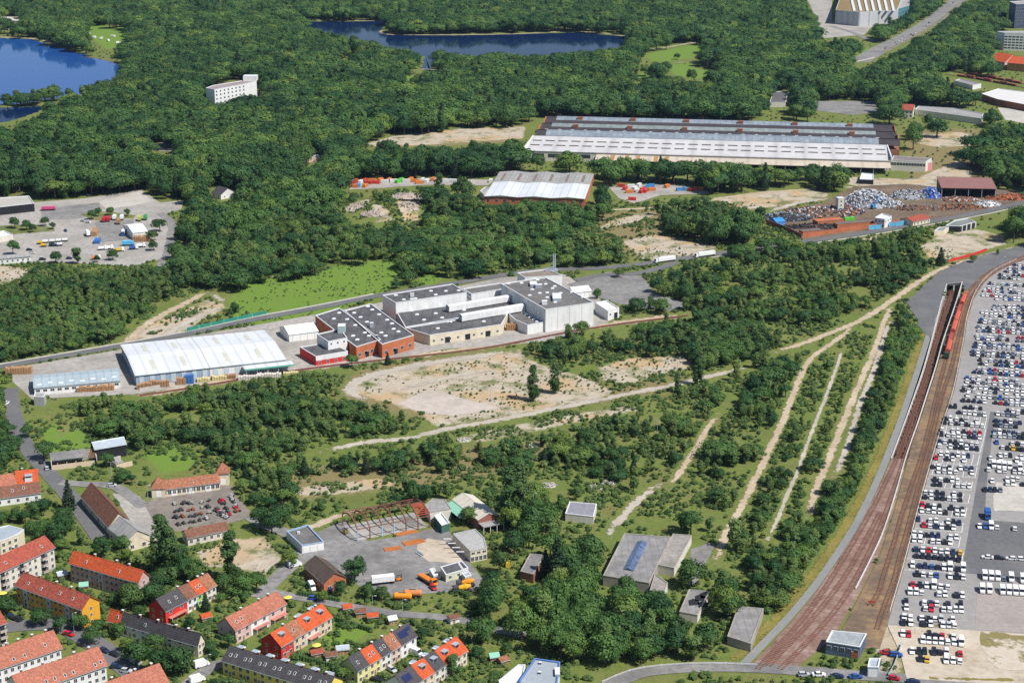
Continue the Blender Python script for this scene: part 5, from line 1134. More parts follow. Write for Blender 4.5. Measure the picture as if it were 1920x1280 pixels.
o = flatb('garage', 'small garage with blue-grey roof and white door at the bottom', 'garage', [(1630,1233),(1627,1249),(1647,1250),(1651,1233)], 4, bluew, zinc, vis=1.0)
e = edges(o); i = max(range(4), key=lambda k: e[k][1] + e[(k+1) % 4][1]); wallwin(o, i, 1, 1.5, 3, 2.8, 0, 1, frame_w, 'door')
# garden sheds
gs = [(645,1150,t_orange,'tiny orange-roofed garden shed behind the pink terrace'), (668,1158,t_brown,'brown-roofed garden hut by the lane'), (690,1166,t_orange,'orange and white garden hut beside the lane'), (730,1172,whiteroof,'white-roofed garden pavilion near the solar panel house'), (585,1236,t_red,'red-roofed play shed in the garden of the tan house'), (612,1240,t_brown,'dark brown summerhouse in the garden below the red shed'), (845,1170,t_brown,'reddish shed against the hedge by the lane'), (632,1228,zinc,'grey garden shed with sheet roof below the lawn'), (920,1242,mat('mint_sheet', (0.25,0.52,0.38)),'mint green roofed shed right of the rightmost terrace'), (940,1250,t_rustb,'brown garden hut beside the mint green shed'), (110,1088,zinc,'grey shed between the yellow and pink blocks'), (150,1108,mat('mint_sheet', (0.25,0.52,0.38)),'greenish shed between the yellow and pink blocks'), (380,1168,t_orange,'orange-roofed patio shelter beside the red house')]
for px, py, rm, lab in gs:
    p = G(px, py); o = thing('garden_shed', lab, 'shed', (p[0], p[1], 0), random.uniform(0.2, 0.7), 'garden sheds'); w_ = random.uniform(3, 4.6); d_ = 3
    gable_unit(o, 0, w_, d_, 2.1, 0.8, wood if random.random() < .6 else white, rm, 0.3); door(o, w_*0.4, 0, w=0.9, h=1.7)
    s = 4.6*(py+350)/1395; VIS.append(([(px-4, py-3*s), (px+5*s, py-3*s), (px+5*s, py), (px-4, py)], 0))
# ---------------------------------------------------------------- cars
def paintm(n, c): return mat('paint_' + n, c, 0.3, 0.05, 1.0, spec=0.55)
CC = {'w': ('white', paintm('white', (0.78, 0.78, 0.78))), 'k': ('dark', paintm('black', (0.02, 0.022, 0.03))), 'g': ('grey', paintm('grey', (0.16, 0.19, 0.24))), 'b': ('blue', paintm('blue', (0.03, 0.10, 0.35))), 'r': ('red', paintm('red', (0.50, 0.015, 0.03))), 'y': ('yellow', paintm('yellow', (0.65, 0.42, 0.03))), 'v': ('white', paintm('white', (0.78, 0.78, 0.78))), 'B': ('blue', paintm('blue', (0.03, 0.10, 0.35))), 's': ('silver', paintm('silver', (0.48, 0.5, 0.52))), 'n': ('dark blue', paintm('navy', (0.02, 0.035, 0.10))), 'e': ('green', paintm('green', (0.05, 0.3, 0.1))), 'o': ('orange', paintm('orange', (0.75, 0.22, 0.02)))}
tyre = mat('tyre', (0.015, 0.015, 0.016), 0.9, 0.2); carglass = mat('car_glass', (0.012, 0.016, 0.022), 0.08, 0.2, 1.0, spec=0.7)
wheel_me = MB().tube((0, -0.1, 0), (0, 0.1, 0), 0.32, 0.32, 10).mesh('wheel', tyre)
CARM = {}
def car_shapes(kind):
    """body, window band; x forward, centred"""
    b, g = MB(), MB()
    def loft(mb, st, cap=True):
        n = len(st); vs = []
        for x, w, z0, z1 in st: vs += [(x, -w, z0), (x, w, z0), (x, w*0.94, z1), (x, -w*0.94, z1)]
        fs = [(3,2,1,0), tuple(range(4*n-4, 4*n))]
        for i in range(n-1):
            a = 4*i; c = a+4
            for j in range(4): fs.append((a+j, a+(j+1) % 4, c+(j+1) % 4, c+j))
        mb.add(vs, fs)
    if kind == 'van':
        loft(b, [(-2.6, 0.92, 0.35, 2.35), (-2.4, 0.97, 0.3, 2.5), (1.2, 0.97, 0.3, 2.5), (1.75, 0.95, 0.3, 1.5), (2.55, 0.9, 0.3, 1.15), (2.7, 0.82, 0.4, 0.9)])
        g.add([(1.26, -0.86, 2.3), (1.26, 0.86, 2.3), (1.8, 0.84, 1.55), (1.8, -0.84, 1.55), (1.32, -0.86, 2.33), (1.32, 0.86, 2.33), (1.86, 0.84, 1.58), (1.86, -0.84, 1.58)], [(4,7,6,5), (0,1,2,3), (0,4,5,1), (1,5,6,2), (2,6,7,3), (3,7,4,0)])
        return b, g, (1.6, -1.7), 0.92
    if kind == 'hatch': lo = [(-1.95, 0.78, 0.4, 0.9), (-1.8, 0.88, 0.3, 1.0), (0.75, 0.9, 0.28, 0.98), (1.75, 0.86, 0.3, 0.82), (2.0, 0.7, 0.4, 0.65)]; c0, c1, t0, t1 = -1.85, 0.95, -1.45, 0.2
    elif kind == 'saloon': lo = [(-2.25, 0.76, 0.4, 0.92), (-2.1, 0.88, 0.3, 1.0), (0.9, 0.9, 0.28, 0.97), (2.05, 0.86, 0.3, 0.8), (2.3, 0.7, 0.4, 0.62)]; c0, c1, t0, t1 = -1.6, 1.05, -0.9, 0.35
    else: lo = [(-2.2, 0.8, 0.4, 1.0), (-2.05, 0.92, 0.3, 1.1), (0.8, 0.93, 0.28, 1.08), (1.95, 0.88, 0.3, 0.92), (2.2, 0.75, 0.4, 0.7)]; c0, c1, t0, t1 = -2.05, 1.05, -1.85, 0.35
    zt = 1.42 if kind != 'estate' else 1.6; zb = 0.97 if kind != 'estate' else 1.07
    loft(b, lo)
    g.add([(c0,-.84,zb),(c1,-.84,zb-0.02),(c1,.84,zb-0.02),(c0,.84,zb),(t0,-.66,zt),(t1,-.66,zt),(t1,.66,zt),(t0,.66,zt)], [(4,5,6,7),(0,1,5,4),(1,2,6,5),(2,3,7,6),(3,0,4,7)])
    rf = MB().add([(t0-.08,-.69,zt+.01),(t1+.1,-.69,zt+.01),(t1+.1,.69,zt+.01),(t0-.08,.69,zt+.01),(t0,-.62,zt+.07),(t1,-.62,zt+.07),(t1,.62,zt+.07),(t0,.62,zt+.07)], [(4,5,6,7),(0,1,5,4),(1,2,6,5),(2,3,7,6),(3,0,4,7),(3,2,1,0)])
    return b, g, (1.3, -1.3), 0.82, rf
for kind in ('hatch', 'saloon', 'estate', 'van'):
    CARM[kind] = car_shapes(kind)
CMESH = {}
def car(kind, c, x, y, rz, label, group, wheels=True, z=0.1):
    if (kind, c) not in CMESH:
        s = CARM[kind]; CMESH[kind, c] = (s[0].mesh('body', CC[c][1]), s[1].mesh('window_band', carglass), s[4].mesh('roof_panel', CC[c][1]) if len(s) > 4 else None)
    s = CARM[kind]; bm, gm, rm = CMESH[kind, c]
    o = thing('parked_car' if kind != 'van' else 'parked_van', label, 'van' if kind == 'van' else 'car', (x, y, z), rz, group); o.scale = (1.06, 1.06, 1.06)
    b = put('body', bm, o); put('window_band', gm, o)
    if rm: put('roof_panel', rm, o)
    if wheels:
        for wx_ in s[2]:
            for wy_ in (-s[3], s[3]): put('wheel', wheel_me, o, (wx_, wy_, 0.32))
    return o
def kindof(c): return 'van' if c in 'vB' else random.choice(['hatch', 'saloon', 'estate', 'hatch'])
# the car park, row by row from the bottom; (photo offset, scale, cars)
rowdir = G(1809.4, 970.6) - G(1721.2, 963.7); ROWA = math.atan2(rowdir[1], rowdir[0])
REG = {3: (1700, 740, 8.0), 4: (1680, 880, 8.0), 5: (1660, 1030, 7.385), 6: (1640, 1130, 6.857)}
LOTROWS = [
 (6, '585,720k 670,735y 915,740w 1005,740w 1090,760w'), (6, '480,620w 565,630k 640,620k 760,640k 830,640k 920,630w 1095,660r'), (6, '620,480w 695,495w 775,500w 855,500w 935,510w 1020,520w 1110,510v'), (6, '360,405w 435,405r 700,415k 780,415k 865,420r 1010,450w'),
 (5, '250,1010k 350,1020w 530,1030k 625,1040w 795,1060w 875,1060s 955,1045w'), (5, '260,940w 345,940w 500,950w 590,955k 680,965w 770,970s 930,980w'), (5, '290,810w 555,820w 635,820r 805,835w 885,835w 970,840w 1050,840w'), (5, '285,720k 535,745w 625,745n 710,750w 865,760k 1040,770k'), (5, '340,590w 425,590w 500,600w 740,615w 825,625w 985,635k 1065,635w'), (5, '380,490r 475,500k 570,500w 670,505v 765,515w 860,520w'),
 (5, '435,345k 525,350w 625,355w 710,355b 895,360w 985,385k 1075,385w'), (5, '375,215w 470,225n 550,230n 640,240b 725,250k 810,255w 895,260v 985,270k 1075,265v'), (5, '430,90k 515,95k 600,100k 685,110k 770,120k 855,125k 935,130k 1020,140k'),
 (4, '300,1200n 400,1205w 485,1210r 580,1220w 675,1230w 765,1235w 855,1240n 960,1250y'), (4, '270,1065w 360,1060w 545,1075w 635,1080w 725,1090k 810,1100w'), (4, '270,965w 365,975w 450,985k 540,990n 630,995n 815,1020w 905,1015w'), (4, '415,840r 505,850w 595,850n 680,860w 770,865k 860,875w'), (4, '330,750n 510,770w 600,765w 780,785w 860,795k 945,800n'), (4, '385,620w 480,620w 565,630w 655,635w 740,645k 915,660w 1000,670w'), (4, '395,545r 475,550k 570,550w 650,555k 825,575k 905,590s 990,595k'), (4, '435,415k 530,420w 615,430k 700,430k 790,435w 870,445w 960,460k'), (4, '440,345w 525,345w 615,355k 700,355k 870,370w 960,375k'), (4, '575,225k 660,230k 920,245w 1005,240w 1095,260w'), (4, '580,160k 665,155w 755,155k 840,165w 920,170w'),
 (3, '475,1155w 560,1150w 645,1160w 730,1155w 975,1175w'), (3, '385,1080k 475,1085w 555,1095s 640,1090k 805,1100w 885,1110g 970,1105n'), (3, '440,950r 600,965k 690,965w 855,990w'), (3, '515,890w 605,900w 685,905n 770,910w 850,910w 920,920n'), (3, '490,770w 655,780w 735,785k 815,795k 895,800w 965,805n 1050,815k'), (3, '495,710n 570,705w 650,715k 730,720k 815,725w 890,730g 975,740w 1050,750w'), (3, '520,590k 620,605w 700,610w 775,620w 860,620w 935,630k 1010,635n 1090,645w'), (3, '530,520w 695,545w 770,545w 855,560k 935,570r 1020,575g 1095,570r'), (3, '570,415k 665,430w 740,440k 825,435w 895,445k 975,455w 1050,460w 1130,470w'), (3, '580,350k 655,365w 745,375w 815,380k 890,385s 1050,395w'), (3, '785,265k 865,265w 940,280w 1020,285w 1090,290g 1165,300w'), (3, '650,175k 725,180k 880,185k 960,195k 1035,200w 1105,205k'),
]
RIGHTROWS = [
 (5, '1340,565v 1440,570v 1620,580v 1710,585v 1800,590v 1885,600v'), (5, '1375,380v 1465,385v 1555,390v 1640,420g 1740,400v 1900,425v'), (4, '1250,855w 1340,850b 1425,870v 1510,870w 1775,890w'), (4, '1335,305k 1410,305n 1480,310k 1565,315g'), (4, '1670,215w 1755,215w 1900,225k'), (4, '1440,185w 1665,140w 1745,150w 1820,155w'), (3, '1225,1120w 1385,1145w 1465,1145w 1615,1160w 1695,1160w 1755,1170w'), (3, '1305,1060v 1380,1070v 1460,1075v 1540,1080v 1615,1120k 1695,1090v'), (3, '1255,950w 1410,975w 1650,990w 1725,990w'), (3, '1400,900w 1480,910w 1550,915k 1715,930w'), (3, '1435,790w 1510,800k 1595,810y 1665,815k 1730,820k'), (3, '1350,715b 1580,730w 1655,735k 1725,745w'), (3, '1310,615s 1395,620w 1465,625s 1540,635s 1610,635g 1685,640k 1750,645k'), (3, '1320,555g 1390,560w 1460,565k 1530,570g 1600,575n 1675,580s 1750,585k'), (3, '1340,455k 1410,465g 1485,470s 1560,470g 1635,475k'), (3, '1340,390n 1410,395g 1475,400k 1555,405w 1630,415g 1695,420n'), (3, '1365,285w 1440,295s 1515,300g 1585,305g 1660,315s'), (3, '1515,250k 1590,245w 1665,260w 1740,265k')]
ncar = 0
for tab, where in ((LOTROWS, "the car park's left block"), (RIGHTROWS, "the car park's right block")):
    for ri, (rg, s) in enumerate(tab):
        ox, oy, sc = REG[rg]; cl = s.split(); xy = np.array([[float(v) for v in t[:-1].split(',')] for t in cl]); fit = np.polyfit(xy[:, 0], xy[:, 1], 1) if len(cl) > 3 else None
        for ci, t in enumerate(cl):
            c = t[-1]; a, b = xy[ci]; b = b if fit is None or abs(np.polyval(fit, a) - b) > 22 else 0.15*b + 0.85*np.polyval(fit, a); g = G(ox + float(a)/sc, oy + float(b)/sc + 2.0)
            kd = kindof(c); rz = ROWA + math.pi/2*random.choice((1, -1)) + random.uniform(-0.03, 0.03)
            if c == 'v': rz = ROWA - math.pi/2
            car(kd, c, g[0], g[1], rz, f"{CC[c][0]} {'van' if kd == 'van' else 'car'}, {ordn(ci+1)} from left, {ordn(ri+1)} row up in {where}", 'cars in ' + where, z=0.14); ncar += 1
# bay markings of the left block
mk = MB()
def bay(p, q, w=0.24, z=0.19):
    a, b = G(*p), G(*q); d = (b-a)[:2]; d /= np.hypot(*d); n_ = np.array([-d[1], d[0]])*w/2
    mk.add([(*(a[:2]-n_), z), (*(b[:2]-n_), z), (*(b[:2]+n_), z), (*(a[:2]+n_), z)], [(0,1,2,3)])
BAYS = [((1771,776),(1850,783),(1768,797),(1846,803)), ((1765,797),(1848,805),(1760,821),(1843,829)), ((1758,822),(1842,831),(1752,843),(1837,850)), ((1750,846),(1837,853),(1744,867),(1832,873)), ((1742,868),(1832,876),(1736,889),(1828,896)), ((1740,896),(1824,903),(1734,912),(1820,919)), ((1733,918),(1819,927),(1727,936),(1815,944)), ((1727,943),(1813,952),(1721,964),(1809,971)), ((1718,973),(1806,980),(1714,990),(1803,998)), ((1712,1000),(1801,1007),(1707,1018),(1797,1026)), ((1704,1028),(1806,1036),(1699,1047),(1803,1055)), ((1696,1056),(1813,1066),(1693,1068),(1810,1075))]
for a, b, c, d in BAYS:
    L_ = float(np.hypot(*(G(*d)-G(*c))[:2])); n = max(4, int(L_/2.55)); bay(c, d)
    for k in range(n+1):
        t = k/n; bay((a[0]+(b[0]-a[0])*t, a[1]+(b[1]-a[1])*t), (c[0]+(d[0]-c[0])*t, c[1]+(d[1]-c[1])*t))
tag(mk.build('bay_markings', paint), kind='structure')
# side-on cars on the middle lane, blue truck
for i, (px, c) in enumerate(((1851,'w'), (1873,'k'), (1895,'w'), (1916,'w'))):
    g = G(px, 1047+i*1.2); car(kindof(c), c, g[0], g[1], ROWA + (0 if i % 2 else math.pi), f"{CC[c][0]} car standing side-on in the car park lane, {ordn(i+1)} from left", 'cars standing side-on in the lane', z=0.17)
# upper rows: nearest ones single, the rest one mass
UP = [(1801,751,1920,761), (1809,742,1920,752), (1801,732,1920,741), (1804,725,1920,734), (1808,716,1920,725), (1809,709,1920,717), (1822,698,1920,706), (1830,692,1920,699), (1825,681,1920,690), (1832,675,1920,683), (1819,665,1920,673), (1820,659,1920,667), (1823,650,1920,657), (1824,645,1920,651), (1828,635,1920,641), (1826,630,1920,635), (1831,620,1920,627), (1829,614,1920,620), (1833,604,1920,612), (1835,599,1920,606), (1845,592,1920,597), (1837,586,1920,591), (1858,580,1920,583), (1860,575,1920,577), (1864,561,1920,564), (1838,554,1920,559), (1842,546,1920,551), (1850,540,1920,545), (1852,532,1920,537), (1862,521,1920,525), (1870,516,1920,519), (1881,510,1920,511), (1888,504,1920,505), (1898,497,1920,498)]
far_b, far_g, far_m = MB(), MB(), []
COLS = 'wwwwwwwwwwwskkknnggrb'; fcols = 'wskngrb'
for ri, (x0, y0, x1, y1) in enumerate(UP):
    a, b = G(x0, y0+1), G(x1+12, y1+1); d = (b-a)[:2]; L = float(np.hypot(*d)); n = int(L/2.62)
    for k in range(n):
        if random.random() < 0.08: continue
        p = a[:2] + d*(k+0.5)/n + np.random.default_rng(ri*99+k).normal(0, 0.12, 2); c = random.choice(COLS); rz = math.atan2(d[1], d[0]) + math.pi/2*random.choice((1, -1)); kd = kindof(c)
        px_ = float(P(p[0], p[1])[0])
        if ri < 3 and ncar < 292 and px_ < 1918:
            car(kd, c, p[0], p[1], rz, f"{CC[c][0]} car, {ordn(k+1)} from left, {ordn(ri+1)} row of the densely filled upper car park", 'cars in the upper car park', z=0.14); ncar += 1; continue
        cs, sn = math.cos(rz), math.sin(rz); S = CARM[kd]
        for src, mi in ((S[0], fcols.index(c)), (S[1], 7), (S[4], fcols.index(c))):
            far_b.add([(p[0]+(v[0]*cs-v[1]*sn)*1.06, p[1]+(v[0]*sn+v[1]*cs)*1.06, v[2]*1.06+0.14) for v in src.v], src.f, mi)
tag(far_b.build('distant_parked_cars', [CC[c][1] for c in fcols] + [carglass]), 'densely parked cars filling the upper car park', None, None, 'stuff')
# cars elsewhere
SC_ = [(129,1191,'r',-0.5,'red car at the street corner by the salmon roofs'), (20,1158,'n',2.5,'dark car parked left of the ochre block'), (32,1163,'k',2.5,'black car parked behind the first dark one'), (196,1222,'n',-0.6,'dark blue car under the street trees'), (215,1229,'k',-0.6,'black car under the street trees, behind the blue one'), (238,1236,'g',-0.6,'grey car parked along the street below the terrace'), (255,1244,'s',-0.6,'silver car at the lower end of the parked row'), (218,1252,'n',-0.2,'blue car on the near side of the street'), (237,1260,'s',-0.2,'silver estate on the near side of the street'), (252,1256,'k',-0.2,'black car right of the silver estate'), (378,1249,'v',0.6,'white van on the drive of the dark-roofed terrace'), (370,1278,'v',0.6,'white van at the bottom edge left'), (735,1258,'s',-0.9,'silver car on the forecourt of the mixed terrace'), (780,1228,'v',-0.7,'white van on the forecourt by the solar panel house'), (706,1276,'k',-0.4,'black car at the bottom edge before the lemon house'), (588,1124,'b',-0.2,'bright blue car on the lane by the hedge'), (620,1108,'n',1.5,'dark blue car beside the brick workshop'), (585,1104,'v',-1.2,'white van parked before the brick workshop'), (553,1062,'v',0.5,'silver-white van on the bend beside the workshop'), (812,1104,'r',-1.1,'small red car behind the orange trucks'), (1507,1267,'s',0.02,'silver van-like car leftmost on the bottom street'), (1535,1267,'w',0.02,'white car second from left on the bottom street'), (1569,1270,'n',-0.02,'dark car third from left on the bottom street'), (1604,1271,'b',-0.02,'bright blue car on the bottom street'), (1676,1274,'r',-0.3,'red car on the bottom street near the car park gate'), (1712,1280,'n',-0.05,'dark blue car at the bottom edge by the gate'), (1662,1226,'r',-0.1,'dark red car beside the railway garage'), (1680,1230,'b',-0.1,'blue car beside the railway garage'), (78,868,'k',1.9,'dark car on the left street below the round tree'), (88,880,'s',1.9,'silver car on the left street'), (12,758,'w',1.4,'white car parked at the left edge'), (210,912,'s',0.1,'silver car with trailer near the stables'), (105,462,'n',0.1,'dark car at the lower edge of the freight yard'), (55,470,'k',0.2,'black car beside the freight yard tree'), (60,476,'s',0.2,'silver car beside the freight yard tree'), (123,434,'n',-1.2,'lone dark car in the freight yard'), (167,368,'k',0.4,'dark car on the yard behind the depot'), (165,418,'w',2.6,'white car beside the yard trailers'), (155,416,'s',2.6,'silver car beside the yard trailers'), (80,488,'k',0.1,'dark car behind the white yard shed'), (130,486,'n',0.1,'dark blue car at the slim yard tree')]
for i, (px, py, c, rz, lab) in enumerate(SC_):
    g = G(px, py); car('van' if c == 'v' else kindof(c), c, g[0], g[1], rz, lab, None, z=0.2)
for i, (px, py, c) in enumerate(sorted(((1672,84,'w'), (1680,80,'s'), (1685,78,'w'), (1690,74,'w'), (1696,70,'w'), (1682,84,'s'), (1690,80,'w'), (1708,66,'k'), (1712,68,'k'), (1716,64,'w'), (1742,44,'n'), (1738,48,'w'), (1787,6,'k'), (1660,92,'r')))):
    g = G(px, py); car(kindof(c), c, g[0], g[1], 1.15, f"{CC[c][0]} car on the far main road, {ordn(i+1)} from the left", 'cars on the far main road', False, z=0.25)
# ---------------------------------------------------------------- trucks, trailers, train
def box_body(mb, x0, x1, w, z0, z1, m=0, r=0.12):
    mb.add([(x0,-w,z0),(x1,-w,z0),(x1,w,z0),(x0,w,z0),(x0,-w,z1-r),(x1,-w,z1-r),(x1,w,z1-r),(x0,w,z1-r),(x0+r,-w+r,z1),(x1-r,-w+r,z1),(x1-r,w-r,z1),(x0+r,w-r,z1)], [(3,2,1,0),(0,1,5,4),(1,2,6,5),(2,3,7,6),(3,0,4,7),(4,5,9,8),(5,6,10,9),(6,7,11,10),(7,4,8,11),(8,9,10,11)], m)
chass = mat('chassis', (0.04, 0.04, 0.045), 0.8, 0.2)
def truck(label, px, py, rz, boxm, cabm, L=8.0, cab=True, group=None, name='truck', hb=3.6, z=0.15):
    g = G(px, py); o = thing(name, label, 'truck' if cab else 'trailer', (g[0], g[1], z), rz, group)
    mb = MB(); box_body(mb, -L/2, L/2, 1.25, 1.15, hb); mb.build('cargo_box', boxm, o)
    MB().box(-L/2, -1.0, 0.7, L/2 + (2.2 if cab else 0.4), 1.0, 1.1).build('chassis', chass, o)
    mb = MB()
    for k in range(int(L/1.5)+1): mb.box(-L/2 + k*L/int(L/1.5) - 0.04, -1.29, 1.2, -L/2 + k*L/int(L/1.5) + 0.04, -1.252, hb-0.2)
    mb.build('side_ribs', boxm, o)
    if cab:
        c = MB(); c.add([(L/2+.3,-1.2,.7),(L/2+2.3,-1.2,.7),(L/2+2.3,1.2,.7),(L/2+.3,1.2,.7),(L/2+.3,-1.15,3.0),(L/2+1.8,-1.15,3.0),(L/2+1.8,1.15,3.0),(L/2+.3,1.15,3.0)], [(3,2,1,0),(4,5,6,7),(0,1,5,4),(1,2,6,5),(2,3,7,6),(3,0,4,7)]); cb = c.build('cab', cabm, o)
        MB().add([(L/2+2.12,-1.05,1.7),(L/2+2.12,1.05,1.7),(L/2+1.9,1.02,2.75),(L/2+1.9,-1.02,2.75)], [(0,1,2,3)]).build('windscreen', carglass, cb)
    for xw in [-L/2+0.9, -L/2+2.1] + ([L/2+1.3] if cab else [L/2-1.0]):
        for s in (-1, 1): w_ = put('wheel', wheel_me, o, (xw, s*1.05, 0.5)); w_.scale = (1.5, 1.5, 1.5)
    BASE.append([(g[0]-5, g[1]-5), (g[0]+5, g[1]-5), (g[0]+5, g[1]+5), (g[0]-5, g[1]+5)]); return o
wp, bp_, op = CC['w'][1], CC['b'][1], CC['o'][1]
a, b = G(1232,493), G(1268,488); rdr = math.atan2(b[1]-a[1], b[0]-a[0])
truck('white articulated truck on the road behind the factory, left one', 1249, 491, rdr + math.pi, wp, wp, 13.5)
truck('white articulated truck on the road behind the factory, right one', 1324, 481, rdr + math.pi, wp, wp, 13.5)
truck('big white box truck parked on the workshop yard', 718, 1094, 0.25, wp, wp, 9, False)
truck('white lorry with blue front in the middle of the freight yard', 232, 440, -1.5, wp, bp_, 7)
truck('white box trailer tilted beside the freight yard fence', 165, 442, -1.2, wp, wp, 8, False)
truck('pale blue covered truck box at the lower side of the freight yard', 240, 461, 0.1, mat('sky_blue', (0.10, 0.42, 0.65)), wp, 8, False)
truck('blue pickup truck at the bay corner of the car park', 1851, 969, -math.pi/2 + ROWA, bp_, bp_, 4.5)
truck('orange lorry with crane bed beside the cabins, pointing to the red car', 799, 1090, -0.9, op, op, 8, True, hb=2.0)
truck('dark truck with small orange tractor on the machinery yard', 815, 1092, 1.2, metal_d, metal_d, 4, True, hb=2.2)
for i, (px, py, lab) in enumerate(((195,416,'red trailer leftmost behind the freight yard paving'), (203,415,'red trailer in the freight yard row next to the leftmost'), (215,412,'white trailer in the freight yard row right of the red ones'), (222,420,'timber-loaded trailer in the freight yard'), (229,412,'pale trailer at the right of the freight yard row'), (273,412,'green trailer beside the marquee'), (262,414,'yellow-green trailer behind the marquee'))):
    truck(lab, px, py, -1.45, [CC['r'][1], CC['r'][1], wp, wood, wp, CC['e'][1], mat('lime', (0.45, 0.5, 0.08))][i], wp, 6, False)
for i, (px, py, c) in enumerate(((75,458,'y'), (82,463,'y'), (85,456,'w'), (97,462,'k'), (98,455,'w'), (110,454,'w'), (112,461,'w'), (122,453,'w'))):
    truck(f"{CC[c][0]} small trailer in the row of trailers on the freight yard, {ordn(i+1)} from left", px, py, 0.15, CC[c][1], wp, 3.6, False, 'row of small trailers', hb=2.2)
for i, (px, py, c, lab) in enumerate(((190,469,'w','white cab with dark load at the lower freight yard'), (202,468,'w','second white cab at the lower freight yard'), (222,472,'y','yellow brown machine at the lower freight yard'), (248,468,'b','blue small truck at the lower right of the freight yard'), (262,464,'w','white small truck at the lower right of the freight yard'), (178,487,'o','orange container truck at the lower edge of the freight yard'))):
    truck(lab, px, py, 0.3, CC[c][1], wp, 4, True, hb=2.4)
truck('pink and white bus parked beside the depot canopy', 91, 395, 0.12, mat('pink_bus', (0.55, 0.08, 0.2)), wp, 10, False, name='bus', hb=3.2)
# orange tank containers, mixer trucks
def tank(label, px, py, rz, mt, L=7.0, r=1.3):
    g = G(px, py); o = thing('tank_trailer', label, 'trailer', (g[0], g[1], 0.1), rz); mb = MB(); n = 12
    for x0, x1, r0, r1 in ((-L/2, -L/2+.5, r*.6, r), (-L/2+.5, L/2-.5, r, r), (L/2-.5, L/2, r, r*.6)): mb.tube((x0, 0, 2.1), (x1, 0, 2.1), r0, r1, n)
    mb.build('tank', mt, o); MB().box(-L/2, -.9, .7, L/2, .9, 1.0).build('chassis', chass, o); MB().box(-1.5, -.25, 3.38, 1.2, .25, 3.5).build('hatch_walkway', metal_d, o)
    for xw in (-L/2+1, L/2-1):
        for s in (-1, 1): put('wheel', wheel_me, o, (xw, s, 0.4)).scale = (1.3, 1.3, 1.3)
orange2 = mat('bright_orange', (0.80, 0.28, 0.02), 0.5, 0.08); orange3 = mat('faded_orange', (0.62, 0.22, 0.08), 0.6, 0.1)
tank('bright orange tank trailer on the grass below the yard', 755, 1126, -0.08, orange2); tank('faded orange tank trailer behind the bright orange one', 774, 1120, -0.05, orange3, 7)
def mixer(label, px, py, rz, dm):
    g = G(px, py); o = thing('mixer_truck', label, 'truck', (g[0], g[1], 0.1), rz); MB().box(-3.5, -1, .6, 3.6, 1, 1.0).build('chassis', chass, o)
    MB().tube((-3.2, 0, 2.6), (-1, 0, 2.3), 0.6, 1.25, 10).tube((-1, 0, 2.3), (1.6, 0, 2.0), 1.25, 0.8, 10).build('drum', dm, o); c = MB(); box_body(c, 2.0, 3.8, 1.15, 0.8, 2.9); c.build('cab', metal_d, o)
    for xw in (-2.6, -1.4, 2.9):
        for s in (-1, 1): put('wheel', wheel_me, o, (xw, s*1.0, 0.45)).scale = (1.4, 1.4, 1.4)
mixer('orange mixer truck with dark cab at the right of the machinery yard', 874, 1100, 3.4, orange2); mixer('yellow-orange mixer truck half under the trees', 868, 1110, 3.3, mat('amber', (0.75, 0.4, 0.03)))
def forklift(label, px, py, rz, c):
    g = G(px, py); o = thing('forklift', label, 'forklift', (g[0], g[1], 0.1), rz); MB().box(-1.2, -.6, .35, .9, .6, 1.2).build('body', CC[c][1], o)
    mb = MB()
    for xx in (-.8, .6):
        for yy in (-.5, .5): mb.box(xx-.05, yy-.05, 1.2, xx+.05, yy+.05, 2.2)
    mb.box(-.9, -.6, 2.2, .7, .6, 2.28); mb.build('cage', metal_d, o); MB().box(.95, -.4, .1, 1.1, -.25, 2.8).box(.95, .25, .1, 1.1, .4, 2.8).build('mast', metal_d, o)
    for xw in (-.8, .6):
        for s in (-1, 1): put('wheel', wheel_me, o, (xw, s*.62, 0.32))
forklift('orange forklift beside the big white box truck', 748, 1088, 0.3, 'o'); forklift('yellow and white loader at the left of the steel frame', 647, 1000, -0.6, 'y')
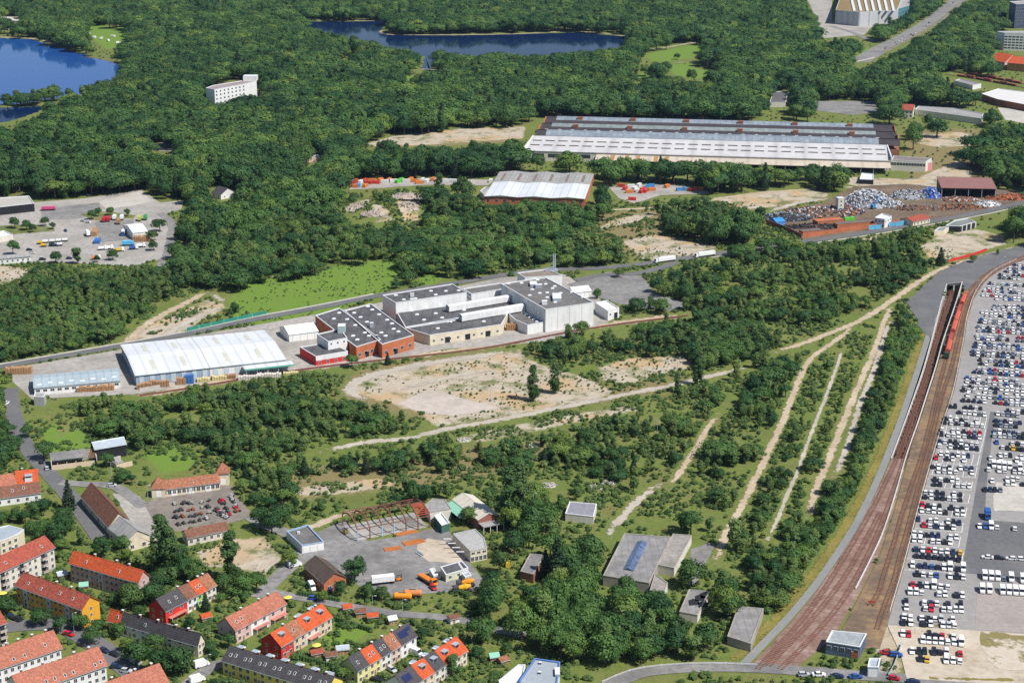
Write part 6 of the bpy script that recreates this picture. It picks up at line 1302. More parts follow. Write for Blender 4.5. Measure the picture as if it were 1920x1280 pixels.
# freight train on the siding
seg = np.hypot(*np.diff(lt3[:, :2], axis=0).T); cum = np.r_[0, np.cumsum(seg)]
def along(d):
    i = min(max(int(np.searchsorted(cum, d)) - 1, 0), len(lt3) - 2); t = (d - cum[i]) / seg[i]; p = lt3[i]*(1-t) + lt3[i+1]*t; q = lt3[i+1] - lt3[i]; return p, math.atan2(q[1], q[0])
def near(px, py):
    g = G(px, py); return float(cum[np.argmin(np.hypot(lt3[:, 0]-g[0], lt3[:, 1]-g[1]))])
d0, d1 = near(1805,560), near(1776,668); redw1 = mat('wagon_red', (0.52, 0.10, 0.06), 0.7, 0.15, 0.6); redw2 = mat('wagon_dark_red', (0.35, 0.07, 0.05), 0.7, 0.2, 0.6); nW = 6; gap = (d1-d0)/nW
for k in range(nW):
    p, rz = along(d0 + gap*(k+0.5)); L = gap - 1.4; hi = k % 3 != 1
    o = thing('freight_wagon', f"{'tall orange-red' if hi else 'low dark red'} freight wagon, {ordn(k+1)} from the rear of the train", 'wagon', (p[0], p[1], 0.45), rz, 'red freight train')
    mb = MB()
    if hi: mb.xprism([(-1.35, 1.0), (1.35, 1.0), (1.4, 3.0), (0.8, 3.6), (-0.8, 3.6), (-1.4, 3.0)], -L/2, L/2)
    else: mb.box(-L/2, -1.35, 1.0, L/2, -1.2, 2.3).box(-L/2, 1.2, 1.0, L/2, 1.35, 2.3).box(-L/2, -1.2, 1.0, -L/2+.15, 1.2, 2.3).box(L/2-.15, -1.2, 1.0, L/2, 1.2, 2.3).box(-L/2, -1.2, 1.0, L/2, 1.2, 1.9)
    mb.build('hopper' if hi else 'side_walls', redw1 if hi else redw2, o)
    MB().box(-L/2-.4, -1.1, .6, L/2+.4, 1.1, .95).build('underframe', chass, o)
    if hi:
        for j in range(int(L/2.4)): MB().box(-L/2+.6+j*2.4, -1.5, 1.1, -L/2+.75+j*2.4, 1.5, 3.05).build('rib', redw2, o)
    for xx in (-L/2+1.8, L/2-1.8):
        bo = MB().box(xx-1.2, -1.0, .1, xx+1.2, 1.0, .58).build('bogie', metal_d, o)
        for dx in (-.9, .9):
            for s in (-1, 1): put('wheel', wheel_me, bo, (xx+dx, s*.8, .3)).scale = (1.3, 1, 1.3)
p, rz = along(d1 + 3.5); o = thing('shunting_engine', 'small dark green shunting engine at the near end of the red train', 'locomotive', (p[0], p[1], 0.45), rz)
MB().box(-3.2, -1.3, .5, 3.2, 1.3, 1.1).build('frame', chass, o); MB().box(-2.8, -.9, 1.1, 1.0, .9, 2.3).build('bonnet', mat('loco_green', (0.03, 0.08, 0.05)), o); MB().box(1.0, -1.25, 1.1, 3.0, 1.25, 3.4).build('cab', mat('loco_green', (0.03, 0.08, 0.05)), o)
for xx in (-1.8, 1.8):
    for s in (-1, 1): put('wheel', wheel_me, o, (xx, s*.8, .35)).scale = (1.5, 1, 1.5)
p, rz = along(d0 - 4); o = thing('container_wagon', 'grey-brown box wagon behind the red wagons', 'wagon', (p[0], p[1], 0.45), rz); mb = MB(); box_body(mb, -3, 3, 1.3, 1, 3.4); mb.build('box', brickd, o); MB().box(-3.3, -1, .3, 3.3, 1, .95).build('underframe', chass, o)
g = G(1634,1134); o = thing('buffer_stop', 'buffer stop at the end of the siding', 'buffer stop', (g[0], g[1], 0.2), 1.2); MB().bar((-1.2,-.9,0), (0,-.9,1.4), .25).bar((-1.2,.9,0), (0,.9,1.4), .25).bar((0,-.9,0), (0,-.9,1.5), .25).bar((0,.9,0), (0,.9,1.5), .25).build('frame', rust, o); MB().box(-.15, -1.4, 1.0, .2, 1.4, 1.5).build('buffer_beam', CC['r'][1], o)
# far goods line at the right edge and caravans by the lake
FT = [(1770,140),(1820,147),(1870,156),(1960,172)]
ltf = track('far goods track at the right edge above the pale freight shed', FT, sl=False); VIS.append((FT, 7))
ltg = track('second far goods track beside the first at the right edge', [(1790,136),(1840,144),(1890,153),(1960,166)], sl=False)
for li, ll in enumerate((ltf, ltg)):
    for k in range(7):
        i = int(len(ll)*(0.18 + 0.085*k)); p = ll[min(i, len(ll)-2)]; q = ll[min(i+1, len(ll)-1)]; rz = math.atan2(q[1]-p[1], q[0]-p[0]); c_ = (redw2, rust, brickd)[k % 3]
        o = thing('goods_wagon', f"rusty red wagon on the {'near' if li == 0 else 'rear'} far goods track, {ordn(k+1)} from left", 'wagon', (p[0], p[1], 0.45), rz, 'far goods wagons'); L = 11
        MB().box(-L/2, -1.35, 1.0, L/2, 1.35, 2.9 if k % 2 else 2.0).build('body', c_, o); MB().box(-L/2-.4, -1.1, .4, L/2+.4, 1.1, .95).build('underframe', chass, o)
for i, (px, py) in enumerate(((165,66), (176,72), (190,74), (203,78), (212,70), (222,82))):
    g = G(px, py); o = thing('caravan', f'white caravan on the lakeside lawn, {ordn(i+1)} from left', 'caravan', (g[0], g[1], 0.1), i*0.7, 'caravans on the lakeside lawn'); mb = MB(); box_body(mb, -3, 3, 1.2, 0.5, 2.8, 0, 0.3); mb.build('body', wp, o); MB().box(-2, -1.22, 1.5, 2, -1.202, 2.2).build('window', glass, o)
    for s in (-1, 1): put('wheel', wheel_me, o, (0, s, 0.35))
# ---------------------------------------------------------------- fences and walls
def fence(label, pts, h, mt, post=4.0, solid=True, name='fence', th=0.12):
    l = wline(pts, post); o = thing(name, label, 'fence' if name == 'fence' else 'wall', tuple(l[0])); l = l - l[0]; pb = MB()
    for i in range(len(l)-1):
        a, b = l[i], l[i+1]
        if solid: MB().bar((a[0], a[1], h*0.52), (b[0]*0.995+a[0]*0.005, b[1]*0.995+a[1]*0.005, h*0.52), th, 0, h*0.96).build('panel', mt, o)
        else: MB().bar((a[0], a[1], h-0.1), (b[0], b[1], h-0.1), 0.1).bar((a[0], a[1], h*0.5), (b[0], b[1], h*0.5), 0.08).build('rail', mt, o)
        MB().box(a[0]-.1, a[1]-.1, 0, a[0]+.1, a[1]+.1, h+0.1).build('post', coping if solid else mt, o)
    return o
grn = mat('green_screen', (0.03, 0.22, 0.16), 0.8, 0.15)
fence('green screened fence between the road and the meadow', [(350,622),(420,606),(500,589)], 2.4, grn, 8)
fence('pale fence between the sidings and the car park', [(1905,489),(1868,507),(1843,529),(1825,558),(1812,600),(1806,640),(1788,730),(1766,800),(1742,880),(1720,960),(1701,1035),(1686,1090),(1668,1150)], 1.6, coping, 10, False)
fence('grey kerb-like fence left of the sand lot gate', [(1690,1210),(1676,1250),(1665,1268)], 1.4, zinc, 3)
fence('orange brick boundary wall along the scrapyard road front', [(1505,447),(1560,438),(1640,427),(1690,420),(1710,416)], 3.2, brick, 10, True, 'boundary_wall', 0.4)
fence('brown boundary wall on the left side of the scrapyard', [(1437,420),(1460,428),(1484,438),(1503,447)], 3.4, brickd, 8, True, 'boundary_wall', 0.4)
fence('red wall beside the sandy lot above the asphalt apron', [(1779,492),(1800,486),(1824,480),(1850,470)], 2.0, redw, 8, True, 'boundary_wall', 0.3)
fence('white railing along the bottom street', [(1130,1280),(1180,1259),(1240,1249),(1330,1245),(1420,1248)], 1.0, frame_w, 5, False)
fence('pale wall on the factory side of the track strip', [(262,733),(360,716),(470,700),(556,690)], 1.6, concrete_pale, 10, True, 'boundary_wall', 0.3)
# blue painted gates in the scrapyard wall
for i, (px, py, lab) in enumerate(((1640,430,'light blue gate in the scrapyard wall, left'), (1678,424,'light blue gate in the scrapyard wall, middle'), (1700,421,'light blue gate in the scrapyard wall, right'))):
    g = G(px, py); o = thing('yard_gate', lab, 'gate', (g[0], g[1]-0.6, 0), 0.35); mt = mat('sky_blue', (0.10, 0.42, 0.65))
    for s in (-1, 1): MB().box(s*2.6-2.4, -.08, .2, s*2.6+2.4, .08, 3.4).build('gate_leaf', mt, o); MB().box(s*5.1-.2, -.2, 0, s*5.1+.2, .2, 3.7).build('gate_post', zinc, o)
for px, py, w_, d_, lab in ((1553,420,22,8,'orange brick yard block at the scrapyard road front'), (1520,440,16,6,'low brick outhouse at the lower left scrapyard corner'), (1600,425,30,6,'dark roofed brick outhouse along the scrapyard wall')):
    g = G(px, py); o = thing('brick_outhouse', lab, 'building', (g[0], g[1], 0), 0.33); MB().box(-w_/2, -d_/2, 0, w_/2, d_/2, 3.5).build('wall', brick, o); MB().box(-w_/2+.3, -d_/2+.3, 3.502, w_/2-.3, d_/2-.3, 3.6).build('roof', bitumen2 if 'block' not in lab else brick, o); MB().box(-w_/2-.1, -d_/2-.1, 3.3, w_/2+.1, -d_/2+.28, 3.75).box(-w_/2-.1, d_/2-.28, 3.3, w_/2+.1, d_/2+.1, 3.75).build('coping', brickd, o)
# ---------------------------------------------------------------- scrap heaps, containers, pallets
def heap(label, px, py, rx, ry, h, mats, n, size, seed, base=None, cat='scrap heap', name='scrap_heap'):
    g = G(px, py); o = thing(name, label, cat, (g[0], g[1], 0.05)); r = random.Random(seed)
    core = MB(); N = 14; M = 5; vs = []
    for j in range(M+1):
        f = j/M
        for i in range(N): a = 2*math.pi*i/N; k = (1-f*0.92)*r.uniform(.9, 1.05); vs.append((rx*k*math.cos(a), ry*k*math.sin(a), h*0.86*math.sin(f*math.pi/2)*r.uniform(.9, 1.05)))
    core.add(vs, [(j*N+i, j*N+(i+1) % N, (j+1)*N+(i+1) % N, (j+1)*N+i) for j in range(M) for i in range(N)] + [tuple(range(M*N, M*N+N))]); core.build('mound', base or mats[0], o)
    ch = MB()
    for k in range(n):
        a = r.uniform(0, 6.283); d = math.sqrt(r.random()); x = rx*d*math.cos(a); y = ry*d*math.sin(a); z = h*0.88*math.cos(d*math.pi/2)**0.8 + r.uniform(-.1, .5); s = size*r.uniform(.35, 1.3)
        ax = Vector((r.gauss(0,1), r.gauss(0,1), r.gauss(0,1))).normalized(); ch.bar(Vector((x,y,z))-ax*s/2, Vector((x,y,z))+ax*s/2, s*r.uniform(.3,.9), r.randrange(len(mats)), s*r.uniform(.1,.5))
    tag(ch.build('scrap_pieces', list(mats), o), kind='stuff'); VIS.append(([tuple(float(t) for t in P(g[0]+rx*math.cos(a), g[1]+ry*math.sin(a), h*0.5*(1+math.sin(a)))) for a in np.linspace(0, 6.28, 10)], 0)); return o
sw = mat('scrap_white', (0.62, 0.62, 0.64), 0.6, 0.15, 2); sgr = mat('scrap_grey', (0.3, 0.31, 0.33), 0.6, 0.3, 2); sb = mat('scrap_blue', (0.05, 0.12, 0.4), 0.6, 0.2, 2); sbr = mat('scrap_brown', (0.15, 0.09, 0.06), 0.9, 0.3, 2); sbk = mat('scrap_black', (0.03, 0.03, 0.035), 0.8, 0.3, 2); sor = mat('scrap_orange', (0.45, 0.16, 0.05), 0.8, 0.3, 2)
heap('big heap of white and grey scrap in the scrapyard', 1628, 380, 19, 22, 11, [sw, sgr, sw, sw, sbk], 900, 1.6, 1, sgr)
heap('white scrap heap extending right of the biggest one', 1660, 384, 14, 12, 5, [sw, sgr, sw, sbk], 350, 1.4, 2, sgr)
heap('grey and black scrap heap before the blue one', 1703, 369, 15, 12, 6, [sgr, sw, sbk], 350, 1.4, 3, sgr)
heap('heap of blue scrap left of the open shed', 1744, 368, 9, 10, 8, [sb, sb, sw], 260, 1.3, 4, sb)
heap('low rusty brown scrap row in the middle of the scrapyard', 1725, 392, 24, 8, 2.6, [sbr, sor, sbk, sgr], 260, 1.4, 5, sbr)
heap('long mixed dark scrap pile on the left half of the scrapyard', 1535, 400, 32, 18, 3.5, [sbk, sbr, sgr, sw, sor], 520, 1.5, 6, sbr)
heap('mixed scrap pile at the far left tip of the scrapyard', 1478, 408, 20, 14, 3, [sbk, sgr, mat('scrap_cyan', (0.2, 0.35, 0.45)), sbr], 260, 1.5, 7, sbk)
heap('scrap pile around the white tower in the scrapyard', 1580, 396, 18, 14, 4.5, [sbr, sbk, sw, sor, sb], 320, 1.5, 8, sbr)
heap('orange machine scrap before the open shed', 1800, 376, 16, 8, 2.5, [sor, sbr, sw], 160, 1.6, 9, sbr)
heap('rusty scrap pile right front of the open shed', 1800, 390, 20, 8, 2.4, [sbr, sor, sbk], 180, 1.5, 10, sbr)
heap('row of rust-red scrap at the right edge of the scrapyard', 1895, 372, 22, 9, 3, [sor, sbr, rust], 200, 1.8, 11, rust)
heap('white concrete rubble heap before the open shed', 1850, 385, 12, 6, 3.5, [sw, sw, sgr], 120, 1.6, 12, sw)
heap('black scrap row behind the brick wall of the scrapyard', 1530, 426, 26, 9, 2, [sbk, sbr], 240, 1.6, 13, sbk)
rub = mat('rubble_pink', (0.42, 0.34, 0.29), 0.95, 0.2, 1.5); rub2 = mat('rubble_grey', (0.45, 0.42, 0.38), 0.95, 0.2, 1.5)
for i, (px, py, rx, ry, lab) in enumerate(((675,402,11,14,'pinkish rubble slope on the left of the overgrown mound'), (700,414,10,9,'rubble patch low on the middle of the overgrown mound'), (765,380,13,11,'pale rubble slab at the upper right of the overgrown mound'), (760,398,9,11,'grey rubble strip on the right of the overgrown mound'))):
    o = heap(lab, px, py, rx, ry, 1.8, [rub, rub2, rub], 160, 1.3, 20+i, rub, 'rubble', 'rubble_heap'); o.location.z = 5.0
for i, (px, py, lab) in enumerate(((1115,915,'white rubble heap left of the open grass near the small shed'), (1140,905,'small rubble spot on the grass right of the white heap'), (870,825,'white rubble in the scrub below the gravel road'), (1000,835,'round concrete rings lying in the grass'), (1030,910,'pale rubble beside the small blue-grey shed'))):
    heap(lab, px, py, 3.6, 3.0, 0.6, [rub2, rub, greyw], 70, 0.8, 40+i, rub2, 'rubble', 'rubble_heap')
def container(label, px, py, rz, mt, L=6.1, group='skip containers', z=0.1):
    g = G(px, py); o = thing('container', label, 'container', (g[0], g[1], z), rz, group); mb = MB(); mb.box(-L/2, -1.2, .15, L/2, 1.2, 2.5); mb.build('body', mt, o)
    rb = MB()
    for k in range(int(L/.6)+1):
        x = -L/2 + .1 + k*(L-.2)/int(L/.6); rb.box(x-.08, -1.27, .25, x+.08, -1.202, 2.4).box(x-.08, 1.202, .25, x+.08, 1.27, 2.4)
    rb.build('corrugation', mt, o); MB().box(L/2+.002, -1.1, .25, L/2+.06, -.03, 2.4).box(L/2+.002, .03, .25, L/2+.06, 1.1, 2.4).build('door', mt, o); MB().box(-L/2-.02, -1.24, 2.502, L/2+.02, 1.24, 2.6).build('lid', mt, o)
ct = {'r': mat('skip_red', (0.55, 0.06, 0.04), 0.7, 0.15), 'o': mat('skip_orange', (0.62, 0.2, 0.05), 0.7, 0.15), 'e': mat('skip_green', (0.12, 0.5, 0.06), 0.7, 0.15), 'w': mat('skip_white', (0.66, 0.66, 0.64), 0.7, 0.1), 'b': mat('skip_blue', (0.08, 0.25, 0.5), 0.7, 0.15), 'g': mat('skip_dkgreen', (0.03, 0.2, 0.08), 0.7, 0.15)}
cn = {'r': 'red', 'o': 'orange', 'e': 'bright green', 'w': 'white', 'b': 'blue', 'g': 'dark green'}
row = [(662,346,'r'),(668,342,'r'),(676,344,'w'),(684,341,'r'),(690,345,'r'),(698,341,'o'),(705,345,'r'),(713,340,'o'),(722,343,'w'),(730,340,'o'),(738,342,'w'),(746,343,'e'),(752,340,'e'),(762,342,'w'),(770,339,'o'),(778,342,'o'),(786,345,'o'),(793,340,'w'),(800,342,'w'),(812,339,'o'),(820,340,'w'),(835,342,'w'),(848,342,'w'),(865,344,'w'),(880,345,'w'),(920,342,'w'),(664,352,'o'),(672,351,'b'),(685,351,'o')]
for i, (px, py, c) in enumerate(sorted(row)): container(f"{cn[c]} skip container, {ordn(i+1)} from left in the row left of the three-bay hall", px, py, random.uniform(-.3, .3) + random.choice((0, 1.3)), ct[c])
row = [(1165,351,'r'),(1172,356,'r'),(1183,352,'w'),(1190,356,'w'),(1198,350,'w'),(1205,358,'r'),(1213,352,'b'),(1220,351,'b'),(1180,362,'o'),(1195,360,'w'),(1210,361,'r'),(1222,358,'o'),(1185,376,'r'),(1250,352,'o'),(1275,358,'b'),(1283,357,'b'),(1295,358,'r'),(1300,358,'r'),(1312,356,'o'),(1203,362,'r')]
for i, (px, py, c) in enumerate(sorted(row)): container(f"{cn[c]} skip container, {ordn(i+1)} from left in the cluster right of the hall", px, py, random.uniform(-.3, .3) + random.choice((0, 1.3)), ct[c], 6.1, 'skip containers right of the hall')
area('skip_yard', [(655,356),(660,338),(810,334),(930,338),(915,348),(800,347),(700,354)], concrete, 0.05); area('skip_yard', [(1140,350),(1230,345),(1322,352),(1330,364),(1240,366),(1190,382),(1160,372)], concrete, 0.05)
for i, (px, py, c) in enumerate(((1570,416,'g'), (1592,414,'e'), (1540,420,'o'))): container(f"{cn[c]} container inside the scrapyard wall", px, py, 0.3, ct[c], 8, 'scrapyard containers')
g = G(1574,398); o = thing('scrap_tower', 'tall white concrete tower between the scrap piles', 'tower', (g[0], g[1], 0), .2); MB().box(-2.4, -2.4, 0, 2.4, 2.4, 11).build('shaft', pale, o); MB().box(-2.6, -2.6, 11.002, 2.6, 2.6, 11.5).build('cap', coping, o)
for z in (3, 6, 9): window(o, 0, -2.4, z, 0, 1.2, 1.2)
def crane(label, px, py, rz, mt):
    g = G(px, py); o = thing('scrap_crane', label, 'crane', (g[0], g[1], 0), rz); MB().box(-1.8, -1.4, 0.1, 1.8, 1.4, 1.2).build('crawler', metal_d, o); MB().box(-1.8, -1.3, 1.25, 1.5, 1.3, 3.4).build('cab', mt, o); MB().bar((1.0, 0, 2.5), (5, 0, 9.5), .7).build('boom', mt, o); MB().bar((5, 0, 9.5), (9.5, 0, 6), .5).build('dipper', mt, o); MB().bar((9.5, 0, 6), (9.5, 0, 4.2), 1.0).build('grab', metal_d, o)
crane('blue scrap crane beside the white heap', 1637, 392, .6, mat('crane_blue', (0.05, 0.25, 0.55))); container('bright blue container at the left scrapyard corner', 1452, 418, .2, mat('sky_blue', (0.1, 0.42, 0.65)), 6, None); tent('yard_shelter', 'bright blue tarpaulin shelter at the left scrapyard corner', (1455,416), (1472,414), (1456,410), 3.5, 1.5, mat('blue_tarp', (0.03, 0.25, 0.65)), 'shelter')
# pallets and goods at the warehouse
def stack(label, px, py, w_, d_, h, mt, name='pallet_stack', cat='pallets', rz=0.12, n=5, group='goods stacked before the warehouse'):
    g = G(px, py); o = thing(name, label, cat, (g[0], g[1], 0.1), rz, group); nx_ = max(1, int(w_/1.3))
    for i in range(nx_):
        hh_ = h*random.uniform(.75, 1); k = max(2, int(hh_/.5)); mb = MB()
        for j in range(k): mb.box(-w_/2+i*w_/nx_+.08+random.uniform(-.05,.05), -d_/2, j*hh_/k+.06, -w_/2+(i+1)*w_/nx_-.08, d_/2, (j+1)*hh_/k-.05)
        mb.build('layered_pile', mt, o)
pal = mat('pallet_wood', (0.40, 0.23, 0.12), 0.9, 0.3, 1.5); yel = mat('yellow_wrap', (0.62, 0.52, 0.25), 0.7, 0.12, 1.0); bag = mat('white_bag', (0.66, 0.60, 0.55), 0.7, 0.1, 1.0)
for i, (px, py, w_, h, mt, lab) in enumerate(((264,728.9,4,3.2,pal,'brown pallet stack nearest the left corner of the warehouse'), (277,727.4,5,3.6,pal,'second brown pallet stack before the warehouse'), (300,724.7,10,4,pal,'widest brown pallet stack before the warehouse'), (340,720.1,5,4.6,pal,'tall pallet stack beside the blue one'), (355,718.4,5,5,mat('crate_blue', (0.05, 0.17, 0.45)),'tall blue crate stack before the warehouse'), (382,715.3,7,2.4,yel,'pale yellow wrapped goods before the white door'), (412,711.8,8,2.4,yel,'yellow wrapped goods below the right hall'), (432,709.4,6,2.6,pal,'brown goods beside the yellow ones'), (468,711.1,12,2.4,bag,'white bulk bags, left row under the canopy'), (505,706.7,13,2.4,bag,'white bulk bags, right row under the canopy'), (545,702.0,8,1.6,yel,'low yellow goods right of the canopy'))): stack(lab, px, py, w_, 3, h, mt)
stack('brown pallet stacks at the left end of the factory yard', 36, 700, 14, 4, 4, pal, group=None); stack('pallets piled before the pale blue shed', 170, 733, 14, 3, 3, pal, group=None); stack('grey-brown crates before the pale blue shed', 200, 731, 8, 3, 3, pal, group=None)
stack('goods stacked between the brick factory and the tent', 600, 615, 8, 5, 3, yel, group=None); stack('timber stacked before the marquee of the freight yard', 266, 452, 12, 6, 4, pal, group=None); stack('crates in the recess before the white factory', 960, 618, 7, 4, 4, pal, group=None)
stack('blue and red machine parts on the freight yard edge', 183, 455, 4, 8, 3, mat('crate_blue', (0.05, 0.17, 0.45)), group=None); stack('timber racks along the freight yard middle', 178, 440, 4, 12, 4, pal, group=None)
mach = []
for rw, (xa, ya, xb, yb) in enumerate(((322,948,395,940), (320,960,400,951), (322,974,395,962), (330,985,392,974), (412,935,432,968), (432,930,446,962), (405,958,425,972))):
    for k in range(6): t = (k + random.uniform(.1, .9))/6; mach.append((xa+(xb-xa)*t, ya+(yb-ya)*t + random.uniform(-1.5, 1.5), rw))
mach.sort()
for i, (px, py, rw) in enumerate(mach):   # machine and wheel lots on the stable courtyard
    cm_ = random.choice(['dark', 'dark', 'dark', 'dark', 'grey', 'grey', 'rusty', 'red' if rw > 3 else 'dark'])
    g = G(px, py); o = thing('farm_machine', f'{cm_} wheeled farm machine on the stable courtyard, {ordn(i+1)} from the left', 'farm machine', (g[0], g[1], 0.1), random.uniform(0, 6), 'farm machines on the courtyard')
    q_ = random.uniform(.75, 1.2); o.scale = (q_, q_, q_)
    mb = MB().box(-1.3, -.6, .5, 1.2, .6, .8).bar((-1, 0, .8), (-.6, 0, 1.8), .15).box(-.5, -.5, .8, .6, .5, 1.2 + random.random()*.5); mb.build('frame', {'dark': metal_d, 'grey': greyw, 'rusty': rust, 'red': CC['r'][1]}[cm_], o)
    for xw in (-.9, .9):
        for s in (-.75, .75): put('wheel', wheel_me, o, (xw, s, .4)).scale = (1.3, 1, 1.3)
# lamp posts
for i, (px, py, h, lab) in enumerate(((1879,506,9,'tall lamp post at the upper corner of the car park'), (1829,546,7,'lamp post at the tip of the car park'), (511,620,11,'tall lamp post on the road behind the white tent'), (755,1160,8,'lamp post on the lane beside the orange tanks'), (699,1148,7,'lamp post on the lane left of the orange tanks'), (278,945,9,'lamp post at the left of the courtyard'), (360,935,8,'lamp post in front of the stable range'), (210,900,9,'lamp post near the ruined sheds'), (139,1185,8,'lamp post at the street corner below the ochre block'), (920,755,9,'thin mast at the edge of the sandy field'), (1270,700,9,'thin mast beside the short poplar'), (1232,820,8,'thin mast on the open scrubland'), (390,1265,8,'lamp post beside the white vans'), (1000,960,9,'thin mast left of the small blue-grey shed'), (410,985,7,'mast behind the courtyard shed'))):
    g = G(px, py); o = thing('lamp_post', lab, 'lamp post', (g[0], g[1], 0)); MB().tube((0,0,0), (0,0,h), .12, .07, 6).build('pole', zinc, o); MB().bar((0,0,h-.05), (1.1,0,h+.1), .08).build('arm', zinc, o); MB().box(.8, -.14, h+.02, 1.5, .14, h+.16).build('lamp_head', coping, o)
# garden furniture and small things in the estate
for i, (px, py, c, lab) in enumerate(((540,1128,'lemon','round yellow parasol behind the pink terrace'), (6,1120,'lemon','yellow parasol at the left edge'), (594,1218,'lemon','yellow parasol in the garden below the lawn'))):
    g = G(px, py); o = thing('parasol', lab, 'parasol', (g[0], g[1], 0)); MB().tube((0,0,0), (0,0,2.4), .04, .04, 5).build('pole', zinc, o); mb = MB(); mb.tube((0,0,2.1), (0,0,2.7), 1.7, .05, 10); mb.build('canopy', mat('parasol_yellow', (0.7, 0.6, 0.12)), o)
g = G(952,1063); o = thing('skip_bin', 'bright yellow bin standing among the trees', 'bin', (g[0], g[1], 0)); MB().box(-.8, -.8, .2, .8, .8, 2.0).build('body', CC['y'][1], o); MB().box(-.86, -.86, 2.002, .86, .86, 2.15).build('lid', CC['y'][1], o); VIS.append(([(944,1052),(960,1052),(960,1066),(944,1066)], 0))
hedge_m = mat('hedge', (0.05, 0.10, 0.025), 0.9, 0.4, 1.5, bump=0.8)
for i, (a, b, lab) in enumerate((((620,1160),(700,1185),'clipped hedge along the far side of the lawn'), ((470,1165),(490,1140),'hedge beside the salmon terrace'), ((372,1205),(405,1190),'hedge in the garden before the dark-roofed terrace'), ((370,1180),(400,1165),'hedge strip between gardens of the red house row'), ((560,1115),(640,1128),'hedge along the lane'), ((560,1235),(640,1255),'hedge behind the bottom terrace gardens'), ((390,1188),(420,1200),'hedge left of the pink terrace'))):
    p, q = G(*a), G(*b); r_ = math.atan2(q[1]-p[1], q[0]-p[0]); L = float(np.hypot(*(q-p)[:2])); o = thing('hedge', lab, 'hedge', (p[0], p[1], 0), r_, 'garden hedges'); mb = MB(); n = int(L/1.2)+1; rr = random.Random(i)
    for k in range(n): mb.tube((k*L/n, rr.uniform(-.1,.1), 0), (k*L/n+rr.uniform(-.1,.1), 0, 1.7+rr.uniform(-.15,.2)), .85, .6, 7)
    mb.build('foliage', hedge_m, o)
# ---------------------------------------------------------------- vegetation
leaf_a = leafmat('leaves_broad', (0.032, 0.100, 0.034), (0.122, 0.228, 0.052), (0.25, 0.34, 0.062))
leaf_s = leafmat('leaves_scrub', (0.095, 0.180, 0.052), (0.180, 0.265, 0.075), (0.26, 0.31, 0.09))
leaf_p = leafmat('leaves_poplar', (0.070, 0.145, 0.042), (0.095, 0.175, 0.052), (0.12, 0.19, 0.06))
leaf_c = leafmat('needles', (0.026, 0.060, 0.026), (0.042, 0.080, 0.034), (0.06, 0.09, 0.045))
bark = mat('bark', (0.10, 0.075, 0.055), 0.95, 0.3, 2.0)
def leaves(rng, cl, per, size, flat=0.0):
    """leaf sprays over the surface of each clump (x, y, z, r)"""
    C = np.repeat(cl[:, :3], per, 0); r = np.repeat(cl[:, 3], per)
    n = rng.normal(size=C.shape); n[:, 2] += 0.25; n /= np.linalg.norm(n, axis=1, keepdims=True)
    p = C + n * (r * rng.uniform(0.55, 1.08, len(r)))[:, None] * np.array([1, 1, 0.8])
    ctr = cl[:, :3].mean(0) - np.array([0, 0, 0.6]); cn = p - ctr; cn /= np.linalg.norm(cn, axis=1, keepdims=True) + 1e-6
    nn = n*0.6 + cn*0.75 + rng.normal(size=n.shape) * 0.36; nn[:, 2] += flat; nn /= np.linalg.norm(nn, axis=1, keepdims=True)
    t = np.cross(nn, rng.normal(size=nn.shape)); t /= np.linalg.norm(t, axis=1, keepdims=True); b = np.cross(nn, t)
    s = (size * rng.uniform(0.6, 1.25, len(r)))[:, None]
    v = np.stack([p - t*s - b*s*0.45, p + t*s*0.2 - b*s*0.8, p + t*s + b*s*0.3, p - t*s*0.3 + b*s*0.8], 1).reshape(-1, 3)
    return v, np.arange(len(v)).reshape(-1, 4)
def trunk_mb(h, r, limbs, rng):
    mb = MB(); mb.tube((0, 0, -0.2), (0, 0, h*0.55), r, r*0.6, 6); mb.tube((0, 0, h*0.55), (0.1, 0, h*0.9), r*0.6, r*0.15, 5)
    for k in range(limbs):
        a = rng.uniform(0, 6.28); z = h*rng.uniform(0.3, 0.6); q = h*0.28
        mb.tube((0, 0, z), (math.cos(a)*q, math.sin(a)*q, z + h*0.2), r*0.4, r*0.1, 4)
    return mb
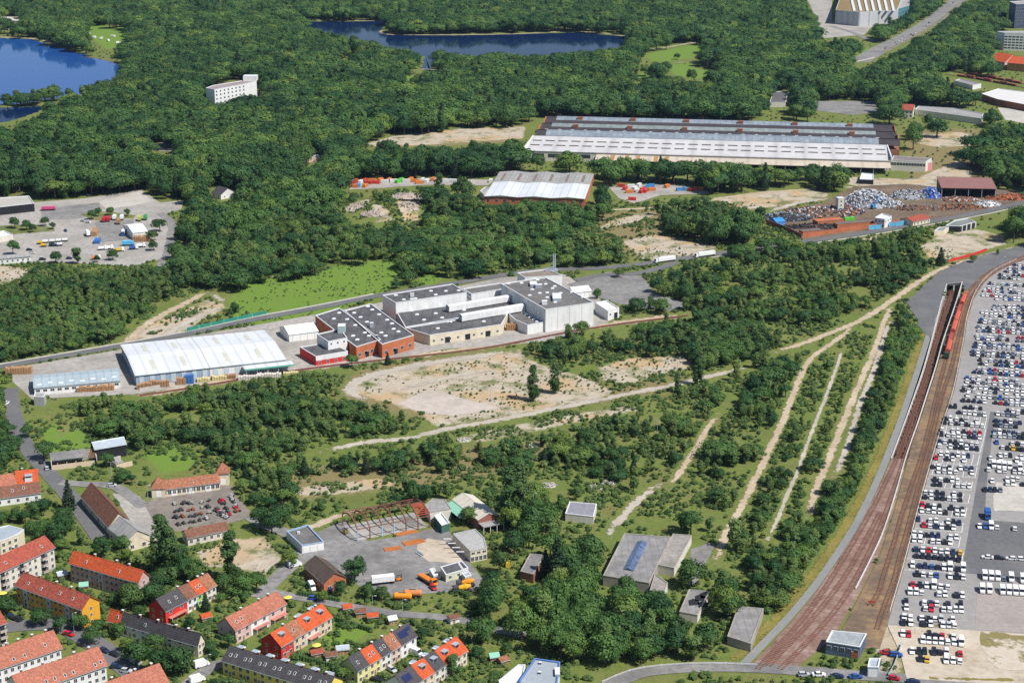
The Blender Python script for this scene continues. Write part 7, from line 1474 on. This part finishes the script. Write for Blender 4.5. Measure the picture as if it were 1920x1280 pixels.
def proto(kind, seed):
    rng = np.random.default_rng(seed)
    if kind == 'broad':
        h = 10.0; n = 17; d = rng.normal(size=(n, 3)); d /= np.linalg.norm(d, axis=1, keepdims=True); d[:, 2] = np.abs(d[:, 2])*1.15 - 0.35
        w = rng.uniform(3.1, 4.4); f = rng.uniform(0.5, 0.95, n)
        c = np.column_stack([d[:, 0]*w*f, d[:, 1]*w*f, 4.9 + d[:, 2]*3.9*f, rng.uniform(1.2, 2.2, n)])
        v, q = leaves(rng, c, 130, 0.31); tr = trunk_mb(h, 0.28, 5, rng)
    elif kind == 'slim':
        h = 10.0; n = 24; z = rng.uniform(2.2, 9.2, n); rr = 1.9*np.sin(np.clip((z-1.2)/8.6, 0, 1)*math.pi)**0.7*rng.uniform(0.3, 1, n); a = rng.uniform(0, 6.28, n)
        c = np.column_stack([rr*np.cos(a), rr*np.sin(a), z - 0.6, rng.uniform(0.8, 1.45, n)])
        v, q = leaves(rng, c, 75, 0.27); tr = trunk_mb(h, 0.18, 4, rng)
    elif kind == 'poplar':
        h = 20.0; n = 46; z = rng.uniform(1.5, 19.0, n); rr = 3.0*np.clip(np.sin((z/21)**0.75*math.pi), 0.12, 1)*rng.uniform(0.2, 1, n); a = rng.uniform(0, 6.28, n)
        c = np.column_stack([rr*np.cos(a), rr*np.sin(a), z, rng.uniform(1.2, 2.0, n)])
        v, q = leaves(rng, c, 90, 0.38); tr = trunk_mb(h, 0.35, 3, rng)
    elif kind == 'conifer':
        h = 12.0; c = []
        for z in np.linspace(1.2, 11.4, 14):
            R_ = 3.2*(1 - z/12.2)**0.9
            for a in np.linspace(0, 6.28, max(3, int(R_*4)), endpoint=False): c.append((R_*0.75*math.cos(a+z), R_*0.75*math.sin(a+z), z + rng.uniform(-.2, .2), 0.35 + R_*0.28))
        c = np.array(c); v, q = leaves(rng, c, 16, 0.34, -0.1); tr = trunk_mb(h, 0.22, 0, rng)
    else:
        h = 3.0; n = 12; d = rng.normal(size=(n, 3)); d /= np.linalg.norm(d, axis=1, keepdims=True)
        c = np.column_stack([d[:, 0]*1.1, d[:, 1]*1.1, 1.35 + d[:, 2]*0.7, rng.uniform(0.5, 0.9, n)])
        v, q = leaves(rng, c, 30, 0.27); tr = trunk_mb(h, 0.07, 4, rng)
    k = v[:, 2] > 0.02; return h, v, q, tr
MHX, MHY = G(715, 402)[:2]
def ghill(x, y):
    g_ = np.exp(-((x - MHX)/38)**2 - ((y - MHY)/42)**2); return 7.5*g_ + g_*1.6*np.sin(x*0.35)*np.cos(y*0.3)
LM = {'broad': leaf_a, 'slim': leaf_s, 'poplar': leaf_p, 'conifer': leaf_c, 'shrub': leaf_s}
NV = {'broad': 7, 'slim': 4, 'poplar': 3, 'conifer': 2, 'shrub': 4}
KINDS = ['broad', 'slim', 'poplar', 'conifer', 'shrub']
PM = {}; PLIST = []
pcol = bpy.data.collections.new('tree_sources')
for k in KINDS:
    for i in range(NV[k]):
        h, v, q, tr = proto(k, 100 + i*13 + len(k))
        cm = fastmesh('crown', v, q, [LM[k]]); tm = tr.mesh('trunk', bark)
        PM[k, i] = (h, cm, tm)
        J = MB(); J.v = [tuple(x) for x in v.tolist()]; J.f = [tuple(x) for x in q.tolist()]; J.m = [0]*len(J.f); J.add(tr.v, tr.f, 1)
        po = bpy.data.objects.new('p%02d' % len(PLIST), J.mesh('tree_source', [LM[k], bark])); pcol.objects.link(po); PLIST.append((k, i))
jr = np.random.default_rng(77)
def blocked(px, py, h, frac=(0.0, 0.3, 0.6, 0.9), wide=0.0):
    """True where the foot or the crown of a tree would stand before something the photo shows in the open"""
    s = KSC * (py - YHOR); bad = np.zeros(px.shape, bool)
    for f in frac:
        yy = py - h * s * 0.95 * f
        for dx in ((-1, 0, 1) if f > 0.2 else (0,)):
            xx = px + dx * wide * h * s
            for vi, (poly, hw) in enumerate(VIS):
                ar = np.array(poly); pad = hw + 2
                if vi == NHARD: xx = xx + jr.normal(0, 6, xx.shape); yy = yy + jr.normal(0, 3.5, yy.shape)
                k = (xx > ar[:, 0].min()-pad) & (xx < ar[:, 0].max()+pad) & (yy > ar[:, 1].min()-pad) & (yy < ar[:, 1].max()+pad) & ~bad
                if not k.any(): continue
                bad[k] |= inpoly(xx[k], yy[k], poly) if hw == 0 else (pdist(xx[k], yy[k], poly) < hw)
    return bad
def onbase(x, y):
    bad = np.zeros(x.shape, bool)
    for w in BASE:
        ar = np.array(w); k = (x > ar[:, 0].min()) & (x < ar[:, 0].max()) & (y > ar[:, 1].min()) & (y < ar[:, 1].max())
        if k.any(): bad[k] |= inpoly(x[k], y[k], w)
    for l, d in LINES:
        k = (x > l[:, 0].min()-d) & (x < l[:, 0].max()+d) & (y > l[:, 1].min()-d) & (y < l[:, 1].max()+d) & ~bad
        if k.any(): bad[k] |= pdist(x[k], y[k], l[:: max(1, len(l)//60)]) < d
    return bad
OPEN = SOIL[:9] + [SOIL[9]] + SOIL[11:15] + [[(1105,428),(1150,408),(1222,398),(1228,425),(1260,445),(1345,462),(1330,474),(1235,488),(1200,480),(1175,455)], [(440,545),(560,525),(640,500),(735,487),(745,505),(715,535),(660,545),(640,575),(540,590),(470,585)]] + MEADOW[1:14] + [[(0,500),(60,505),(40,525),(0,538)], [(820,800),(900,790),(1180,745),(1200,765),(900,830)], [(560,905),(700,895),(700,925),(570,935)]]
NHARD = len(VIS)
for p_ in OPEN: VIS.append((p_, 0))
def vnoise(x, y, sc, seed):
    r = np.random.default_rng(seed).uniform(0, 1, (64, 64)); u = x/sc + 1000; v = y/sc + 1000
    i = np.floor(u).astype(int); j = np.floor(v).astype(int); a = u-i; b = v-j; a = a*a*(3-2*a); b = b*b*(3-2*b)
    g = lambda p, q: r[p % 64, q % 64]
    return (g(i,j)*(1-a)+g(i+1,j)*a)*(1-b) + (g(i,j+1)*(1-a)+g(i+1,j+1)*a)*b
# zone: (where, polygon, spacing, hmin, hmax, clump threshold, {kind: weight})
ZONES = [
 ('on the lake spit', [(-40,212),(-40,196),(60,192),(140,184),(200,176),(240,150),(262,160),(215,190),(100,203),(0,216)], 9, 11, 18, 0.1, {'broad': 6, 'slim': 2}),
 ('on the overgrown rubble mound', [(640,412),(660,375),(720,360),(800,358),(805,400),(780,430),(700,432)], 5.5, 3, 8, 0.3, {'broad': 3, 'slim': 3, 'shrub': 3}),
 ('at the lower edge of the meadow', [(425,590),(470,580),(540,592),(640,578),(680,545),(740,530),(765,548),(690,568),(560,604),(470,614)], 5.5, 4, 10, 0.42, {'broad': 5, 'slim': 3}),
 ('in the young belt left of the walkway', [(1655,645),(1690,585),(1728,560),(1738,620),(1690,775),(1640,890),(1560,1040),(1430,1205),(1392,1235),(1405,1100),(1500,985),(1570,900),(1620,760)], 4.4, 4.5, 9.5, 0.16, {'slim': 4, 'shrub': 2, 'broad': 4}),
 ('in the grove on the dry field', [(1222,412),(1262,440),(1330,450),(1405,444),(1412,408),(1380,395),(1240,395)], 6, 11, 14.5, 0.0, {'broad': 2, 'slim': 4}),
 ('between the two pale tracks', [(1510,705),(1640,650),(1560,845),(1500,985),(1395,1050),(1365,1010)], 4.6, 2.5, 8, 0.36, {'slim': 4, 'shrub': 4, 'broad': 1}),
 ('left of the pale diagonal track', [(1350,780),(1490,705),(1440,850),(1362,1000),(1235,1005),(1262,920),(1305,870)], 4.8, 4, 11, 0.40, {'slim': 6, 'broad': 2, 'shrub': 2}),
 ('around the derelict halls', [(820,1105),(955,985),(1060,975),(1130,1010),(1290,1000),(1385,1010),(1400,1100),(1392,1235),(1330,1250),(1200,1256),(1080,1262),(920,1215),(830,1172)], 7.6, 9, 17, 0.08, {'broad': 8, 'slim': 2}),
 ('right of the ruin lane', [(1330,1020),(1390,985),(1440,1040),(1500,985),(1400,1240),(1340,1250)], 6.2, 5, 10, 0.1, {'broad': 5, 'slim': 4}),
 ('along the road right of factory', [(1205,498),(1340,478),(1500,455),(1740,425),(1745,500),(1700,542),(1640,572),(1560,602),(1455,640),(1300,592),(1180,602),(1150,560),(1240,520)], 6.2, 4, 12, 0.36, {'broad': 4, 'slim': 6, 'shrub': 3}),
 ('behind the sandy field', [(980,640),(1180,602),(1300,592),(1455,640),(1510,690),(1470,740),(1350,725),(1290,690),(1160,660),(1050,690),(1000,670)], 5.6, 5, 12, 0.32, {'broad': 4, 'slim': 5, 'shrub': 2}),
 ('before the white factory halls', [(640,672),(860,655),(1020,640),(1130,610),(1150,625),(980,660),(860,668),(660,692)], 7, 2, 6, 0.5, {'slim': 3, 'shrub': 3}),
 ('between stables and sandy field', [(150,770),(262,742),(560,692),(640,690),(650,735),(800,792),(780,825),(640,850),(520,850),(400,860),(270,850),(160,840)], 4.8, 4, 11, 0.44, {'broad': 3, 'slim': 7, 'shrub': 2}),
 ('on scrubland below the gravel road', [(400,870),(520,850),(640,850),(850,810),(1340,712),(1350,765),(1300,860),(1230,905),(1100,960),(960,985),(560,965),(430,890)], 4.8, 3, 11, 0.43, {'slim': 6, 'broad': 3, 'shrub': 3, 'conifer': .4}),
 ('behind the stables and ruins', [(160,850),(280,850),(430,880),(560,965),(540,1000),(480,975),(430,900),(300,915),(215,905),(120,900)], 7, 4, 9, 0.4, {'broad': 5, 'slim': 3, 'shrub': 2}),
 ('between courtyard and apartment blocks', [(185,1010),(300,1010),(420,1062),(520,1085),(480,1130),(410,1100),(300,1060),(130,1035),(60,990),(40,960),(120,960)], 6.5, 5, 12, 0.22, {'broad': 6, 'slim': 2, 'shrub': 1}),
 ('right of the solar panel house', [(790,1178),(930,1192),(940,1240),(885,1214),(800,1204)], 6, 7, 12, 0.1, {'broad': 6}),
 ('in the housing estate gardens', [(-30,955),(120,960),(200,1040),(420,1110),(560,1110),(760,1150),(960,1190),(960,1290),(-30,1290)], 4.4, 2, 9, 0.26, {'broad': 5, 'shrub': 6, 'slim': 1}),
 ('beside the left-edge street', [(-60,700),(14,735),(14,790),(50,860),(110,905),(80,925),(-60,900)], 6, 5, 11, 0.15, {'broad': 7, 'slim': 2}),
 ('beside the field by the street', [(40,760),(150,750),(160,850),(100,860)], 9, 3, 7, 0.5, {'broad': 4, 'shrub': 3}),
 ('between lane and workshop yard', [(560,1100),(640,1075),(700,1115),(800,1128),(840,1150),(760,1150),(640,1132)], 5.5, 4, 9, 0.2, {'broad': 6, 'slim': 2}),
 ('along the bottom street', [(1100,1285),(1250,1258),(1440,1256),(1700,1275),(1700,1300),(1100,1310)], 7, 2, 4, 0.4, {'shrub': 5, 'broad': 2}),
 ('behind the railway garage', [(1480,1225),(1540,1215),(1630,1255),(1620,1262),(1500,1256)], 5, 4, 7, 0.0, {'broad': 5}),
 ('left of the white warehouse', [(-100,500),(300,500),(345,545),(255,600),(205,648),(0,684),(-100,700)], 5.2, 4.5, 10, 0.20, {'broad': 3, 'slim': 7}),
 ('above the factory meadow', [(300,505),(330,470),(640,402),(900,385),(1110,400),(1205,490),(1060,508),(900,524),(760,548),(690,570),(560,605),(470,615),(425,595),(420,545),(345,545)], 7.4, 5, 17, 0.27, {'broad': 6, 'slim': 5, 'shrub': 2}),
 ('in the big forest', [(-120,-45),(2040,-45),(2040,460),(1900,470),(1740,430),(1500,455),(1205,495),(1110,400),(900,385),(640,402),(330,470),(300,505),(-120,505)], 10.6, 11, 26, 0.07, {'broad': 12, 'poplar': 1.3, 'conifer': .35}),
]
rng = np.random.default_rng(5)
pts = []   # x y h kind zone
claimed = []
for zi, (where, poly, sp, h0, h1, thr, kw) in enumerate(ZONES):
    w = np.array(wpoly(poly)); X = np.arange(w[:, 0].min(), w[:, 0].max(), sp); Y = np.arange(w[:, 1].min(), w[:, 1].max(), sp)
    x, y = np.meshgrid(X, Y); x = x.ravel() + rng.uniform(-.48, .48, x.size)*sp; y = y.ravel() + rng.uniform(-.48, .48, y.size)*sp
    k = inpoly(x, y, w.tolist())
    for c in claimed: k[k] &= ~inpoly(x[k], y[k], c)
    x, y = x[k], y[k]; claimed.append(w.tolist())
    px, py = P(x, y); k = (px > -60) & (px < 1980) & (py > -42) & (py < 1330); x, y, px, py = x[k], y[k], px[k], py[k]
    n = vnoise(x, y, 22, zi)*0.65 + vnoise(x, y, 8, zi+50)*0.35; k = n > thr; x, y, px, py, n = x[k], y[k], px[k], py[k], n[k]
    h = h0 + (h1-h0)*np.clip(0.4*vnoise(x, y, 35, zi+90) + 0.6*rng.uniform(0, 1, len(x)) + 0.25*(n-thr), 0, 1)
    kinds = rng.choice(list(kw), len(x), p=np.array(list(kw.values()))/sum(kw.values()))
    h = np.where(kinds == 'shrub', np.minimum(h*0.4, 3.2) + 0.6, h); h = np.where(kinds == 'slim', h*1.05, h)
    bad = onbase(x, y)
    bad[~bad] |= blocked(px[~bad], py[~bad], h[~bad], wide=0.34)
    # where a tree would hide something, try a bush instead
    small = bad & ~onbase(x, y); hs = np.where(small, np.minimum(h, 2.2)*rng.uniform(0.6, 1, len(h)), h)
    ok2 = np.zeros(len(x), bool); ok2[small] = ~blocked(px[small], py[small], hs[small], (0.0, 0.5, 1.0), 0.4)
    kinds = np.where(ok2, 'shrub', kinds); h = np.where(ok2, hs, h); keep = ~bad | ok2
    for a in zip(x[keep], y[keep], h[keep], kinds[keep]): pts.append((*a, zi))
HAND = [(50,432,'broad',9,'tree in the weedy strip of the freight yard, second from left'), (62,436,'broad',7,'small tree in the weedy strip of the freight yard, third from left'), (98,430,'broad',6,'small tree at the right end of the weedy yard strip'), (185,406,'broad',8,'tree behind the red yard trailers, left'), (208,404,'broad',8,'tree behind the red yard trailers, middle'), (238,406,'broad',7,'tree behind the pale yard trailer'), (285,452,'broad',9,'tree right of the timber stack in the freight yard'), (288,470,'broad',9,'tree at the lower right corner of the freight yard'), (212,488,'broad',9,'tree at the lower middle edge of the freight yard'), (182,492,'broad',6,'small tree at the lower edge by the orange container truck'), (195,1048,'broad',12,'tall airy tree above the pink apartment block'), (60,1003,'broad',8,'round tree behind the cream block with balconies'), (95,1010,'broad',9,'tree between the cream block and the long barn'), (232,1032,'broad',8,'bright green tree beside the pale grey barn end'), (345,1085,'broad',13,'big tree right of the tallest poplar'), (372,1092,'broad',11,'dark tree behind the lime green house'), (455,1118,'broad',12,'big dark tree left of the lane start'), (482,1112,'broad',10,'tree at the start of the lane'), (420,1108,'broad',9,'tree behind the pale end house'), (525,985,'broad',12,'tree right of the large round tree near the workshop'), (487,992,'broad',12,'tree left of the large round tree near the workshop'), (690,1122,'broad',8,'tree before the white box truck'), (715,1126,'broad',7,'tree left of the orange tank trailers'), (640,1118,'broad',8,'tree below the brick workshop'), (605,1128,'broad',6,'small tree on the lane by the blue car'), (115,1185,'broad',8,'tree on the corner before the ochre block'), (225,1195,'broad',7,'small tree behind the yellow-ended terrace'), (292,1225,'broad',9,'tree in front of the dark-roofed terrace, left'), (300,1262,'broad',11,'tree left of the big round tree near the vans'), (455,1262,'broad',8,'tree hiding part of the bottom terrace'), (520,1275,'broad',7,'tree at the bottom edge before the bottom terrace'), (640,1282,'broad',8,'tree beside the lemon house at the bottom edge'), (850,1268,'slim',10,'slim tree at the front of the rightmost terrace'), (700,1220,'broad',6,'garden tree between the two mixed terraces'), (430,1215,'broad',7,'garden tree before the pink end house'), (1000,752,'poplar',20,'left of two tall slim poplars on the sandy field'), (1040,737,'poplar',17.5,'right of two tall slim poplars on the sandy field'),
 (1270,736,'poplar',11,'short columnar poplar beside the gravel road'), (1308,722,'poplar',15,'dark columnar poplar at the right end of the gravel road'),
 (955,988,'poplar',28,'left giant dark poplar beside the pale barrel-roofed hall'), (974,985,'poplar',29,'right giant dark poplar beside the pale barrel-roofed hall'),
 (305,1078,'poplar',26,'tallest poplar left of the courtyard shed'), (322,1082,'poplar',22,'second tall poplar beside the tallest one near the courtyard'), (435,1090,'poplar',22,'columnar poplar beside the bare sandy plot near the estate'),
 (130,957,'conifer',15,'lone bluish spruce beside the street junction'), (1045,1092,'conifer',20,'big dark spruce beside the broken small shed'), (1763,498,'conifer',13,'dark conifer at the edge of the sandy lot by the railway'), (1022,1085,'conifer',13,'smaller spruce left of the big dark spruce'), (386,1145,'conifer',8,'small conifer in the garden of the lime green house'),
 (82,862,'broad',11,'round dark tree at the bend of the left street'), (52,820,'broad',8,'lighter round tree above the bend of the left street'), (200,876,'broad',8.5,'dense tree standing between the ruined sheds'),
 (248,1144,'broad',13,'tall tree in front of the red house row'), (285,1135,'broad',11,'broad tree between the pink block and the red house'), (78,1172,'broad',9,'tree in front of the ochre yellow block, left'), (150,1180,'broad',8,'tree at the front corner of the ochre yellow block'), (175,1208,'broad',9,'tree beside the street before the yellow-ended terrace'),
 (330,1268,'broad',14,'big round tree before the dark-roofed terrace'), (255,1248,'broad',12,'tall birch-like tree on the street corner by the salmon roofs'), (15,1150,'broad',9,'tree left of the ochre yellow block'), (665,1092,'broad',13,'tall tree between the brick workshop and the white truck'), (510,1000,'broad',13,'large round tree left of the white workshop'), (545,1062,'broad',8,'tree beside the bend before the brick workshop'),
 (660,690,'broad',9,'tree in front of the white gatehouse'), (727,684,'conifer',7.5,'small spruce before the orange brick front'), (1120,560,'broad',8,'round tree right of the tall white block'), (1160,520,'broad',8,'round tree on the paved lot behind the factory'), (1090,630,'broad',11,'tree hiding the front of the tall white block'), (1065,635,'slim',10,'slim tree before the left front of the tall white block'),
 (300,435,'broad',12,'tree right of the marquee in the freight yard'), (25,478,'broad',12,'round tree on the left of the freight yard'), (28,428,'broad',10,'tree before the depot canopy'), (85,424,'broad',8,'small tree beside the depot canopy'), (172,412,'broad',9,'bushy tree in the middle of the freight yard'), (145,495,'slim',14,'slim tree at the lower edge of the freight yard'), (105,494,'broad',10,'tree at the lower edge of the freight yard left of the slim one'),
 (877,985,'broad',10,'tree growing before the green lean-to'), (790,1200,'broad',6,'tree beside the solar panel house'), (1580,352,'broad',14,'large tree beside the white shelter roof behind the scrapyard'), (1425,410,'broad',11,'tree at the left tip of the scrapyard'), (1700,445,'broad',9,'big tree beside the scrapyard fence'), (1720,450,'broad',9,'second big tree beside the scrapyard fence'), (1825,492,'broad',6,'round tree on the red wall by the railway'), (1788,500,'broad',4,'small tree at the lower end of the red wall'), (1870,478,'slim',5,'small tree above the asphalt apron'),
 (1210,103,'broad',16,'tree at the left of the park lawn'), (1270,112,'broad',9,'small lone tree on the park lawn'), (1225,150,'broad',18,'big tree in front of the park lawn'), (1297,155,'broad',18,'tall tree in front of the park lawn path'), (100,186,'broad',18,'tallest tree on the lake spit'), (45,200,'broad',14,'tree on the lake spit at the far left'), (130,184,'broad',13,'round tree right of the tallest one on the lake spit'), (165,183,'broad',16,'tree at the right end of the lake spit'), (187,178,'broad',18,'tall tree on the lake shore right of the spit'), (70,196,'broad',14,'tree between the spit trees, second from left'), (15,205,'broad',12,'tree at the tip of the lake spit')]
hx = []
for px, py, k, h, lab in HAND:
    g = G(px, py); hx.append((g[0], g[1], h, k, lab))
hxy = np.array([(a[0], a[1]) for a in hx])
P_ = [p for p in pts if np.min(np.hypot(hxy[:, 0]-p[0], hxy[:, 1]-p[1])) > 2.6]
# sizes in the picture decide which ones become individuals
ax_ = np.array([(p[0], p[1], p[2]) for p in P_]); ppx, ppy = P(ax_[:, 0], ax_[:, 1]); app = ax_[:, 2]*(ppy - YHOR)
app = np.where((ppx < 5) | (ppx > 1915) | (ppy > 1290), 0, app)
knd = np.array([p[3] for p in P_]); single = np.zeros(len(P_), bool)
hcount = {k: sum(1 for a in hx if a[3] == k) for k in KINDS}
NAMES = {'broad': 'broadleaf_tree', 'slim': 'birch_tree', 'poplar': 'poplar_tree', 'conifer': 'conifer_tree', 'shrub': 'shrub'}
WORD = {'broad': 'round leafy tree', 'slim': 'slim pale tree', 'poplar': 'poplar', 'conifer': 'dark conifer', 'shrub': 'low green bush'}
for k in KINDS:
    ids = np.where(knd == k)[0]; ids = ids[np.argsort(-app[ids])][:max(0, 295 - hcount[k])]; single[ids[app[ids] > 0]] = True
def plant(k, x, y, h, label, group, z=0.0):
    v = random.randrange(NV[k]); h0, cm, tm = PM[k, v]; s = h/h0; sx = s*random.uniform(0.88, 1.15)
    if k == 'shrub': sx = s*random.uniform(0.9, 1.3)
    if k == 'broad' and h > 12: sx *= 0.92
    o = thing(NAMES[k], label, 'shrub' if k == 'shrub' else 'tree', (x, y, float(ghill(np.array(x), np.array(y)))), random.uniform(0, 6.28), group); o.scale = (sx, sx, s)
    put('crown', cm, o); put('trunk', tm, o); return o
for x, y, h, k, lab in hx: plant(k, x, y, h, lab, None)
by = {}
for i in np.where(single)[0]: by.setdefault((P_[i][4], P_[i][3]), []).append(i)
for (zi, k), ids in by.items():
    ids = sorted(ids, key=lambda i: -ppy[i]); nb = max(1, math.ceil(len(ids)/14)); per = math.ceil(len(ids)/nb)
    for b in range(nb):
        row = sorted(ids[b*per:(b+1)*per], key=lambda i: ppx[i])
        for j, i in enumerate(row):
            wl = ZONES[zi][0]; rk = '' if nb == 1 else (', ' + ordn(b+1) + ' rank')
            plant(k, ax_[i, 0], ax_[i, 1], ax_[i, 2], f'{WORD[k]} {wl}{rk}, {ordn(j+1)} from left', WORD[k] + 's ' + wl)
# everything else: one forest / one scrub object of instanced trees
def scatter(name, label, X, kinds, hs, sq):
    n = len(X); me = bpy.data.meshes.new(name); me.vertices.add(n); me.vertices.foreach_set('co', np.column_stack([X, ghill(X[:, 0], X[:, 1])]).astype(np.float32).ravel())
    r2 = np.random.default_rng(11); pi = np.zeros(n, np.int32); S = np.zeros((n, 3), np.float32)
    for k in KINDS:
        ids = np.where(kinds == k)[0]
        if not len(ids): continue
        off = [i for i, p in enumerate(PLIST) if p[0] == k]; pi[ids] = r2.choice(off, len(ids)); s = hs[ids]/PM[k, 0][0]
        S[ids, 2] = s; S[ids, 0] = S[ids, 1] = s*(np.exp(r2.normal(0.16, 0.26, len(ids))) if k == 'broad' else r2.uniform(0.85, 1.2, len(ids)))*sq
    for nm, tp, a in (('pi', 'INT', pi), ('rz', 'FLOAT', r2.uniform(0, 6.28, n).astype(np.float32))):
        at = me.attributes.new(nm, tp, 'POINT'); at.data.foreach_set('value', a)
    at = me.attributes.new('sc3', 'FLOAT_VECTOR', 'POINT'); at.data.foreach_set('vector', S.ravel())
    o = tag(put(name, me), label, None, None, 'stuff')
    ng = bpy.data.node_groups.new(name, 'GeometryNodeTree'); ng.interface.new_socket('Geometry', in_out='INPUT', socket_type='NodeSocketGeometry'); ng.interface.new_socket('Geometry', in_out='OUTPUT', socket_type='NodeSocketGeometry')
    gi = ng.nodes.new('NodeGroupInput'); go = ng.nodes.new('NodeGroupOutput'); iop = ng.nodes.new('GeometryNodeInstanceOnPoints')
    ci = ng.nodes.new('GeometryNodeCollectionInfo'); ci.inputs[0].default_value = pcol; ci.inputs['Separate Children'].default_value = True; ci.inputs['Reset Children'].default_value = True
    def na(nm, t):
        a = ng.nodes.new('GeometryNodeInputNamedAttribute'); a.data_type = t; a.inputs[0].default_value = nm; return a.outputs[0]
    cx = ng.nodes.new('ShaderNodeCombineXYZ'); L = ng.links.new
    L(gi.outputs[0], iop.inputs['Points']); L(ci.outputs[0], iop.inputs['Instance']); iop.inputs['Pick Instance'].default_value = True
    L(na('pi', 'INT'), iop.inputs['Instance Index']); L(na('rz', 'FLOAT'), cx.inputs[2]); L(cx.outputs[0], iop.inputs['Rotation']); L(na('sc3', 'FLOAT_VECTOR'), iop.inputs['Scale']); L(iop.outputs[0], go.inputs[0])
    md = o.modifiers.new('instances', 'NODES'); md.node_group = ng; return o
rest = ~single
fm = rest & (knd != 'shrub')
scatter('forest', 'forest trees beyond the nearest ones, as one mass', ax_[fm, :2], knd[fm], ax_[fm, 2], 1.0)
# low scrub and weeds over all rough ground
n = 120000; w = np.array(wpoly([(-40,1300),(1960,1300),(1960,380),(-40,380)]))
x = rng.uniform(w[:, 0].min(), w[:, 0].max(), n); y = rng.uniform(w[:, 1].min(), w[:, 1].max(), n); px, py = P(x, y)
k = (px > -30) & (px < 1790) & (py > 380) & (py < 1310) & (vnoise(x, y, 14, 3)*0.6 + vnoise(x, y, 5, 4)*0.4 > 0.42); x, y, px, py = x[k], y[k], px[k], py[k]
onsoil = np.zeros(len(x), bool)
for p_ in SOIL[:15] + MEADOW[:9]: onsoil |= inpoly(px, py, p_)
k = ~onbase(x, y) & (~onsoil | (rng.uniform(0, 1, len(x)) < 0.4)); x, y, px, py, onsoil = x[k], y[k], px[k], py[k], onsoil[k]
h = np.where(onsoil, rng.uniform(0.3, 1.2, len(x)), rng.uniform(0.5, 1.75, len(x))**1.5)
kb = np.zeros(len(x), bool)
for poly, hw in VIS[:]:
    if hw: kb |= pdist(px, py, poly) < hw*0.22
x, y, h = x[~kb], y[~kb], h[~kb]
sm = rest & (knd == 'shrub')
X = np.concatenate([np.column_stack([x, y]), ax_[sm, :2]]); H = np.concatenate([h, ax_[sm, 2]])
scatter('scrub', 'low scrub and weeds over the rough ground', X, np.array(['shrub']*len(X)), H, 1.25)
print('TREES', len(P_), 'single', int(single.sum()), 'forest', int(fm.sum()), 'scrub', len(X))
# ---------------------------------------------------------------- air
hm = bpy.data.materials.new('air'); hm.use_nodes = True; hn = hm.node_tree; hn.nodes.remove(hn.nodes['Principled BSDF'])
pv = hn.nodes.new('ShaderNodeVolumePrincipled'); pv.inputs['Color'].default_value = (0.45, 0.68, 1.0, 1); pv.inputs['Density'].default_value = 0.000022; pv.inputs['Anisotropy'].default_value = 0.2
hn.links.new(pv.outputs[0], hn.nodes['Material Output'].inputs['Volume'])
tag(MB().box(-6600, -3600, -9, 6600, 9200, HCAM + 12).build('haze', hm), 'thin summer haze over the whole landscape', None, None, 'stuff')
